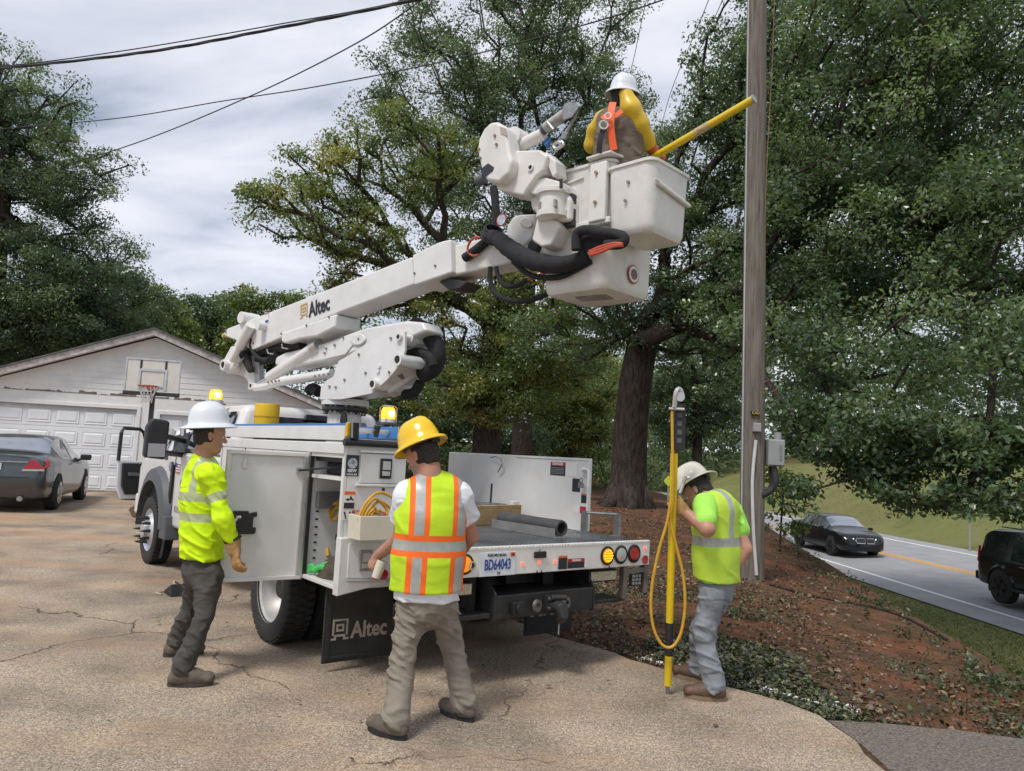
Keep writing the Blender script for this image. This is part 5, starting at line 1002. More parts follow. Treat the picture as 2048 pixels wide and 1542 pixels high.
qc = D(1260, 559, (np.array(NC)-CP)@fw*1.045); cc = fC(.33, 2.90, -.02); st = G().lathe([(.07, 0), (.07, .004), (.0001, .004)], cc+PU*.008, PU, 28).build('round_sticker', DECAL_R, bkA, world=True)
G().lathe([(.06, 0), (.06, .003), (.0001, .003)], cc+PU*.0125, PU, 26).build('sticker_ring', DECAL_W, st, world=True); G().lathe([(.04, 0), (.04, .003), (.0001, .003)], cc+PU*.016, PU, 20).build('sticker_emblem', M('emblem_brown', (.16, .13, .11), .6, var=.6, scale=80), st, world=True)
un = [NC-PU*u+PV*v_+Vector((0, 0, 2.742)) for u, v_ in ((.16, .2), (.42, .16), (.46, .3), (.2, .36))]; G().ext(un, (0, 0, -.003)).build('underside_label', M('label_grey', (.30, .29, .27), .6, var=.6, scale=40), bkA, world=True)
# platform rotator, jib and winch
OF = .54
slab('boom_knuckle', Z5([(385, 905), (430, 890), (520, 885), (530, 940), (500, 1040), (440, 1095), (340, 1020), (350, 960)]), .2, .26, CREAM, bevel=.02, seg=3)
G().prism([BP(*Z5([(470+38*cos(a)+10*sin(a), 943+34*sin(a))])[0], .2) for a in np.linspace(0, 2*pi, 22)[:-1]], [BP(*Z5([(470+32*cos(a)+8*sin(a), 943+28*sin(a))])[0], .225) for a in np.linspace(0, 2*pi, 22)[:-1]]).build('knuckle_cap', CREAM, truck, world=True)
slab('rotator_arm', Z5([(540, 880), (660, 930), (680, 960), (620, 1080), (560, 1090), (500, 1050)]), OF, .17, CREAM, bevel=.02, seg=3)
slab('rotator_body', Z5([(490, 780), (530, 760), (560, 700), (700, 735), (740, 790), (735, 930), (640, 935), (530, 880), (495, 860)]), OF-.02, .2, CREAM, bevel=.03, seg=3)
rc = BP(*Z5([(640, 820)])[0], OF-.02); G().lathe([(.10, -.13), (.125, -.12), (.125, -.075), (.108, -.07), (.108, .05), (.128, .055), (.128, .085), (.10, .1), (.06, .1)], rc, n=30).build('rotator_gearbox', CREAM, truck, smooth=True, world=True)
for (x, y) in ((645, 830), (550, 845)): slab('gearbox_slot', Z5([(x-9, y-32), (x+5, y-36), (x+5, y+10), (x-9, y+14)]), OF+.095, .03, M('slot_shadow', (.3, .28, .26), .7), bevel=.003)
slab('rotator_bracket', Z5([(480, 690), (580, 660), (690, 690), (700, 740), (560, 730), (530, 770), (490, 760)]), OF+.04, .22, CREAM, bevel=.015, seg=3)
ptube('control_stub', Z5([(685, 675), (685, 725)]), OF+.05, .012, BLACKP); slab('rotator_lug', Z5([(700, 740), (760, 760), (755, 960), (720, 970), (700, 960), (735, 900)]), OF-.06, .05, BLACKM, bevel=.01)
jh = slab('jib_head', Z5([(375, 495), (550, 490), (600, 525), (575, 620), (530, 655), (470, 740), (450, 775), (400, 765), (285, 735), (280, 690)]), OF+.08, .22, CREAM, bevel=.02, seg=3); pin('pivot_pin', *Z5([(498, 602)])[0], OF+.085, OF, .026, CREAM, jh)
slab('jib_clevis', Z5([(585, 500), (650, 560), (655, 640), (630, 660), (590, 560)]), OF+.04, .14, CREAM, bevel=.01)
wc = slab('winch_cover', Z5([(163, 490), (175, 420), (205, 360), (245, 320), (285, 315), (345, 350), (362, 480), (382, 560), (360, 640), (300, 695), (225, 685), (195, 640)]), OF+.17, .16, CREAM, bevel=.03, seg=4)
g = G()
for (x, y) in ((278, 405), (288, 460), (180, 488), (188, 543)): q = BP(*Z5([(x, y)])[0], OF+.172); g.tube([q, q+BN*.012], .011, 8)
g.build('cover_bolts', M('brass_bolt3', (.35, .25, .14), .5, .5), wc, world=True)
slab('cover_decal', Z5([(190, 610), (235, 575), (270, 600), (265, 620), (210, 665), (195, 655)]), OF+.174, .003, DECAL_K, wc, bevel=0); slab('cover_sticker', Z5([(305, 345), (345, 360), (352, 405), (312, 395)]), OF+.174, .003, M('sticker_pale', (.45, .36, .33), .6), wc, bevel=0)
ptube('winch_shaft', Z5([(170, 690), (215, 670)]), OF+.05, .04, GREYP); wd = BP(*Z5([(410, 420)])[0], OF); G().tube([wd+BN*.05, wd-BN*.06], .075, 22).build('winch_drum', CREAM, truck, smooth=True, world=True)
ptube('jib_tube', Z5([(410, 480), (575, 395)]), OF-.02, .05, CREAM); ptube('jib_tube', Z5([(545, 385), (600, 355)]), OF-.02, .038, GREYP); ptube('jib_pole', Z5([(590, 360), (710, 270)]), OF-.02, .042, M('worn_jib', (.42, .41, .40), .6, .2, var=.3, scale=20))
q = BP(*Z5([(738, 245)])[0], OF); G().tube([q+BN*.02, q-BN*.02], .052, 18).build('jib_sheave', STEEL, truck, smooth=True, world=True); slab('sheave_cheek', Z5([(690, 270), (720, 210), (780, 195), (800, 220), (750, 290), (700, 310)]), OF+.035, .012, STEEL, bevel=.004)
ptube('jib_pin', Z5([(600, 320), (640, 370)]), OF+.03, .014, STEEL, n=8); ptube('winch_rope', Z5([(785, 210), (775, 280), (740, 345), (715, 390), (700, 420)]), OF, .012, M('rope_grey', (.28, .27, .25), .9, bump=.6, bscale=120), n=8, steps=4)
ptube('rope_hook', Z5([(715, 385), (690, 430), (700, 460), (660, 485), (640, 470), (665, 445), (690, 450)]), OF, .012, ALU, n=8, steps=4); slab('hook_block', Z5([(690, 375), (725, 385), (710, 425), (680, 425)]), OF+.02, .03, STEEL, bevel=.006)
slab('blue_cap', Z5([(570, 440), (605, 410), (605, 450), (580, 470)]), OF-.04, .04, BLUE, bevel=.006)
# hoses at the boom tip
ptube('hose_sleeve', Z5([(90, 1160), (160, 1110), (220, 1060)]), .21, .04, FABRICK, steps=4); ptube('hose_sleeve', Z5([(270, 720), (278, 800), (285, 900), (275, 990)]), .12, .035, FABRICK, steps=4)
P = smoothpts([BP(*Z5([a])[0], o) for a, o in (((215, 1020), .24), ((290, 1040), .32), ((380, 1110), .40), ((520, 1180), .46), ((690, 1200), .48), ((840, 1150), .46))], 8)
nP = len(P); G().tube(P, [(.05+.028*sin(pi*k/(nP-1))*(1+.12*sin(k*1.9)))*.95 for k in range(nP)], 16).build('hose_sleeve', FABRICK, truck, smooth=True, world=True)
q = BP(*Z5([(260, 1015)])[0], .24); G().ring(q, BE*.6+Vector((0, 0, .6))+BN*.3, .085, .07, .11, 24).build('sleeve_strap', BLACKP, truck, smooth=True, world=True)
ptube('hose_sleeve', Z5([(780, 1110), (785, 1010), (850, 985), (930, 1000), (1010, 1010), (1070, 1030), (1060, 1070), (960, 1080)]), .56, .036, FABRICK, steps=5)
slab('cable_port', Z5([(790, 1130), (778, 1010), (820, 975), (950, 990), (1070, 1020), (1075, 1080), (960, 1090)]), .50, .02, FABRICK, bevel=.004)
REDH = M('red_hose', (.50, .075, .04), .5, var=.15)
for k, dy in enumerate((0, 16, 32)): ptube('red_hose', Z5([(860, 1120+dy*.7), (930, 1090+dy), (1010, 1070+dy*.6), (1065, 1072+dy*.3)]), .60, .011, REDH, n=8, steps=4)
ptube('red_hose', Z5([(200, 1035), (150, 1035), (115, 1075), (110, 1120), (140, 1145), (175, 1140)]), .24, .010, REDH, n=8, steps=5)
for px, o, r in ((Z5([(250, 1215), (248, 1290), (275, 1370), (350, 1415), (460, 1425), (560, 1400), (625, 1365)]), .22, .022), (Z5([(285, 1215), (300, 1280), (340, 1330), (410, 1330), (480, 1295)]), .26, .02), (Z5([(390, 1180), (470, 1250), (560, 1280), (680, 1275), (780, 1230), (870, 1180)]), .42, .022)): ptube('hose_sleeve', px, o, r, FABRICK, n=10, steps=6)
for px, o in ((Z5([(625, 1365), (680, 1310), (725, 1270)]), .3), (Z5([(618, 1375), (670, 1325), (715, 1285)]), .3), (Z5([(480, 1295), (560, 1260), (640, 1245)]), .3)): ptube('red_hose', px, o, .011, REDH, n=8, steps=4)
for c_ in ((518, 1090), (655, 1090)): q = BP(*Z5([c_])[0], .22); G().tube([q+BN*.02, q-BN*.04], .05, 18).build('rubber_boot', BLACKP, truck, smooth=True, world=True)
st = G().lathe([(.055, 0), (.055, .004), (.0001, .004)], BP(*Z5([(318, 925)])[0], .2), BN, 22).build('tip_sticker', DECAL_R, truck, world=True); G().lathe([(.045, 0), (.045, .004), (.0001, .004)], BP(*Z5([(318, 925)])[0], .205), BN, 22).build('sticker_face', M('sticker_bluegrey', (.45, .5, .58), .5, var=.6, scale=60), st, world=True)

# ================================================================ things carried on the truck
def thing_local(name, label, cat, loc, rz=0):
    o = empty(name, LW(loc), TH+rz); tag(o, label, cat); return o
ld = thing_local('ladder', 'blue fibreglass extension ladder lying in the tray on top of the cabinet', 'ladder', (-.96, .1, 1.59))
for x in (-.215, .185): G().box(x-.022, x+.022, -1.28, 1.22, .01, .095).build('side_rail', BLUE, ld, bevel=.004); G().box(x-.026, x+.026, -1.31, -1.281, .005, .1).build('rail_cap', YEL, ld, bevel=.006)
for k in range(8): G().tube([(-.19, -1.15+k*.31, .055), (.16, -1.15+k*.31, .055)], .019, 10).build('rung', ALU, ld, smooth=True)
for x in (-.2, .17):
    f_ = G().ext([(x-.03, -1.33, -.01), (x+.03, -1.33, -.01), (x+.02, -1.345, .10), (x-.04, -1.345, .10)], (0, -.018, 0)).build('foot', BLACKP, ld, bevel=.003); G().ext([(x-.03, -1.352, .0), (x-.018, -1.352, .0), (x-.03, -1.366, .1), (x-.042, -1.366, .1)], (0, -.004, 0)).build('foot_edge', ALU, f_)
G().tube([(.05, -1.16, .085), (.05, -1.20, .09), (.05, -1.17, .02)], .018, 8).build('strap', BLACKP, ld)
yb_ = UL(534, 826, 'y', 1.6); yt = thing_local('yellow_cover_tube', 'yellow plastic drum cover standing behind the ladder tray', 'cover', (yb_.x, yb_.y, yb_.z-.16))
G().lathe([(.115, 0), (.12, .02), (.12, .23), (.115, .25), (.10, .25), (.10, .03)], n=30).build('shell', YEL, yt, smooth=True, ang=30); G().ring((0, 0, .12), (0, 0, 1), .124, .119, .012, 30).build('band', M('yellow_dark', (.42, .26, .01), .5), yt)
# hose bundle in the open bay, bag, gloves
hs = thing_local('coiled_hose', 'yellow hose coil hanging inside the open cabinet', 'hose', (-1.0, -.86, .9))
inv = (Matrix.Translation(LW((-1.0, -.86, .9))) @ Matrix.Rotation(TH, 4, 'Z')).inverted()
for k, px in enumerate((((676, 1006), (664, 1012), (656, 1040), (652, 1075), (656, 1112)), ((678, 1012), (668, 1020), (663, 1036), (672, 1038), (678, 1030)), ((677, 1002), (666, 1006), (658, 1024), (655, 1050)))):
    G().tube(smoothpts([UL(x, y, 'x', -1.02+.015*k)-Vector((-1.0, -.86, .9)) for x, y in px], 6), .013, 8).build('hose', YELHOSE, hs, smooth=True)
bl_ = UL(640, 1152, 'x', -.99); bag = thing_local('canvas_bag', 'dark brown canvas bag slumped on the cabinet floor', 'bag', (-.965, -.90, .622))
CANV = M('brown_canvas', (.075, .06, .045), .95, var=.35, scale=14, bump=.6, bscale=30)
g = G(); n = 16; V = []
for i in range(9):
    t = i/8; r_ = .215*sqrt(max(0, 1-t**2.2))+.002
    for k in range(n): a = 2*pi*k/n; V.append((r_*.92*cos(a)*(1+.06*sin(3*a+i)), r_*1.08*sin(a)*(1+.06*sin(5*a-i)), .15*t+.012*sin(4*a+i)*t))
g.add(V, [(i*n+k, i*n+(k+1) % n, (i+1)*n+(k+1) % n, (i+1)*n+k) for i in range(8) for k in range(n)]).build('body', CANV, bag, smooth='all')
G().tube(smoothpts([(-.02, .13, .10), (-.03, .15, .17), (-.03, .14, .23)], 4), .009, 6).ring((-.03, .14, .255), (1, 0, 0), .028, .016, .012, 14).build('wrench_handle', BLACKM, bag)
gl_ = UL(648, 1136, 'x', -1.12); glv = thing_local('green_gloves', 'bright green rubber gloves lying on the brown bag in the cabinet', 'gloves', (-1.12, gl_.y, gl_.z-.02))
GRN = M('green_rubber', (.07, .52, .12), .5, var=.15, bump=.3)
g = G(); g.tube(smoothpts([(-.04, .07, -.01), (-.02, .03, .02), (.0, -.03, .025), (.02, -.09, .015)], 4), [.024]*13, 8)
for k in range(4): g.tube(smoothpts([(-.03+.006*k, .06, .0), (-.05, .09, -.005+.012*k), (-.06, .13, -.025+.014*k)], 4), .010, 6)
g.build('glove', GRN, glv, smooth='all')
G().tube(smoothpts([(.0, .03, .03), (.02, -.02, .045), (.04, -.08, .03)], 4), .022, 8).build('glove', GRN, glv, smooth='all')
bn = thing_local('tool_bin', 'black tool bin on the upper cabinet shelf', 'bin', (-.93, -.9, 1.326)); G().box(-.16, .16, -.2, .2, 0, .09).build('tub', BLACKP, bn, bevel=.01); G().tube([(-.12, -.15, .10), (-.1, .1, .11)], .014, 8).build('tool', STEEL, bn)
# tote with hose on the rear ledge
tb_ = UL(748, 1062, 'y', -1.36); tote = thing_local('tote_box', 'cream plastic box overflowing with yellow hose on the truck rear ledge', 'box', (tb_.x-.0, -1.37, .94))
PLC = M('cream_plastic', (.66, .62, .50), .5, var=.08, dirt=.25, dcol=(.4, .34, .24))
G().add([(sx*(.155 if z else .15)*(1 if not i_ else .93), sy*.085*(1 if not i_ else .9), .155*z if not i_ else .155*z+.012*(1-z)) for i_ in (0, 1) for z in (0, 1) for sx, sy in ((-1, -1), (1, -1), (1, 1), (-1, 1))],
        [(0, 1, 2, 3)]+[(k, (k+1) % 4, 4+(k+1) % 4, 4+k) for k in range(4)]+[(8+k, 8+(k+1) % 4, 12+(k+1) % 4, 12+k) for k in range(4)]+[(4+k, 4+(k+1) % 4, 12+(k+1) % 4, 12+k) for k in range(4)]+[(8, 9, 10, 11)]).build('shell', PLC, tote, bevel=.006)
for k in range(5):
    x0_, x1_, h_ = -.14+.035*k, .15-.03*((k*3) % 5), .30-.03*k-.012*(k % 2); yk = -.05+.022*k
    G().tube(smoothpts([(x0_+.015, yk, .05), (x0_-.005, yk, .15), (x0_+(x1_-x0_)*.22, yk-.005, h_*.9), (x0_+(x1_-x0_)*.55, yk+.01, h_), (x1_, yk, h_*.75), (x1_-.01, yk-.01, .14), (x1_-.05, yk, .08)], 6), .0098, 8).build('hose', YELHOSE, tote, smooth=True)
G().tube([(.0, -.05, .16), (.06, -.05, .15)], .013, 8).build('hose_fitting', STEEL, tote); G().tube([(.02, -.055, .165), (.035, -.055, .162)], .016, 8).build('red_collar', REDH, tote)
# lumber, pipe, wire coil on the deck
lu = thing_local('timber_block', 'pale timber plank standing on edge on the truck deck', 'timber', (.75, -.36, .906), radians(11)); WOODM = M('pale_timber', (.36, .24, .11), .75, var=.25, scale=9, bump=.3, bscale=30)
G().box(-.34, .31, -.02, .02, 0, .17).build('plank', WOODM, lu, bevel=.004); G().box(.24, .33, .022, .07, 0, .20).build('end_post', WHITE, lu, bevel=.004)
pi_ = thing_local('rubber_pipe', 'black rubber hose guard in an aluminium trough on the truck deck', 'pipe', (.58, -1.03, .906), radians(1))
G().lathe([(.060, -.375), (.064, -.36), (.062, -.1), (.065, .1), (.062, .375), (.045, .375), (.045, -.375), (.060, -.375)], (0, 0, .075), (0, 1, 0), 28).build('pipe', M('black_rubber_sheet', (.055, .055, .058), .5, var=.3, scale=8, bump=.15, bscale=12), pi_, smooth=True)
G().ext([(-.085, -.385, .0), (-.015, -.385, .0), (-.015, -.385, .008), (-.078, -.385, .008), (-.085, -.385, .075), (-.092, -.385, .075)], (0, .79, 0)).build('trough', ALU, pi_)
wc_ = UL(965, 1008, 'y', .1); co = thing_local('wire_coil', 'coil of steel wire lying behind the timber on the truck deck', 'wire coil', (.95, .1, .906))
for k in range(5): G().ring((.004*k, 0, .10+.014*k), (.05, .03, 1), .20-.006*(k % 3), .188-.006*(k % 3), .008, 32).build('loop', STEEL, co)
G().box(-.17, .17, -.17, .17, 0, .09).build('crate', BLACKM, co, bevel=.01); G().tube([(.06, 0, .1), (.08, .02, .34)], .01, 8).build('rod', BLACKP, co)
# wheel chock
ck = empty('wheel_chock', U(352, 1188, 'z', 0), TH); tag(ck, 'black rubber wheel chock with rope lying behind the left worker', 'wheel chock')
G().prism([(-.09, -.15, .0), (-.09, .12, .0), (-.09, .1, .03), (-.09, -.12, .12)], [(.09, -.15, .0), (.09, .12, .0), (.09, .1, .03), (.09, -.12, .12)]).build('wedge', RUBBER, ck, bevel=.012)
G().tube(smoothpts([(-.05, -.1, .11), (-.02, .02, .12), (.05, .08, .06), (-.06, .14, .012), (-.16, .1, .01), (-.14, -.02, .01)], 5), .010, 6).build('rope', M('rope_tan', (.4, .33, .24), .9), ck, smooth=True)
# ================================================================ people (implicit bodies turned into meshes)
def lattice3(P, f, seed):
    r = np.random.default_rng(seed); L = r.random((32, 32, 32)).astype(np.float32)*2-1; q = P*np.asarray(f, np.float32); i = np.floor(q).astype(int); a = q-i; a = a*a*(3-2*a); i %= 32; j = (i+1) % 32
    x, y, z = a[..., 0], a[..., 1], a[..., 2]; g = lambda u, v, w_: L[u[..., 0], v[..., 1], w_[..., 2]]
    return ((g(i, i, i)*(1-x)+g(j, i, i)*x)*(1-y)+(g(i, j, i)*(1-x)+g(j, j, i)*x)*y)*(1-z)+((g(i, i, j)*(1-x)+g(j, i, j)*x)*(1-y)+(g(i, j, j)*(1-x)+g(j, j, j)*x)*y)*z
class Vol:
    def __init__(s, prims, res, k=.025, pad=.05):
        lo = np.min([np.minimum(np.array(p[1])-p[2], np.array(p[3])-p[4]) for p in prims], 0)-pad; hi = np.max([np.maximum(np.array(p[1])+p[2], np.array(p[3])+p[4]) for p in prims], 0)+pad
        s.lo = lo; s.res = res; s.n = np.ceil((hi-lo)/res).astype(int)+1; s.v = np.full(s.n, .5, np.float32); s.k = k
        for p in prims: s.add(p)
    def block(s, lo, hi):
        a = np.maximum(0, ((lo-s.lo)/s.res).astype(int)); b = np.minimum(s.n, np.ceil((hi-s.lo)/s.res).astype(int)+1); sl = tuple(slice(i, j) for i, j in zip(a, b))
        g = np.stack(np.meshgrid(*[np.arange(i, j)*s.res+o for i, j, o in zip(a, b, s.lo)], indexing='ij'), -1).astype(np.float32); return sl, g
    def add(s, p):
        kind, p0, ra, p1, rb = p[:5]; fl = p[5] if len(p) > 5 else None; sub = p[6] if len(p) > 6 else False; kk = p[7] if len(p) > 7 else s.k
        p0 = np.array(p0, np.float32); p1 = np.array(p1, np.float32); m = max(ra, rb)+.09
        sl, g = s.block(np.minimum(p0, p1)-m, np.maximum(p0, p1)+m); q = g-p0; ba = p1-p0
        if fl is not None:
            for n, sc in fl:
                n = np.array(n, np.float32); n /= np.linalg.norm(n); q = q+(q@n)[..., None]*n*(sc-1); ba = ba+(ba@n)*n*(sc-1)
        L2 = float(ba@ba); t = np.clip((q@ba)/L2, 0, 1) if L2 > 1e-9 else np.zeros(q.shape[:-1], np.float32)
        d = np.linalg.norm(q-t[..., None]*ba, axis=-1)-(ra+(rb-ra)*t)
        o = s.v[sl]
        if sub: h = np.clip(.5-.5*(o+d)/kk, 0, 1); s.v[sl] = o*(1-h)+(-d)*h+kk*h*(1-h)
        else: h = np.clip(.5+.5*(o-d)/kk, 0, 1); s.v[sl] = o*(1-h)+d*h-kk*h*(1-h)
    def all(s): return s.block(s.lo, s.lo+s.n*s.res)[1]
    def cut(s, c, n): # keep the side opposite to n
        g = s.all(); n = np.array(n, np.float32); n /= np.linalg.norm(n); s.v = np.maximum(s.v, (g-np.array(c, np.float32))@n)
    def wrinkle(s, amp, f, seed):
        m = np.abs(s.v) < .06; g = s.all()[m]; s.v[m] += amp*(lattice3(g, f, seed)*.65+lattice3(g, np.asarray(f)*2.1, seed+1)*.35)
    def fold(s, amp, f, seed):                                      # sharp cloth ridges
        m = np.abs(s.v) < .05; g = s.all()[m]; w_ = np.stack([lattice3(g, 6, seed+k) for k in (1, 2, 3)], -1)*.035; g = g+w_
        q = np.stack([g[..., 0]+.35*g[..., 2], g[..., 1]-.3*g[..., 2], g[..., 2]+.55*g[..., 0]+.3*g[..., 1]], -1); n_ = lattice3(q, f, seed); r_ = np.maximum(0, 1-np.abs(n_)*2.4); s.v[m] -= amp*r_**1.5*np.clip(lattice3(g, 5, seed+9)+.7, 0, 1.3)-amp*.3
    def mesh(s):
        v = s.v; sg = v < 0; n = np.array(v.shape)-1
        c = [(i, j, k) for i in (0, 1) for j in (0, 1) for k in (0, 1)]; cs = [tuple(slice(o, o+m) for o, m in zip(q, n)) for q in c]
        cnt = sum(sg[a].astype(np.int8) for a in cs); act = (cnt > 0) & (cnt < 8); ix = np.argwhere(act); idn = -np.ones(n, np.int32); idn[act] = np.arange(len(ix))
        val = np.stack([v[a][act] for a in cs], 1); P = np.zeros((len(ix), 3)); W_ = np.zeros(len(ix))
        for a in range(8):
            for b in range(a+1, 8):
                if sum(abs(c[a][d]-c[b][d]) for d in range(3)) != 1: continue
                x = (val[:, a] < 0) != (val[:, b] < 0); t = val[x, a]/(val[x, a]-val[x, b]); P[x] += np.array(c[a])+(np.array(c[b])-np.array(c[a]))*t[:, None]; W_[x] += 1
        V = (ix+P/W_[:, None])*s.res+s.lo; Fq = []
        for ax in range(3):
            u, w_ = (ax+1) % 3, (ax+2) % 3; s0 = [slice(None)]*3; s1 = [slice(None)]*3; s0[ax] = slice(0, -1); s1[ax] = slice(1, None)
            ch = sg[tuple(s0)] != sg[tuple(s1)]; e = np.argwhere(ch); e = e[(e[:, u] > 0) & (e[:, w_] > 0) & (e[:, u] < n[u]) & (e[:, w_] < n[w_])]
            ins = sg[tuple(s0)][tuple(e.T)]
            def cid(du, dw): q = e.copy(); q[:, u] -= du; q[:, w_] -= dw; return idn[tuple(q.T)]
            q = np.stack([cid(1, 1), cid(0, 1), cid(0, 0), cid(1, 0)], 1); q[~ins] = q[~ins][:, ::-1]; Fq.append(q)
        Fq = np.concatenate(Fq); Fq = Fq[(Fq >= 0).all(1)]; return V, Fq
def smooth_mesh(V, Q, it=2, lam=.5):
    E = np.concatenate([Q[:, [0, 1]], Q[:, [1, 2]], Q[:, [2, 3]], Q[:, [3, 0]]]); cnt = np.bincount(E[:, 0], minlength=len(V))+np.bincount(E[:, 1], minlength=len(V))
    for _ in range(it):
        S_ = np.zeros_like(V)
        for d in range(3): S_[:, d] = np.bincount(E[:, 0], V[E[:, 1], d], len(V))+np.bincount(E[:, 1], V[E[:, 0], d], len(V))
        V = V+lam*(S_/np.maximum(cnt, 1)[:, None]-V)
    return V
def vmesh(name, vol, mats, parent, it=2, bands=None):
    V, Q_ = vol.mesh(); V = smooth_mesh(V, Q_, it); o = npmesh(name, V, Q_, mats, parent, world=True, smooth=True)
    if bands:
        planes, fn = bands; bm = bmesh.new(); bm.from_mesh(o.data)
        for co, no in planes: bmesh.ops.bisect_plane(bm, geom=bm.verts[:]+bm.edges[:]+bm.faces[:], plane_co=Vector(co), plane_no=Vector(no), dist=1e-5)
        for f_ in bm.faces: f_.material_index = fn(f_.calc_center_median()); f_.smooth = True
        bm.to_mesh(o.data); bm.free()
    return o
def C_(p0, r0_, p1, r1_, flat=None, k=None, sub=False): 
    t = ['c', p0, r0_, p1, r1_, flat, sub]
    if k: t.append(k)
    return tuple(t)
def E_(c, r, axes=None):   # ellipsoid-like: sphere flattened along world or given axes; r largest first
    R_ = max(r); fl = [(ax, R_/q) for ax, q in zip(axes or ((1, 0, 0), (0, 1, 0), (0, 0, 1)), r) if q < R_-1e-6]; return ('c', c, R_, c, R_, fl)
def hand_prims(wr, dr, pn, curl=.5, r=.0095, L=.085, thumb=1, spread=.12):
    """palm and five bent fingers; dr along the hand, pn palm normal, thumb side sign"""
    wr = Vector(wr); d = Vector(dr).normalized(); n = Vector(pn); n = (n-d*n.dot(d)).normalized(); s = d.cross(n)*thumb; out = []
    kn = wr+d*L; out.append(C_(wr, r*2.3, wr+d*L*.55, r*3.2, [(n, 1.9)])); out.append(C_(wr+d*L*.45, r*3.4, kn-d*.01, r*3.7, [(n, 2.1)]))
    for i, (o, ln) in enumerate(((.031, .078), (.011, .088), (-.010, .082), (-.030, .064))):
        b = kn+s*o*(r/.0095)*.98-d*.008; dd = (d+s*spread*(1.5-i)*.5).normalized(); a = curl*(.75+.1*i)
        for j, fr in enumerate((.45, .32, .26)):
            a2 = a*(1+.6*j) if j else a*.6; v = dd*cos(a2)+n*sin(a2); e_ = b+v*ln*fr; out.append(C_(b, r*(1.02-.1*j), e_, r*(.95-.12*j), None, .006)); b = e_
    b = wr+d*L*.28+s*r*2.4; v1 = (d*.7+s*.75+n*.35).normalized(); v2 = (d*.9+s*.25+n*(.35+curl*.4)).normalized(); m = b+v1*.042; e_ = m+v2*.032
    out += [C_(b, r*1.35, m, r*1.15, None, .01), C_(m, r*1.1, e_, r*.95, None, .006), C_(e_, r*.95, e_+v2*.018, r*.8, None, .006)]
    return out
SKIN = M('skin', (.42, .22, .15), .5, var=.12, scale=18, spec=.4, bump=.05); SKIN2 = M('skin_dark', (.12, .07, .05), .5, var=.12, scale=18)
LIME = M('hi_vis_lime', (.60, .86, .012), .7, var=.06, scale=9, bump=.25, bscale=220, spec=.2, fold=0.02, fscale=8); LIMEV = M('hi_vis_mesh_lime', (.56, .80, .035), .75, var=.07, scale=9, bump=.35, bscale=260, spec=.2, fold=0.012, fscale=7)
SILVER = M('reflective_tape', (.42, .44, .42), .35, .25, var=.12, scale=25); SILVERL = M('reflective_tape_lime', (.46, .52, .30), .4, .2, var=.12, scale=25); ORANGE = M('hi_vis_orange', (.95, .16, .015), .7, var=.06, bump=.2, bscale=200)
TEEW = M('white_cotton', (.72, .74, .78), .85, var=.05, bump=.2, bscale=150, fold=0.018, fscale=10); PANTS1 = M('charcoal_canvas', (.060, .055, .050), .9, var=.22, scale=10, bump=.35, bscale=180, dirt=.25, dcol=(.12, .10, .08), fold=0.03, fscale=8); PANTS2 = M('khaki_canvas', (.235, .205, .165), .9, var=.15, scale=9, bump=.35, bscale=180, dirt=.2, dcol=(.13, .11, .085), fold=0.03, fscale=8); JEANS = M('faded_denim', (.225, .245, .27), .9, var=.25, scale=6, bump=.3, bscale=200, dirt=.3, dcol=(.12, .14, .17), fold=0.03, fscale=8)
BOOTB = M('brown_leather', (.10, .052, .032), .6, var=.3, scale=14, bump=.3); BOOTG = M('taupe_suede', (.12, .098, .078), .85, var=.25, scale=14, bump=.4); SOLE = M('boot_sole', (.018, .018, .02), .8, bump=.3); SOLET = M('tan_sole', (.22, .16, .10), .8)
GLOVE = M('tan_leather_glove', (.40, .23, .085), .8, var=.25, scale=16, bump=.5, bscale=50); HAIR = M('dark_hair', (.022, .017, .014), .7, var=.5, scale=60, bump=.8, bscale=90); HATW = M('hat_white', (.70, .72, .76), .28, var=.03, coat=.4, dirt=.12, dcol=(.4, .38, .35)); HATY = M('hat_yellow', (.80, .50, .006), .28, var=.04, coat=.4); BROWNC = M('brown_work_shirt', (.16, .125, .095), .9, var=.2, bump=.4, fold=0.02, fscale=8); RUBY = M('yellow_rubber_sleeve', (.66, .44, .02), .42, var=.1, scale=5, coat=.1); RUBO = M('orange_rubber_glove', (.50, .10, .035), .5, var=.15)
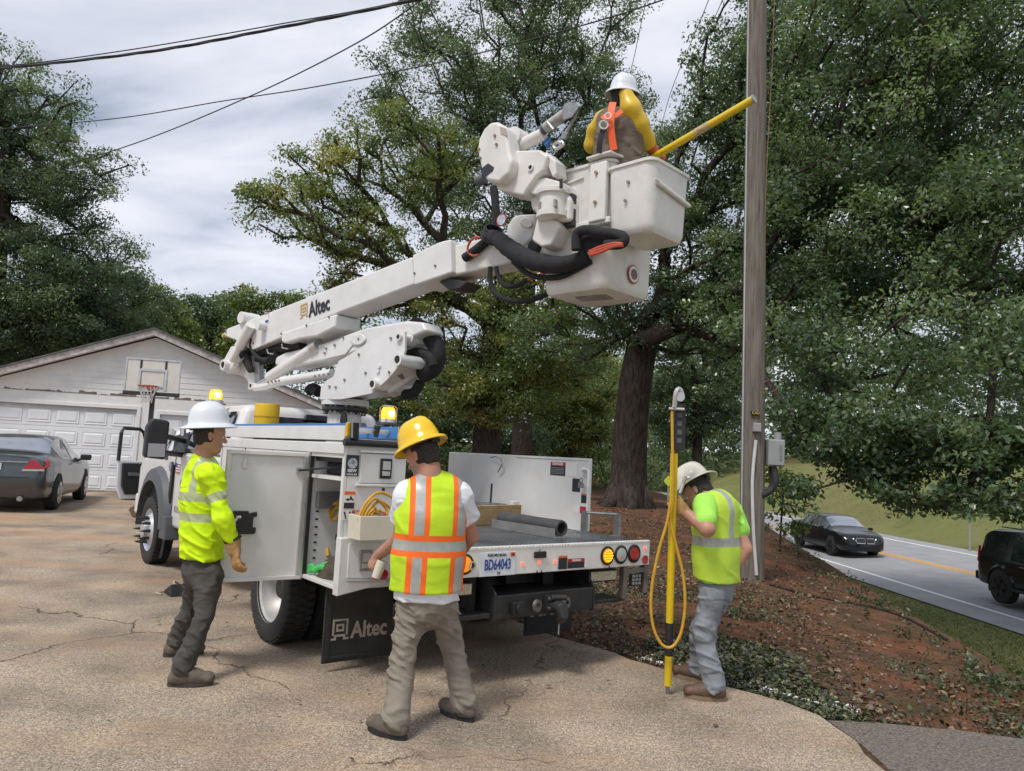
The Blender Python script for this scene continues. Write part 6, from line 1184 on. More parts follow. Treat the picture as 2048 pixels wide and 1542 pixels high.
def hat(parent, c, axis, front, mat, brim=.165, k=1.):
    """full brim hard hat; c centre of the brim plane"""
    a = Vector(axis).normalized(); f_ = Vector(front); f_ = (f_-a*f_.dot(a)).normalized(); s = a.cross(f_); c = Vector(c)
    prof = [(0, .148), (.03, .146), (.058, .138), (.083, .119), (.101, .088), (.112, .045), (.116, .012), (.122, .004), (.145, -.006), (brim, -.018), (brim+.003, -.022), (brim-.002, -.026), (.143, -.013), (.118, -.004), (.110, .01), (.104, .045), (.08, .09), (0, .115)]
    n = 36; V = []; 
    for r_, h in prof:
        for i in range(n):
            t = 2*pi*i/n; rr = r_*(1+.10*abs(cos(t))**2); ridge = .010*max(0, 1-abs(sin(t))*r_/.022) if h > .03 and r_ < .12 else 0
            V.append(c+(f_*cos(t)*rr*1.02+s*sin(t)*rr*.93)*k+a*(h+ridge)*k)
    o = G().add(V, [(i*n+j, i*n+(j+1) % n, (i+1)*n+(j+1) % n, (i+1)*n+j) for i in range(len(prof)-1) for j in range(n)]).build('hard_hat', mat, parent, smooth='all', world=True)
    G().tube([c+(f_*cos(t)*.098+s*sin(t)*.085)*k-a*.012 for t in np.linspace(0, 2*pi, 25)], .009, 6).build('suspension_band', BLACKP, o, world=True, smooth=True)
    G().tube([c-f_*.1*k-a*.018-s*.035, c-f_*.108*k-a*.022, c-f_*.1*k-a*.018+s*.035], .016, 8).build('ratchet', BLACKP, o, world=True, smooth=True)
    return o
def person(label, J, facing, loc):
    p = empty('person', loc); tag(p, label, 'person'); return p
def basis(f_): f_ = Vector(f_).normalized(); return f_, Vector((f_.y, -f_.x, 0)).normalized(), Vector((0, 0, 1))   # forward, right, up
def headprims(h, f_, up_, sc=1.):
    h = Vector(h); f_ = Vector(f_).normalized(); u = Vector(up_); u = (u-f_*u.dot(f_)).normalized(); r_ = f_.cross(u)
    out = [E_(h+u*.03, (.078*sc, .096*sc, .10*sc), (r_, f_, u)), C_(h+f_*.035-u*.045, .055*sc, h+f_*.05-u*.085, .035*sc, [(r_, .95)]), C_(h+f_*.088+u*.0, .012, h+f_*.105-u*.028, .014, [(r_, 1.1)], .012), C_(h+f_*.075+u*.022-r_*.03, .016, h+f_*.075+u*.022+r_*.03, .016, None, .015),
           C_(h+f_*.083-u*.058-r_*.018, .009, h+f_*.083-u*.058+r_*.018, .009, None, .01)]
    for s in (-1, 1): out.append(C_(h+r_*s*.078-f_*.005+u*.012, .018, h+r_*s*.076-f_*.0-u*.02, .013, [(r_, 2.2)], .006))
    return out
def hairprims(h, f_, up_):
    h = Vector(h); f_ = Vector(f_).normalized(); u = Vector(up_); u = (u-f_*u.dot(f_)).normalized(); r_ = f_.cross(u)
    return [E_(h+u*.03-f_*.006, (.083, .100, .104), (r_, f_, u)), C_(h-f_*.055-u*.03, .055, h-f_*.05-u*.055, .045, [(f_, 1.3)])], h, f_, u
def build_head(p, h, f_, up_, sk=SKIN, hair=HAIR, neck=None, beard=None, hairback=.015):
    pr, hh, ff, uu = hairprims(h, f_, up_); v = Vol(pr, .006, .02); v.cut(hh+ff*hairback, ff); v.cut(hh-uu*.065, -uu); v.wrinkle(.003, 60, 3); vmesh('hair', v, hair, p, 1)
    if beard:
        v = Vol([C_(hh+ff*.04-uu*.05, .056, hh+ff*.052-uu*.088, .039)], .006, .02); v.cut(hh-uu*.035, uu); v.wrinkle(.003, 70, 4); vmesh('beard', v, beard, p, 1)
    for s in (-1, 1):
        r_ = ff.cross(uu); G().lathe([(.0001, .013), (.008, .010), (.012, 0), (.008, -.010), (.0001, -.013)], hh+ff*.078+r_*s*.032+uu*.004, uu, 10).build('eye', M('eye_white', (.6, .58, .55), .2), p, smooth=True, world=True)
def boots(p, items, mu, ms, h=.14):
    """items: (ankle, toe direction)"""
    for an, td in items:
        an = Vector(an); t = Vector(td); t.z = 0; t.normalize(); g0 = Vector((an.x, an.y, 0)); s = Vector((t.y, -t.x, 0))
        v = Vol([C_(an+Vector((0, 0, .03)), .046, g0+Vector((0, 0, .06))-t*.01, .05), C_(g0-t*.035+Vector((0, 0, .05)), .045, g0+t*.07+Vector((0, 0, .055)), .05, [(s, 1.05)]), C_(g0+t*.07+Vector((0, 0, .05)), .05, g0+t*.155+Vector((0, 0, .045)), .043, [((0, 0, 1), 1.1)])], .007, .03); v.cut(g0+Vector((0, 0, .022)), (0, 0, -1)); v.cut(an+Vector((0, 0, .03)), (0, 0, 1)); v.wrinkle(.004, 30, 8)
        b = vmesh('boot', v, mu, p, 1)
        V = []; n = 22
        for z in (.001, .03):
            for i in range(n): a = 2*pi*i/n; x = cos(a)*.135; wd = .052*(1-.12*abs(cos(a)))*(.9 if cos(a) < 0 else 1.05); V.append(g0+t*(.055+x)+s*sin(a)*wd+Vector((0, 0, z)))
        G().prism(V[:n], V[n:]).build('sole', ms, b, world=True)
def torso(pel, ch, nk, shL, shR, f_, r_, inf=0, waist=.135, hip=.15):
    pel, ch, nk, shL, shR = map(Vector, (pel, ch, nk, shL, shR)); fl = [(f_, 1.38)]; mid = pel*.5+ch*.5; um = (shL+shR)/2
    return [C_(pel, hip+inf, mid, waist+inf+.005, fl, .05), C_(mid, waist+inf+.005, ch, .155+inf, fl, .05), C_(ch, .155+inf, um-Vector((0, 0, .03)), .13+inf, fl, .05), C_(shL*.9+um*.1, .062+inf*.8, shR*.9+um*.1, .062+inf*.8, None, .06), C_(um, .09+inf*.5, nk, .055+inf*.3, None, .04)]
def limb(pts, rs, k=.02): return [C_(pts[i], rs[i], pts[i+1], rs[i+1], None, k) for i in range(len(pts)-1)]
def legsprims(hl, kl, al, hr, kr, ar, inf=0, foot=0): 
    out = []
    for h, k_, a in ((hl, kl, al), (hr, kr, ar)): out += limb([h, k_, a], [.088+inf, .060+inf, .042+inf+foot])
    return out
def trousers(p, name, mat, pel, nk, f_, hl, kl, al, hr, kr, ar, top, inf=.017, foot=.022, hem=.05, seed=3, seat=.15):
    v = Vol([C_(Vector(pel)+Vector((0, 0, .08)), .142+inf*.6, Vector(pel)-Vector((0, 0, .03)), seat+inf*.5, [(f_, 1.3)], .04)]+legsprims(hl, kl, al, hr, kr, ar, inf, foot), .0072, .03)
    v.cut(top, (0, 0, 1)); zmin = min(Vector(al).z, Vector(ar).z)-hem
    g = v.all(); 
    for a in (al, ar):
        a = Vector(a); m = (np.abs(g[..., 0]-a.x) < .13) & (np.abs(g[..., 1]-a.y) < .16) & (g[..., 2] < a.z+.03); v.v[m] = np.maximum(v.v[m], (a.z-hem)-g[..., 2][m])
    v.wrinkle(.006, (7, 7, 12), seed); v.fold(.017, (7, 7, 13), seed+5); v.fold(.009, (13, 13, 24), seed+15); return vmesh(name, v, mat, p, 0)

# ---------------------------------------------------------------- left worker, white hat, long lime sleeves
d0 = 5.05; J = lambda x, y, dd=0: D(x, y, d0+dd)
f_, r_, u_ = basis((.72, .69, 0))
pel, ch, nk, hd = J(404, 1130), J(404, 985), J(404, 912), J(419, 872)
shR, elR, wrR = J(424, 950, -.15), J(447, 1040, -.20), J(468, 1092, -.17); shL, elL, wrL = J(392, 945, .16), J(440, 985, .38), J(484, 962, .50)
gR, gL = U(368, 1372, 'z', 0), U(350, 1312, 'z', 0); anR, anL = gR+Vector((-.02, 0, .1)), gL+Vector((0, 0, .1))
hiR, hiL = J(420, 1150, -.08), J(392, 1140, .09); knR, knL = (hiR+anR)/2+f_*.05+Vector((0, 0, .03)), (hiL+anL)/2+f_*.06+Vector((0, 0, .03))
p1 = person('worker in white hard hat and long sleeved lime shirt reaching into the cabinet', None, f_, (gR.x, gR.y, 0)); hf = Vector((.88, .47, -.05))
body = Vol(headprims(hd, hf, (0, 0, 1))+[C_(nk-Vector((0, 0, .03)), .058, hd-hf*.02-Vector((0, 0, .04)), .054)]+torso(pel, ch, nk, shL, shR, f_, r_, -.02)+limb([shR, elR, wrR], [.05, .04, .03])+limb([shL, elL, wrL], [.05, .04, .03])+legsprims(hiL, knL, anL, hiR, knR, anR, -.015)+hand_prims(wrR, (.25, .1, -1), (.8, .6, 0), .5, .008, thumb=-1)+hand_prims(wrL, (1, .4, .2), (0, 0, -1), .5, .008), .0065, .02)
vmesh('body', body, SKIN, p1, 1); build_head(p1, hd, hf, (0, 0, 1))
hat(p1, hd+Vector((-.012, 0, .075)), (-.08, -.03, 1), hf, HATW, .162)
ax = (nk-pel).normalized()
v = Vol(torso(pel-Vector((0, 0, .02)), ch, nk-Vector((0, 0, .035)), shL, shR, f_, r_, .02, .15, .168)+limb([shR-Vector((0, 0, .015)), elR, elR*.22+wrR*.78], [.058, .058, .048], .06)+limb([shL-Vector((0, 0, .015)), elL, wrL], [.058, .058, .048], .06), .0085, .04)
v.cut(J(404, 1116), (0, 0, -1)); v.cut(wrR-(wrR-elR).normalized()*.03, wrR-elR) if False else None; v.wrinkle(.005, (9, 9, 13), 21); v.fold(.017, (7, 7, 10), 25); v.fold(.008, (13, 13, 20), 35)
zA, zB = J(404, 992).z, J(404, 1032).z; hw = .028
def fnL(c):
    q = c-pel; x = q.dot(r_); z = c.z; da = ((c-shR).cross((elR-shR).normalized())).length < .095 and (c-shR).dot((elR-shR).normalized()) > .05
    ta = (c-shR).dot((elR-shR).normalized())
    if da: return 1 if abs(ta-.15) < hw else 0
    if abs(z-zA) < hw or abs(z-zB) < hw: return 1
    if z > zA and abs(abs(x)-.115) < .027: return 1
    return 0
pln = [((0, 0, z), (0, 0, 1)) for z in (zA-hw, zA+hw, zB-hw, zB+hw)]+[(pel+r_*x, r_) for x in (.088, .142, -.088, -.142)]+[(shR+(elR-shR).normalized()*t, (elR-shR)) for t in (.15-hw, .15+hw)]
vmesh('shirt', v, [LIME, SILVERL], p1, 1, (pln, fnL))
trousers(p1, 'trousers', PANTS1, pel, nk, f_, hiL, knL, anL, hiR, knR, anR, J(404, 1100), .004, .026, .055, 31)
boots(p1, ((anR, (.9, .25, 0)), (anL, (.85, .5, 0))), BOOTG, M('brown_sole', (.06, .05, .042), .85))
v = Vol(hand_prims(wrR+Vector((.004, 0, -.01)), (.16, .05, -1), (.75, .65, 0), .5, .0145, .10, -1, .25)+[C_(wrR+Vector((-.012, 0, .03)), .052, wrR+Vector((.004, 0, -.03)), .042)], .0055, .012); v.wrinkle(.003, 40, 2); vmesh('glove', v, GLOVE, p1, 1)
q = wrR+Vector((-.014, 0, .045)); G().ring(q, (elR-wrR), .058, .045, .016, 20).build('glove_cuff', BLACKP, p1, world=True, smooth=True)
# ---------------------------------------------------------------- front worker, yellow hat, orange striped vest
d0 = 4.28; f_, r_, u_ = basis((-.22, .97, 0))
pel, ch, nk, hd = J(852, 1192), J(862, 1035), J(860, 940), J(846, 912, .02)
shL, elL, wrL = J(812, 990, .0), J(801, 1076, .10), J(757, 1110, .22); shR, elR, wrR = J(921, 988, .05), J(941, 1072, .16), J(917, 1112, .42)
gL, gR = U(782, 1474, 'z', 0), U(924, 1438, 'z', 0); anL, anR = gL+Vector((.02, 0, .1)), gR+Vector((.01, 0, .1))
hiL, hiR = J(824, 1212, -.01), J(884, 1212, .04); knL, knR = (hiL+anL)/2+f_*.04+Vector((.0, 0, .02)), (hiR+anR)/2+f_*.05+Vector((0, 0, .02))
p2 = person('worker in yellow hard hat and orange striped lime vest behind the truck bed', None, f_, (gL.x, gL.y, 0)); hf = Vector((-.78, .45, -.42)); hu = Vector((-.38, .2, .9))
body = Vol(headprims(hd, hf, hu)+[C_(nk-Vector((0, 0, .04)), .062, hd-Vector((-.03, 0, .03)), .058)]+torso(pel, ch, nk, shL, shR, f_, r_, -.02)+limb([shL, elL, wrL], [.052, .045, .030])+limb([shR, elR, wrR], [.052, .045, .030])+legsprims(hiL, knL, anL, hiR, knR, anR, -.015)+hand_prims(wrL, (-.55, .25, -.85), (.75, .6, -.1), .85, .0095, .08, -1)+hand_prims(wrR, (-.6, .6, -.3), (-.2, 0, -1), .5), .006, .018)
vmesh('body', body, SKIN, p2, 1); build_head(p2, hd, hf, hu, beard=M('grey_stubble', (.25, .22, .2), .8, var=.3, scale=80))
hat(p2, hd+hu.normalized()*.072-hf.normalized()*.005, hu, hf, HATY, .148)
v = Vol(torso(pel-Vector((0, 0, .03)), ch, nk-Vector((0, 0, .03)), shL, shR, f_, r_, .022, .15, .165)+limb([shL-Vector((0, 0, .02)), shL*.45+elL*.55], [.066, .078], .05)+limb([shR-Vector((0, 0, .02)), shR*.45+elR*.55], [.066, .082], .05), .0085, .035); v.cut(J(850, 1200), (0, 0, -1))
for a, b_ in ((shL, elL), (shR, elR)):
    dn = (b_-a).normalized(); g = v.all(); q = g-np.array(a, np.float32); t = q@np.array(dn, np.float32); m = (np.linalg.norm(q-t[..., None]*np.array(dn), axis=-1) < .10) & (t > .10); v.v[m] = np.maximum(v.v[m], t[m]-.175)
v.fold(.014, (8, 8, 11), 51); vmesh('t_shirt', v, TEEW, p2, 1)
v = Vol(torso(pel-Vector((0, 0, .01)), ch, nk-Vector((0, 0, .05)), shL*.85+shR*.15, shR*.85+shL*.15, f_, r_, .038, .158, .172), .0085, .04); v.cut(J(850, 1180), (0, 0, -1))
v.wrinkle(.005, (6, 6, 7), 55); v.fold(.008, (6, 6, 7), 57); zc = J(868, 1088).z; xo = (J(878, 1030)-pel).dot(r_)
def fnF(c):
    x = (c-pel).dot(r_)-xo; z = c.z-zc
    if abs(z) < .060: return 2 if abs(z) < .027 else 1
    e_ = abs(abs(x)-.120)
    if e_ < .056 and not (z < 0 and x > .02 and False): return 2 if e_ < .026 else 1
    return 0
pln = [((0, 0, zc+z), (0, 0, 1)) for z in (-.06, -.027, .027, .06)]+[(pel+r_*(xo+s*x), r_) for s in (-1, 1) for x in (.064, .094, .146, .176)]
vmesh('safety_vest', v, [LIMEV, ORANGE, SILVER], p2, 1, (pln, fnF))
trousers(p2, 'trousers', PANTS2, pel, nk, f_, hiL, knL, anL, hiR, knR, anR, J(850, 1185), .006, .034, .055, 61, .15)
boots(p2, ((anL, (-.85, .55, 0)), (anR, (-.75, .65, 0))), BOOTG, SOLE)
cup = empty('paper_cup', wrL+Vector((.0, -.01, -.08))); tag(cup, 'translucent plastic cup held in the hand of the front worker', 'cup'); 
cq = wrL+Vector((.012, -.005, -.075)); G().lathe([(.0001, -.06), (.026, -.06), (.034, .045), (.032, .045), (.024, -.055), (.0001, -.055)], cq, (.3, .1, 1), 20).build('cup_wall', M('frosted_plastic', (.62, .58, .50), .4, var=.1), cup, smooth=True, world=True); G().lathe([(.0001, -.075), (.012, -.07), (.02, -.061)], cq, (.3, .1, 1), 12).build('red_spout', M('cup_red', (.6, .12, .06), .5), cup, smooth=True, world=True)
# ---------------------------------------------------------------- right worker, bent, jeans
d0 = 5.15; f_, r_, u_ = basis((-.80, .60, 0))
pel, ch, nk, hd = J(1434, 1165), J(1430, 1045, .0), J(1416, 992, .02), J(1397, 984, .06)
shL, elL, wrL = J(1408, 1012, -.14), J(1414, 1058, -.26), J(1370, 1024, -.14); shR, elR, wrR = J(1462, 1022, .12), J(1489, 1098, .02), J(1466, 1142, -.02)
gL, gR = U(1424, 1400, 'z', 0), U(1397, 1362, 'z', 0); anL, anR = gL+Vector((.01, 0, .1)), gR+Vector((0, 0, .1))
hiL, hiR = J(1424, 1186, -.09), J(1438, 1186, .09); knL, knR = (hiL+anL)/2+f_*.06, (hiR+anR)/2+f_*.06
p3 = person('worker in white hard hat and blue jeans bending over the yellow stick', None, f_, (gL.x, gL.y, 0)); hf = Vector((-.70, .30, -.65)); hu = Vector((-.42, .48, .77))
body = Vol(headprims(hd, hf, hu)+[C_(nk-Vector((0, 0, .03)), .06, hd, .058)]+torso(pel, ch, nk, shL, shR, f_, r_, -.02)+limb([shL, elL, wrL], [.056, .050, .032])+limb([shR, elR, wrR], [.056, .050, .032])+legsprims(hiL, knL, anL, hiR, knR, anR, -.015)+hand_prims(wrR, (-.8, .2, -.6), (-.3, .5, 0), .4, .0095), .0065, .018)
vmesh('body', body, SKIN, p3, 1); build_head(p3, hd, hf, hu)
hat(p3, hd+hu.normalized()*.07, hu, hf, M('hat_offwhite', (.66, .62, .53), .3, coat=.4), .158)
v = Vol(torso(pel-Vector((0, 0, .01)), ch, nk-Vector((0, 0, .03)), shL, shR, f_, r_, .02, .15, .16)+limb([shL, shL*.4+elL*.6], [.068, .076], .05)+limb([shR, shR*.5+elR*.5], [.068, .076], .05), .0085, .035); v.cut(J(1430, 1160), (0, 0, -1)); v.fold(.013, (8, 8, 11), 71); vmesh('t_shirt', v, M('lime_cotton', (.36, .75, .10), .85, var=.06, bump=.2, bscale=150), p3, 1)
v = Vol(torso(pel-Vector((0, 0, .01)), ch, nk-Vector((0, 0, .06)), shL*.84+shR*.16, shR*.84+shL*.16, f_, r_, .036, .158, .168), .0085, .04); v.cut(J(1434, 1158)-f_*0, Vector((0, 0, -1))+f_*.12); v.wrinkle(.005, (6, 6, 7), 75); v.fold(.010, (6, 6, 8), 77); zc = J(1434, 1080).z
def fnR(c):
    x = (c-pel).dot(r_); z = c.z-zc
    if abs(z+x*.0) < .030: return 1
    if z > 0 and abs(abs(x)-.105) < .027: return 1
    return 0
pln = [((0, 0, zc+z), (0, 0, 1)) for z in (-.03, .03)]+[(pel+r_*x, r_) for x in (.078, .132, -.078, -.132)]
vmesh('safety_vest', v, [M('hi_vis_mesh_lime2', (.52, .74, .06), .75, var=.08, scale=9, bump=.35, bscale=240), SILVER], p3, 1, (pln, fnR))
trousers(p3, 'jeans', JEANS, pel, nk, f_, hiL, knL, anL, hiR, knR, anR, J(1434, 1140), .006, .028, .055, 81)
boots(p3, ((anL, (-.95, .15, 0)), (anR, (-.8, .5, 0))), BOOTB, SOLET)
v = Vol(hand_prims(wrL+Vector((.01, 0, -.005)), (-.72, .1, .62), (.1, .9, .2), .95, .0125, .085, 1)+[C_(wrL+Vector((.045, -.01, -.04)), .045, wrL, .036)], .0055, .012); v.wrinkle(.003, 40, 2); vmesh('glove', v, GLOVE, p3, 1)
# hot stick held by the right worker
sb = U(1335, 1388, 'z', .0); sd_ = (np.array(sb)-CP)@fw; stt = D(1352, 785, sd_-.06)
stk = empty('hot_stick', sb); tag(stk, 'long yellow insulated stick with looped hose held by the right worker', 'hot stick'); sl_ = lambda t: sb+(stt-sb)*t
G().tube([sl_(.03), sl_(.80)], .025, 16).build('stick', YELPOLE, stk, smooth=True, world=True); G().tube([sl_(0), sl_(.03)], [.012, .016], 12).build('tip', STEEL, stk, smooth=True, world=True)
G().tube([sl_(.13), sl_(.24)], .026, 16).build('black_sleeve', BLACKP, stk, smooth=True, world=True); G().tube([sl_(.10), sl_(.13)], .0225, 14).build('black_band', BLACKP, stk, smooth=True, world=True)
a = sl_(.81)+Vector((.018, 0, 0)); b_ = sl_(.965)+Vector((.018, 0, 0)); hb_ = G().box(a.x-.024, a.x+.046, a.y-.03, a.y+.03, a.z, b_.z).build('head_block', BLACKP, stk, bevel=.006, world=True)
g = G()
for k in range(5): z_ = a.z+.05+k*.055; g.box(a.x-.012, a.x+.02, a.y-.034, a.y-.03, z_, z_+.03)
stuff(g.build('head_slots', GREYP, hb_, world=True))
G().tube(smoothpts([sl_(.95)+Vector((-.015, -.03, 0)), sl_(1.0)+Vector((-.005, -.03, 0)), sl_(1.01)+Vector((.02, -.02, 0)), sl_(.985)+Vector((.04, -.02, 0))], 5), .016, 10).build('hook', ALU, stk, smooth=True, world=True); G().lathe([(.03, -.02), (.034, 0), (.03, .02)], sl_(.985)+Vector((.02, -.02, 0)), (0, 1, 0), 16).build('pulley', ALU, stk, smooth=True, world=True); G().tube([sl_(.945)+Vector((-.05, -.03, 0)), sl_(.945)+Vector((.05, -.03, 0))], .010, 8).build('clamp', ALU, stk, world=True)
hp = [(1344, 822, -.08), (1345, 900, -.09), (1346, 960, -.09), (1344, 1010, -.08), (1341, 1040, -.07), (1352, 1090, -.08), (1366, 1150, -.08), (1370, 1210, -.08), (1362, 1265, -.08), (1345, 1293, -.08), (1325, 1290, -.08), (1309, 1262, -.08), (1302, 1220, -.08), (1305, 1165, -.08), (1318, 1100, -.08), (1334, 1045, -.08), (1341, 1005, -.08)]
G().tube(smoothpts([D(x, y, sd_+dd) for x, y, dd in hp], 7), .0095, 10).build('hose', YELHOSE, stk, smooth=True, world=True)
cl_ = D(1366, 968, sd_-.1); G().tube([cl_+Vector((-.02, 0, -.06)), cl_, cl_+Vector((.015, -.01, .05))], .012, 8).tube([cl_+Vector((.0, 0, .03)), cl_+Vector((.04, 0, .045))], .014, 8).build('clamp_fitting', ALU, stk, world=True)
# ---------------------------------------------------------------- bucket worker
d0 = 5.62; f_, r_, u_ = basis((.45, .89, 0))
pel, ch, nk, hd = J(1232, 352), J(1238, 268), J(1244, 222), J(1247, 203)
shR, elR, wrR = J(1264, 240, -.06), J(1285, 288, .02), J(1306, 300, .03); shL, elL, wrL = J(1212, 242, .10), J(1186, 290, .16), J(1215, 330, .3)
fz = 2.79; ac = NC-PU*.34+PV*.30; anL = Vector((ac.x-.08, ac.y+.05, fz+.1)); anR = Vector((ac.x+.08, ac.y+.02, fz+.1)); hiL = pel+Vector((-.12, .06, -.03)); hiR = pel+Vector((.0, .02, -.03)); knL = (hiL+anL)/2+f_*.03; knR = (hiR+anR)/2+f_*.03
p4 = person('worker with yellow rubber sleeves and orange harness standing in the bucket', None, f_, (pel.x, pel.y, fz)); hf = Vector((.5, .8, .12))
body = Vol(headprims(hd, hf, (0, 0, 1))+[C_(nk-Vector((0, 0, .03)), .06, hd-Vector((0, 0, .03)), .056)]+torso(pel, ch, nk, shL, shR, f_, r_, -.02)+limb([shR, elR, wrR], [.05, .04, .03])+limb([shL, elL, wrL], [.05, .04, .03])+legsprims(hiL, knL, anL, hiR, knR, anR, -.015)+hand_prims(wrL, (.4, .6, -.5), (0, 0, -1), .5), .007, .018)
vmesh('body', body, SKIN2, p4, 1); build_head(p4, hd, hf, (0, 0, 1), SKIN2)
hat(p4, hd+Vector((.0, 0, .062)), (.02, -.10, 1), hf, HATW, .15, .95)
v = Vol(torso(pel-Vector((0, 0, .02)), ch, nk-Vector((0, 0, .02)), shL, shR, f_, r_, .028, .15, .165), .009, .04); v.cut(pel-Vector((0, 0, .12)), (0, 0, -1)); v.fold(.016, (7, 7, 8), 91); vmesh('work_shirt', v, BROWNC, p4, 1)
trousers(p4, 'trousers', JEANS, pel, nk, f_, hiL, knL, anL, hiR, knR, anR, pel+Vector((0, 0, .02)), .016, .03, .055, 95)
for an, s in ((anL, -1), (anR, 1)):
    t = f_; g0 = Vector((an.x, an.y, fz)); v = Vol([C_(g0+Vector((0, 0, .12)), .055, g0+Vector((0, 0, .05)), .052), C_(g0+Vector((0, 0, .05)), .05, g0+t*.15+Vector((0, 0, .045)), .043)], .008, .03); v.cut(g0, (0, 0, -1)); vmesh('boot', v, BOOTB, p4, 1)
v = Vol(limb([J(1252, 188, -.10), J(1262, 218, -.11), J(1276, 250, -.08), J(1290, 275, -.02), J(1296, 286, .0)], [.05, .074, .076, .064, .056], .03), .0085, .03); v.wrinkle(.010, 9, 7); vmesh('rubber_sleeve', v, RUBY, p4, 2)
v = Vol(limb([J(1222, 222, .06), J(1206, 240, .08), J(1190, 262, .12), J(1186, 290, .16)], [.04, .062, .058, .07], .03), .0085, .03); v.wrinkle(.006, 7, 9); vmesh('rubber_sleeve', v, RUBY, p4, 2)
v = Vol(hand_prims(wrR+Vector((.0, -.0, -.0)), (.8, .3, -.35), (.1, .5, -.6), .9, .0125, .085, 1)+[C_(J(1294, 281, .0), .058, wrR, .042)], .0055, .012); vmesh('rubber_glove', v, RUBO, p4, 1)
q = J(1293, 279, .0); G().tube([q, q+(wrR-elR).normalized()*.03], .061, 20).build('glove_cuff', BLACKP, p4, world=True, smooth=True)
HARN = M('harness_orange', (.85, .13, .03), .6, var=.1)
def ribbon(name, pts, w_, nrm, mat, parent): 
    P = smoothpts(pts, 5); V = []
    for i, q in enumerate(P):
        t = (P[min(i+1, len(P)-1)]-P[max(i-1, 0)]).normalized(); s = t.cross(Vector(nrm)).normalized(); V += [q+s*w_/2, q-s*w_/2, q-s*w_/2+Vector(nrm)*.006, q+s*w_/2+Vector(nrm)*.006]
    n = len(P); return G().add(V, [(4*i+j, 4*i+(j+1) % 4, 4*i+4+(j+1) % 4, 4*i+4+j) for i in range(n-1) for j in range(4)]+[(0, 1, 2, 3), (4*n-4, 4*n-3, 4*n-2, 4*n-1)]).build(name, mat, parent, world=True)
nb = Vector((-.25, -.97, .0)); ribbon('harness_strap', [J(1226, 205, -.16), J(1222, 228, -.20), J(1222, 260, -.215), J(1228, 300, -.21)], .05, nb, HARN, p4); ribbon('harness_strap', [J(1244, 222, -.19), J(1230, 232, -.205), J(1214, 236, -.18), J(1204, 232, -.12)], .035, nb, HARN, p4)
hk = G().ring(J(1216, 232, -.24), nb, .026, .018, .01, 16).build('d_ring', ALU, p4, world=True); G().ring(J(1207, 250, -.23), nb+Vector((.3, 0, 0)), .035, .024, .016, 18).build('snap_hook', ALU, p4, world=True)
ribbon('lanyard', [J(1207, 258, -.22), J(1201, 280, -.21), J(1198, 306, -.18)], .04, nb, M('lanyard_grey', (.05, .05, .06), .8, var=.5, scale=60), p4)
# stick held in the bucket
ys_ = empty('hot_stick', D(1322, 306, d0)); tag(ys_, 'thick yellow pole held out from the bucket towards the wooden pole', 'hot stick')
a, b_ = D(1312, 312, d0), D(1506, 199, d0-.55); L_ = b_-a
G().tube([a-L_*.25, b_], .027, 18).build('pole', YELPOLE, ys_, smooth=True, world=True); G().tube([b_-L_*.0, b_+L_.normalized()*.012], .029, 18).build('end_cap', GREYM, ys_, world=True); G().tube([a+L_*.43, a+L_*.58], .0285, 18).build('worn_wrap', M('wrap_tan', (.5, .38, .2), .8, var=.3, scale=40), ys_, smooth=True, world=True)
# ================================================================ other vehicles
def interp_st(st, n):
    st = np.array(st, float); y = st[:, 0]; yy = np.linspace(y[0], y[-1], n); out = [yy]
    for c in range(1, st.shape[1]):
        m = np.gradient(st[:, c], y); v = np.zeros(n)
        for i, q in enumerate(yy):
            k = min(max(np.searchsorted(y, q)-1, 0), len(y)-2); h = y[k+1]-y[k]; t = (q-y[k])/h; d = (st[k+1, c]-st[k, c])/h
            m0, m1 = np.clip(m[k], -3*abs(d), 3*abs(d)), np.clip(m[k+1], -3*abs(d), 3*abs(d))
            v[i] = (2*t**3-3*t*t+1)*st[k, c]+(t**3-2*t*t+t)*h*m0+(-2*t**3+3*t*t)*st[k+1, c]+(t**3-t*t)*h*m1
        out.append(v)
    return np.stack(out, 1)
def section(w, zb, be, top, wt):
    return [(0, zb), (w*.8, zb), (w*.95, zb+.05), (w*.99, zb+.2*(be-zb)), (w, zb+.55*(be-zb)), (w*.985, be-.10*(be-zb)), (w*.95, be), (wt+(w*.95-wt)*.06, top-.06*min(1, (top-be)/.3)-.0), (wt*.82, top-.005), (wt*.4, top+.012), (0, top+.016)]
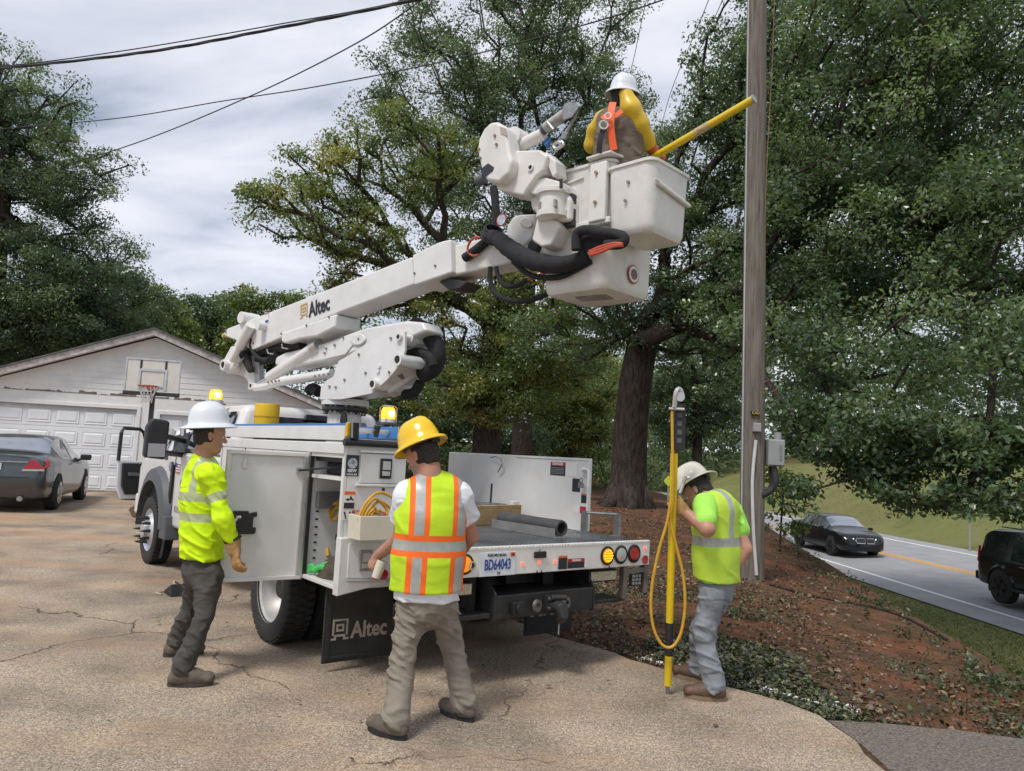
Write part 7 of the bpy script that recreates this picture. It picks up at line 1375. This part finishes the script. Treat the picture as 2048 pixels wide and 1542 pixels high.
def car(name, label, loc, rz, st, paint, wheels, R, rimmat, sidewin, frontwin, rearwin, pillars=(), n=64, glass=GLASS, tw=.22, group=None, cat='car'):
    root = empty(name, loc, rz); tag(root, label, cat, group); T = interp_st(st, n); secs = [section(*r[1:]) for r in T]; m = len(secs[0])
    def P(i, j, s, off=0.): x, z = secs[i][j]; return Vector((s*(x+(off if x > .01 else 0)), T[i, 0], z+(off if j >= m-4 else 0)))
    V = []; F_ = []
    for i in range(n): V += [P(i, j, 1) for j in range(m)]+[P(i, j, -1) for j in range(m-2, 0, -1)]
    k = 2*m-2
    for i in range(n-1): F_ += [(i*k+j, i*k+(j+1) % k, (i+1)*k+(j+1) % k, (i+1)*k+j) for j in range(k)]
    F_ += [tuple(range(k-1, -1, -1)), tuple((n-1)*k+j for j in range(k))]
    G().add(V, F_).build('body', paint, root, smooth=True, ang=48)
    def patch(nm, sel, off=.006, mat=glass):
        g = G()
        for (i, j, s) in sel: g.add([P(i, j, s, off), P(i+1, j, s, off), P(i+1, j+1, s, off), P(i, j+1, s, off)], [(0, 1, 2, 3)])
        if g.v:
            me = bpy.data.meshes.new(nm); me.from_pydata(g.v, [], g.f); bm = bmesh.new(); bm.from_mesh(me); bmesh.ops.remove_doubles(bm, verts=bm.verts, dist=1e-4); bmesh.ops.recalc_face_normals(bm, faces=bm.faces); bm.to_mesh(me); bm.free(); link(nm, me, mat, root, smooth='all')
    ys_ = T[:, 0]
    for s in (-1, 1):
        cuts = sorted([sidewin[0]]+[q for p_ in pillars for q in p_]+[sidewin[1]])
        for a, b in zip(cuts[::2], cuts[1::2]): patch('side_window', [(i, 6, s) for i in range(n-1) if a <= ys_[i] and ys_[i+1] <= b and secs[i][7][1]-secs[i][6][1] > .05])
    patch('windshield', [(i, j, s) for i in range(n-1) for j in (7, 8, 9) for s in (-1, 1) if frontwin[0] <= ys_[i] and ys_[i+1] <= frontwin[1]])
    patch('rear_window', [(i, j, s) for i in range(n-1) for j in (7, 8, 9) for s in (-1, 1) if rearwin[0] <= ys_[i] and ys_[i+1] <= rearwin[1]])
    for wy in wheels:
        w_ = float(np.interp(wy, ys_, T[:, 1]))
        for s in (-1, 1):
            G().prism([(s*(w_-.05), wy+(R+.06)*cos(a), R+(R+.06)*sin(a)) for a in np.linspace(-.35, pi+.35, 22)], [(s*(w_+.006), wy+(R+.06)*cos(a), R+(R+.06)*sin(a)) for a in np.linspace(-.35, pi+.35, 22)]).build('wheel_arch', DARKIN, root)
            cx = s*(w_-tw*.38); t = G().lathe([(R*.62, -tw/2), (R*.9, -tw/2), (R, -tw*.4), (R, tw*.4), (R*.9, tw/2), (R*.62, tw/2)], (cx, wy, R), (1, 0, 0), 30).build('wheel', RUBBER, root, smooth=True)
            G().lathe([(R*.62, 0), (R*.66, .012), (R*.62, .014), (R*.57, .0)], (cx+s*tw/2, wy, R), (s, 0, 0), 28).build('rim', rimmat, t, smooth=True)
            g = G()
            for q in range(5):
                a = 2*pi*q/5+.3; d = Vector((0, cos(a), sin(a))); e_ = Vector((0, -sin(a), cos(a))); c = Vector((cx+s*(tw/2+.004), wy, R)); g.ext([c+e_*.045*R/.33, c-e_*.045*R/.33, c+d*R*.6-e_*.075*R/.33, c+d*R*.6+e_*.075*R/.33], (s*.014, 0, 0))
            g.build('spokes', rimmat, t)
    return root
SED = [(-2.45, .76, .36, .76, .84, .60), (-2.40, .84, .29, .92, 1.02, .70), (-2.05, .90, .23, 1.0, 1.07, .73), (-1.5, .92, .2, 1.01, 1.12, .70), (-.85, .925, .19, 1.0, 1.42, .60), (-.15, .925, .19, .98, 1.475, .62), (.4, .925, .19, .96, 1.44, .60), (1.15, .92, .2, .95, 1.08, .70), (1.35, .91, .2, .94, 1.0, .74), (1.9, .89, .22, .88, .92, .72), (2.3, .82, .25, .74, .80, .64), (2.45, .68, .33, .60, .64, .50)]
CARG = M('grey_metallic_paint', (.075, .085, .095), .28, .55, var=.04, coat=.8); CARK = M('black_car_paint', (.008, .009, .012), .2, 0, var=.04, coat=.35, spec=.35); CHROME = M('chrome_trim', (.7, .7, .72), .18, 1.); ALLOY = M('alloy_rim', (.55, .55, .56), .3, .8, var=.1); RIMK = M('black_rim', (.035, .034, .036), .4, .4)
SKYGL = glassmat('reflective_glass', (.34, .36, .40), .06); SKYGL.node_tree.nodes['Principled BSDF'].inputs['Metallic'].default_value = .75
def place(rear, front, off, z): pass
hd_ = Vector((-.33, .945, 0)); rt = Vector((.945, .33, 0)); cpos = Vector((-9.66, 16.83, 0))-rt*.80
c1 = car('sedan', 'dark grey sedan parked at the left edge facing the garage', cpos, atan2(.33, .945), SED, CARG, (-1.42, 1.38), .335, ALLOY, (-1.15, 1.02), (.45, 1.16), (-1.55, -.72), ((-.30, -.22),), glass=SKYGL)
for s in (-1, 1):
    G().prism([(s*.50, -2.465, .83), (s*.84, -2.42, .84), (s*.905, -2.20, .88), (s*.885, -2.20, 1.0), (s*.62, -2.44, 1.0)], [(s*.50, -2.40, .83), (s*.80, -2.36, .84), (s*.85, -2.15, .88), (s*.83, -2.15, 1.0), (s*.62, -2.36, 1.0)]).build('tail_light', REDL, c1, bevel=.006)
    G().ext([(s*.50, -2.472, .79), (s*.85, -2.43, .80), (s*.85, -2.43, .835), (s*.50, -2.472, .825)], (0, .03, 0)).build('reverse_light', CLEAR, c1)
    mr = G().box(s*.86, s*1.08, .84, .96, .95, 1.08).build('mirror', BLACKP, c1, bevel=.03)
    for y_ in (-.35, .55): G().box(s*.925, s*.945, y_-.09, y_+.09, .88, .905).build('door_handle', CARG, c1, bevel=.006)
    G().tube([(s*.5, -2.44, .27), (s*.5, -2.3, .27)], .05, 12).build('exhaust', STEEL, c1)
lp_ = G().box(-.16, .16, -2.475, -2.455, .80, .93).build('number_plate', M('plate_green', (.5, .58, .55), .5, var=.15), c1); G().box(-.62, .62, -2.462, -2.44, .66, .675).build('bumper_seam', BLACKP, c1); G().box(-.58, .58, -2.462, -2.44, .95, .965).build('lid_trim', CHROME, c1)
# dark oncoming sedan on the road
bx_, by_ = 13.75, 32.0
c2 = car('sedan', 'black sedan with lit headlights coming along the road', (bx_, by_, float(zroad(bx_, by_))+.004), pi+.06, SED, CARK, (-1.40, 1.45), .34, RIMK, (-1.15, 1.02), (.45, 1.16), (-1.55, -.72), ((-.30, -.22),), glass=glassmat('tinted_glass', (.05, .055, .06), .04))
c2.scale = (1, 1, 1.02)
for ch_ in c2.children:
    if ch_.name.startswith('windshield'): ch_.data.materials[0] = SKYGL
HEADL = M('headlight_lit', (.85, .9, .7), .2, emit=1.2)
for s in (-1, 1):
    kg = G().ext([(s*.04, 2.50, .56), (s*.34, 2.47, .56), (s*.38, 2.45, .64), (s*.34, 2.40, .74), (s*.04, 2.43, .74)], (0, -.14, 0)).build('grille', BLACKP, c2, bevel=.01)
    P = [(s*.04, 2.502, .56), (s*.34, 2.472, .56), (s*.38, 2.452, .64), (s*.34, 2.402, .74), (s*.04, 2.432, .74)]; G().tube(P+[P[0]], .014, 6).build('grille_frame', CHROME, kg)
    G().prism([(s*.43, 2.43, .65), (s*.80, 2.26, .68), (s*.80, 2.24, .75), (s*.43, 2.38, .73)], [(s*.43, 2.33, .65), (s*.78, 2.16, .68), (s*.78, 2.14, .75), (s*.43, 2.28, .73)]).build('headlight', HEADL, c2, bevel=.006)
    G().box(s*.94, s*1.12, .86, .98, .94, 1.06).build('mirror', CARK, c2, bevel=.03)
    for y_ in (-.35, .55): G().box(s*.925, s*.942, y_-.09, y_+.09, .88, .90).build('door_handle', CARK, c2)
    G().tube([(s*.90, -1.2, 1.02), (s*.90, 1.1, .97)], .008, 6).build('window_trim', CHROME, c2)
G().box(-.6, .6, 2.36, 2.44, .28, .42).build('lower_grille', BLACKP, c2, bevel=.01)
# dark suv at the right edge
SUVS = [(-2.5, .90, .48, 1.0, 1.08, .80), (-2.46, .97, .42, 1.14, 1.55, .78), (-2.3, 1.0, .38, 1.16, 1.86, .74), (-1.8, 1.01, .36, 1.16, 1.93, .76), (-.5, 1.01, .36, 1.14, 1.95, .78), (.4, 1.01, .36, 1.12, 1.90, .76), (1.0, 1.01, .36, 1.12, 1.45, .84), (1.25, 1.0, .36, 1.12, 1.2, .88), (2.0, .98, .38, 1.08, 1.13, .86), (2.4, .95, .42, .98, 1.05, .84), (2.52, .88, .5, .85, .9, .78)]
sx_, sy_ = 14.28, 19.05
c3 = car('suv', 'black suv with dark off road wheels leaving at the right edge', (sx_, sy_, float(zroad(sx_, sy_))+.004), pi+.03, SUVS, CARK, (-1.48, 1.46), .42, RIMK, (-2.2, .88), (.4, 1.12), (-2.6, -2.3), ((-1.32, -1.2), (-.15, -.05)), tw=.3)
for s in (-1, 1):
    G().prism([(s*.97, -2.49, .98), (s*1.0, -2.40, .98), (s*.98, -2.38, 1.42), (s*.95, -2.45, 1.42)], [(s*.90, -2.46, .98), (s*.94, -2.40, .98), (s*.92, -2.38, 1.42), (s*.89, -2.42, 1.42)]).build('tail_light', REDL, c3, bevel=.01)
    for y_ in (-.62, .32): G().box(s*1.01, s*1.035, y_-.1, y_+.1, 1.03, 1.06).build('door_handle', CHROME, c3)
    G().box(s*.98, s*1.1, -.95, .9, .40, .46).build('running_board', BLACKP, c3, bevel=.01)
    G().box(s*.64, s*.68, -1.9, .1, 1.97, 2.0).build('roof_rail', BLACKP, c3, bevel=.008)
    for wy in (-1.48, 1.46):
        oa = arc(wy, .46, .56, 0, 180, 14); ia = arc(wy, .46, .49, 0, 180, 14); V = []
        for (yo, zo), (yi, zi) in zip(oa, ia): V += [(s*1.0, yo, zo), (s*1.04, yi, zi), (s*.95, yi, zi)]
        G().add(V, [(3*k+j, 3*k+(j+1) % 3, 3*k+3+(j+1) % 3, 3*k+3+j) for k in range(14) for j in range(3)]).build('wheel_flare', CARK, c3, smooth=True)
G().box(-.95, .95, -2.62, -2.44, .48, .72).build('rear_bumper', CARK, c3, bevel=.04)
# white suv beyond the bucket truck with its door open
hh_ = Vector((-.45, .893, 0)); rr_ = Vector((.893, .45, 0)); hin = D(304, 910, 14.0); cc_ = Vector((hin.x, hin.y, 0))+rr_*1.0-hh_*.75
WS = [(y*.72, w_*.98, zb, be*.95, tp*.90, wt) for y, w_, zb, be, tp, wt in SUVS]
c4 = car('suv', 'white suv mostly hidden beyond the bucket truck with its door open', cc_, atan2(.45, .893), WS, M('suv_white', (.72, .72, .74), .25, coat=.6, var=.03), (-1.05, 1.05), .38, ALLOY, (-1.55, .62), (.3, .8), (-1.9, -1.66))
dv = (-rr_*.87-hh_*.5).normalized(); hz0 = Vector((hin.x, hin.y, 0)); nn_ = Vector((dv.y, -dv.x, 0)); nn_ = nn_ if nn_.dot(Vector(CP)-hz0) > 0 else -nn_
def q_(u, z, o=0): return hz0+dv*u*.66+Vector((0, 0, z))+nn_*o
WSW = MATS['suv_white']; dr = G().prism([q_(0, .42), q_(.78, .42), q_(.92, .62), q_(.95, 1.1), q_(0, 1.1)], [q_(0, .42, -.05), q_(.78, .42, -.05), q_(.92, .62, -.05), q_(.95, 1.1, -.05), q_(0, 1.1, -.05)]).build('open_door', WSW, c4, world=True, bevel=.02)
G().prism([q_(.05, .50, .002), q_(.70, .50, .002), q_(.82, .66, .002), q_(.85, 1.06, .002), q_(.05, 1.06, .002)], [q_(.05, .50, .05), q_(.70, .50, .05), q_(.82, .66, .05), q_(.85, 1.06, .05), q_(.05, 1.06, .05)]).build('door_trim', DARKIN, dr, world=True, bevel=.02)
G().tube([q_(0, 1.1, -.02), q_(.28, 1.62, -.02), q_(.40, 1.68, -.02), q_(.86, 1.68, -.02), q_(.92, 1.60, -.02), q_(.93, 1.1, -.02)], .032, 8).build('window_frame', BLACKP, dr, world=True); G().box(0, 0, 0, 0, 0, 0)
G().prism([q_(.15, .82, .052), q_(.7, .84, .052), q_(.7, .9, .052), q_(.15, .88, .052)], [q_(.15, .82, .12), q_(.7, .84, .12), q_(.7, .9, .12), q_(.15, .88, .12)]).build('arm_rest', GREYP, dr, world=True, bevel=.01)

# ================================================================ litter, weeds, grass
def in_poly(px, py, P):
    r = np.zeros(len(px), bool); j = len(P)-1
    for i in range(len(P)):
        a, b = P[i], P[j]; r ^= ((a[1] > py) != (b[1] > py)) & (px < (b[0]-a[0])*(py-a[1])/((b[1]-a[1])+1e-12)+a[0]); j = i
    return r
rng = np.random.default_rng(77)
def scatter(n, xr, yr, fn): # rejection sampling
    out = []
    while sum(map(len, out)) < n:
        x = rng.uniform(*xr, 40000); y = yr[0]+(yr[1]-yr[0])*rng.random(40000)**1.6; k = rng.random(40000) < fn(x, y); k &= ~in_poly(x, y, edge); out.append(np.stack([x[k], y[k]], 1))
    return np.concatenate(out)[:n]
def flatleaf(name, XY, size, mat, tint, lift=.012, tilt=.35, asp=(.45, .75)):
    n = len(XY); z = zg(XY[:, 0], XY[:, 1])+lift+rng.random(n)*.02; P = np.stack([XY[:, 0], XY[:, 1], z], 1); nn = rng.normal(size=(n, 3))*tilt+np.array([0, 0, 1]); nn /= np.linalg.norm(nn, axis=1)[:, None]
    a = np.cross(nn, rng.normal(size=(n, 3))); a /= np.linalg.norm(a, axis=1)[:, None]; b = np.cross(nn, a); L_ = size*rng.uniform(.5, 1.4, (n, 1)); W_ = L_*rng.uniform(*asp, (n, 1))
    V = np.stack([P-a*L_*.5, P-a*L_*.15+b*W_*.5+nn*L_*.08, P+a*L_*.2+b*W_*.42+nn*L_*.1, P+a*L_*.5, P+a*L_*.2-b*W_*.42+nn*L_*.1, P-a*L_*.15-b*W_*.5+nn*L_*.08], 1).reshape(-1, 3)
    return stuff(npmesh(name, V, np.arange(n*6).reshape(-1, 6), mat, attr=np.repeat(np.clip(tint, 0, 1), 6)))
LIT = leafmat('fallen_leaf_brown', [(.045, .026, .016), (.10, .058, .034), (.17, .105, .06), (.28, .19, .10)], .8, .05)
CUT = leafmat('cut_green_leaves', [(.018, .026, .010), (.04, .055, .018), (.085, .11, .035), (.20, .21, .08)], .55, .15)
onbank = lambda x, y: (x-xcrest(y) < .5) & ~((x < 3.6) & (y < 4.85))
XY = scatter(5200, (-1.5, 6.5), (4.9, 24), lambda x, y: onbank(x, y)*(.15+.85*(noise2(x, y, .9, 9) > .5))); flatleaf('fallen_leaves', XY, .05, LIT, rng.random(len(XY))**1.3)
XY = scatter(24000, (-1.5, 6.5), (4.9, 18), lambda x, y: onbank(x, y)*(.12+.88*(noise2(x, y, 1.3, 19) > .5))*(1-.85*sst(-2.0, -.5, x-xcrest(y)))); flatleaf('leaf_crumbs', XY, .026, LIT, rng.random(len(XY))**2.2, tilt=.6)
band = lambda x, y: onbank(x, y)*(.12+.88*(noise2(x, y, 1.1, 10) > .5))*np.exp(-np.maximum(y-6.4, 0)/2.0)*(1-.85*sst(-1.9, -.7, x-xcrest(y)))
XY = scatter(5600, (-.5, 5.0), (4.9, 16), band); flatleaf('green_cuttings', XY, .040, CUT, rng.random(len(XY))**1.6, tilt=.7)
XY = scatter(14000, (-.5, 5.0), (4.9, 14), band); flatleaf('green_crumbs', XY, .026, CUT, rng.random(len(XY))**2., tilt=.8)
def chips(a, b, n, w_):
    t = rng.random(n); a = np.array(a); b = np.array(b); d = (b-a)/np.linalg.norm(b-a); nr = np.array([-d[1], d[0]]); nr = nr if nr.sum() > 0 else -nr; return a+(b-a)*t[:, None]+nr*np.abs(rng.normal(size=(n, 1)))*w_*(.4+noise2(t*9, t*0, 1., 3)[:, None])
XY = np.concatenate([chips((1.66, 5.54), (2.3, 5.0), 420, .05), chips((1.08, 6.12), (1.36, 5.84), 110, .07)]); flatleaf('white_chips', XY, .024, M('white_chips', (.62, .60, .57), .8, var=.2), rng.random(len(XY)), lift=.012)
n = 90; XY = np.stack([rng.uniform(-4, 1.6, n), rng.uniform(2.9, 9, n)], 1); k = in_poly(XY[:, 0], XY[:, 1], edge); XY = XY[k]
o = flatleaf('driveway_leaf_bits', XY, .035, LIT, rng.random(len(XY)), lift=.036, tilt=.2)
def blades(name, XY, h, mat, w_=.006, tint=None):
    n = len(XY); z = zg(XY[:, 0], XY[:, 1])-.01; P = np.stack([XY[:, 0], XY[:, 1], z], 1); a = rng.random(n)*2*pi; d = np.stack([np.cos(a), np.sin(a), np.zeros(n)], 1); hh = h*rng.uniform(.5, 1.4, (n, 1)); ln = d*hh*rng.uniform(.1, .8, (n, 1)); s = np.stack([-np.sin(a), np.cos(a), np.zeros(n)], 1)*w_
    V = np.stack([P-s, P+s, P+ln*.45+s*.7+np.array([0, 0, 1])*hh*.7, P+ln+np.array([0, 0, 1])*hh*.95, P+ln*.45-s*.7+np.array([0, 0, 1])*hh*.7], 1).reshape(-1, 3)
    return stuff(npmesh(name, V, np.arange(n*5).reshape(-1, 5), mat, attr=np.repeat(np.clip(tint if tint is not None else rng.random(n), 0, 1), 5)))
GRS = leafmat('grass_blades', [(.08, .10, .028), (.14, .17, .045), (.20, .22, .065), (.34, .29, .14)], .6, .3)
strip_ = lambda x, y: ((x-xcrest(y)) > 1.7+.8*noise2(x, y, .8, 3))*(x < xnear(y)-1.05)
XY = scatter(30000, (6, 12), (8, 27), strip_); blades('verge_grass', XY, .045, GRS, .012)
XY = scatter(12000, (17, 36), (24, 60), lambda x, y: 1.*(x > xfar(y)+1.1)); blades('hillside_grass', XY, .05, GRS, .02)
WEED = leafmat('weed_leaves', [(.03, .055, .018), (.05, .08, .025), (.09, .12, .04)], .5, .3)
XY = scatter(90, (3.7, 7.5), (6, 20), lambda x, y: np.exp(-((x-xcrest(y)-.35)/.3)**2)*(noise2(x, y, 1.2, 22) > .42)); C = np.stack([XY[:, 0], XY[:, 1], zg(XY[:, 0], XY[:, 1])+.08], 1)
V, Qd, tt = leaves(rng, C, 16, rng.uniform(.05, .12, len(C)), .05, rng.random(len(C)), 1.); stuff(npmesh('weeds', V, Qd, WEED, attr=tt))
rt_ = G().tube(smoothpts([Vector((x, y, float(zg(x, y))+.02)) for x, y in ((3.55, 10.3), (4.0, 9.9), (4.4, 9.7), (4.75, 9.2), (4.95, 8.6))], 6), .018, 8).build('tree_root', BARK, smooth=True); tag(rt_, 'thin dark root lying across the red bank right of the wooden pole', 'root')
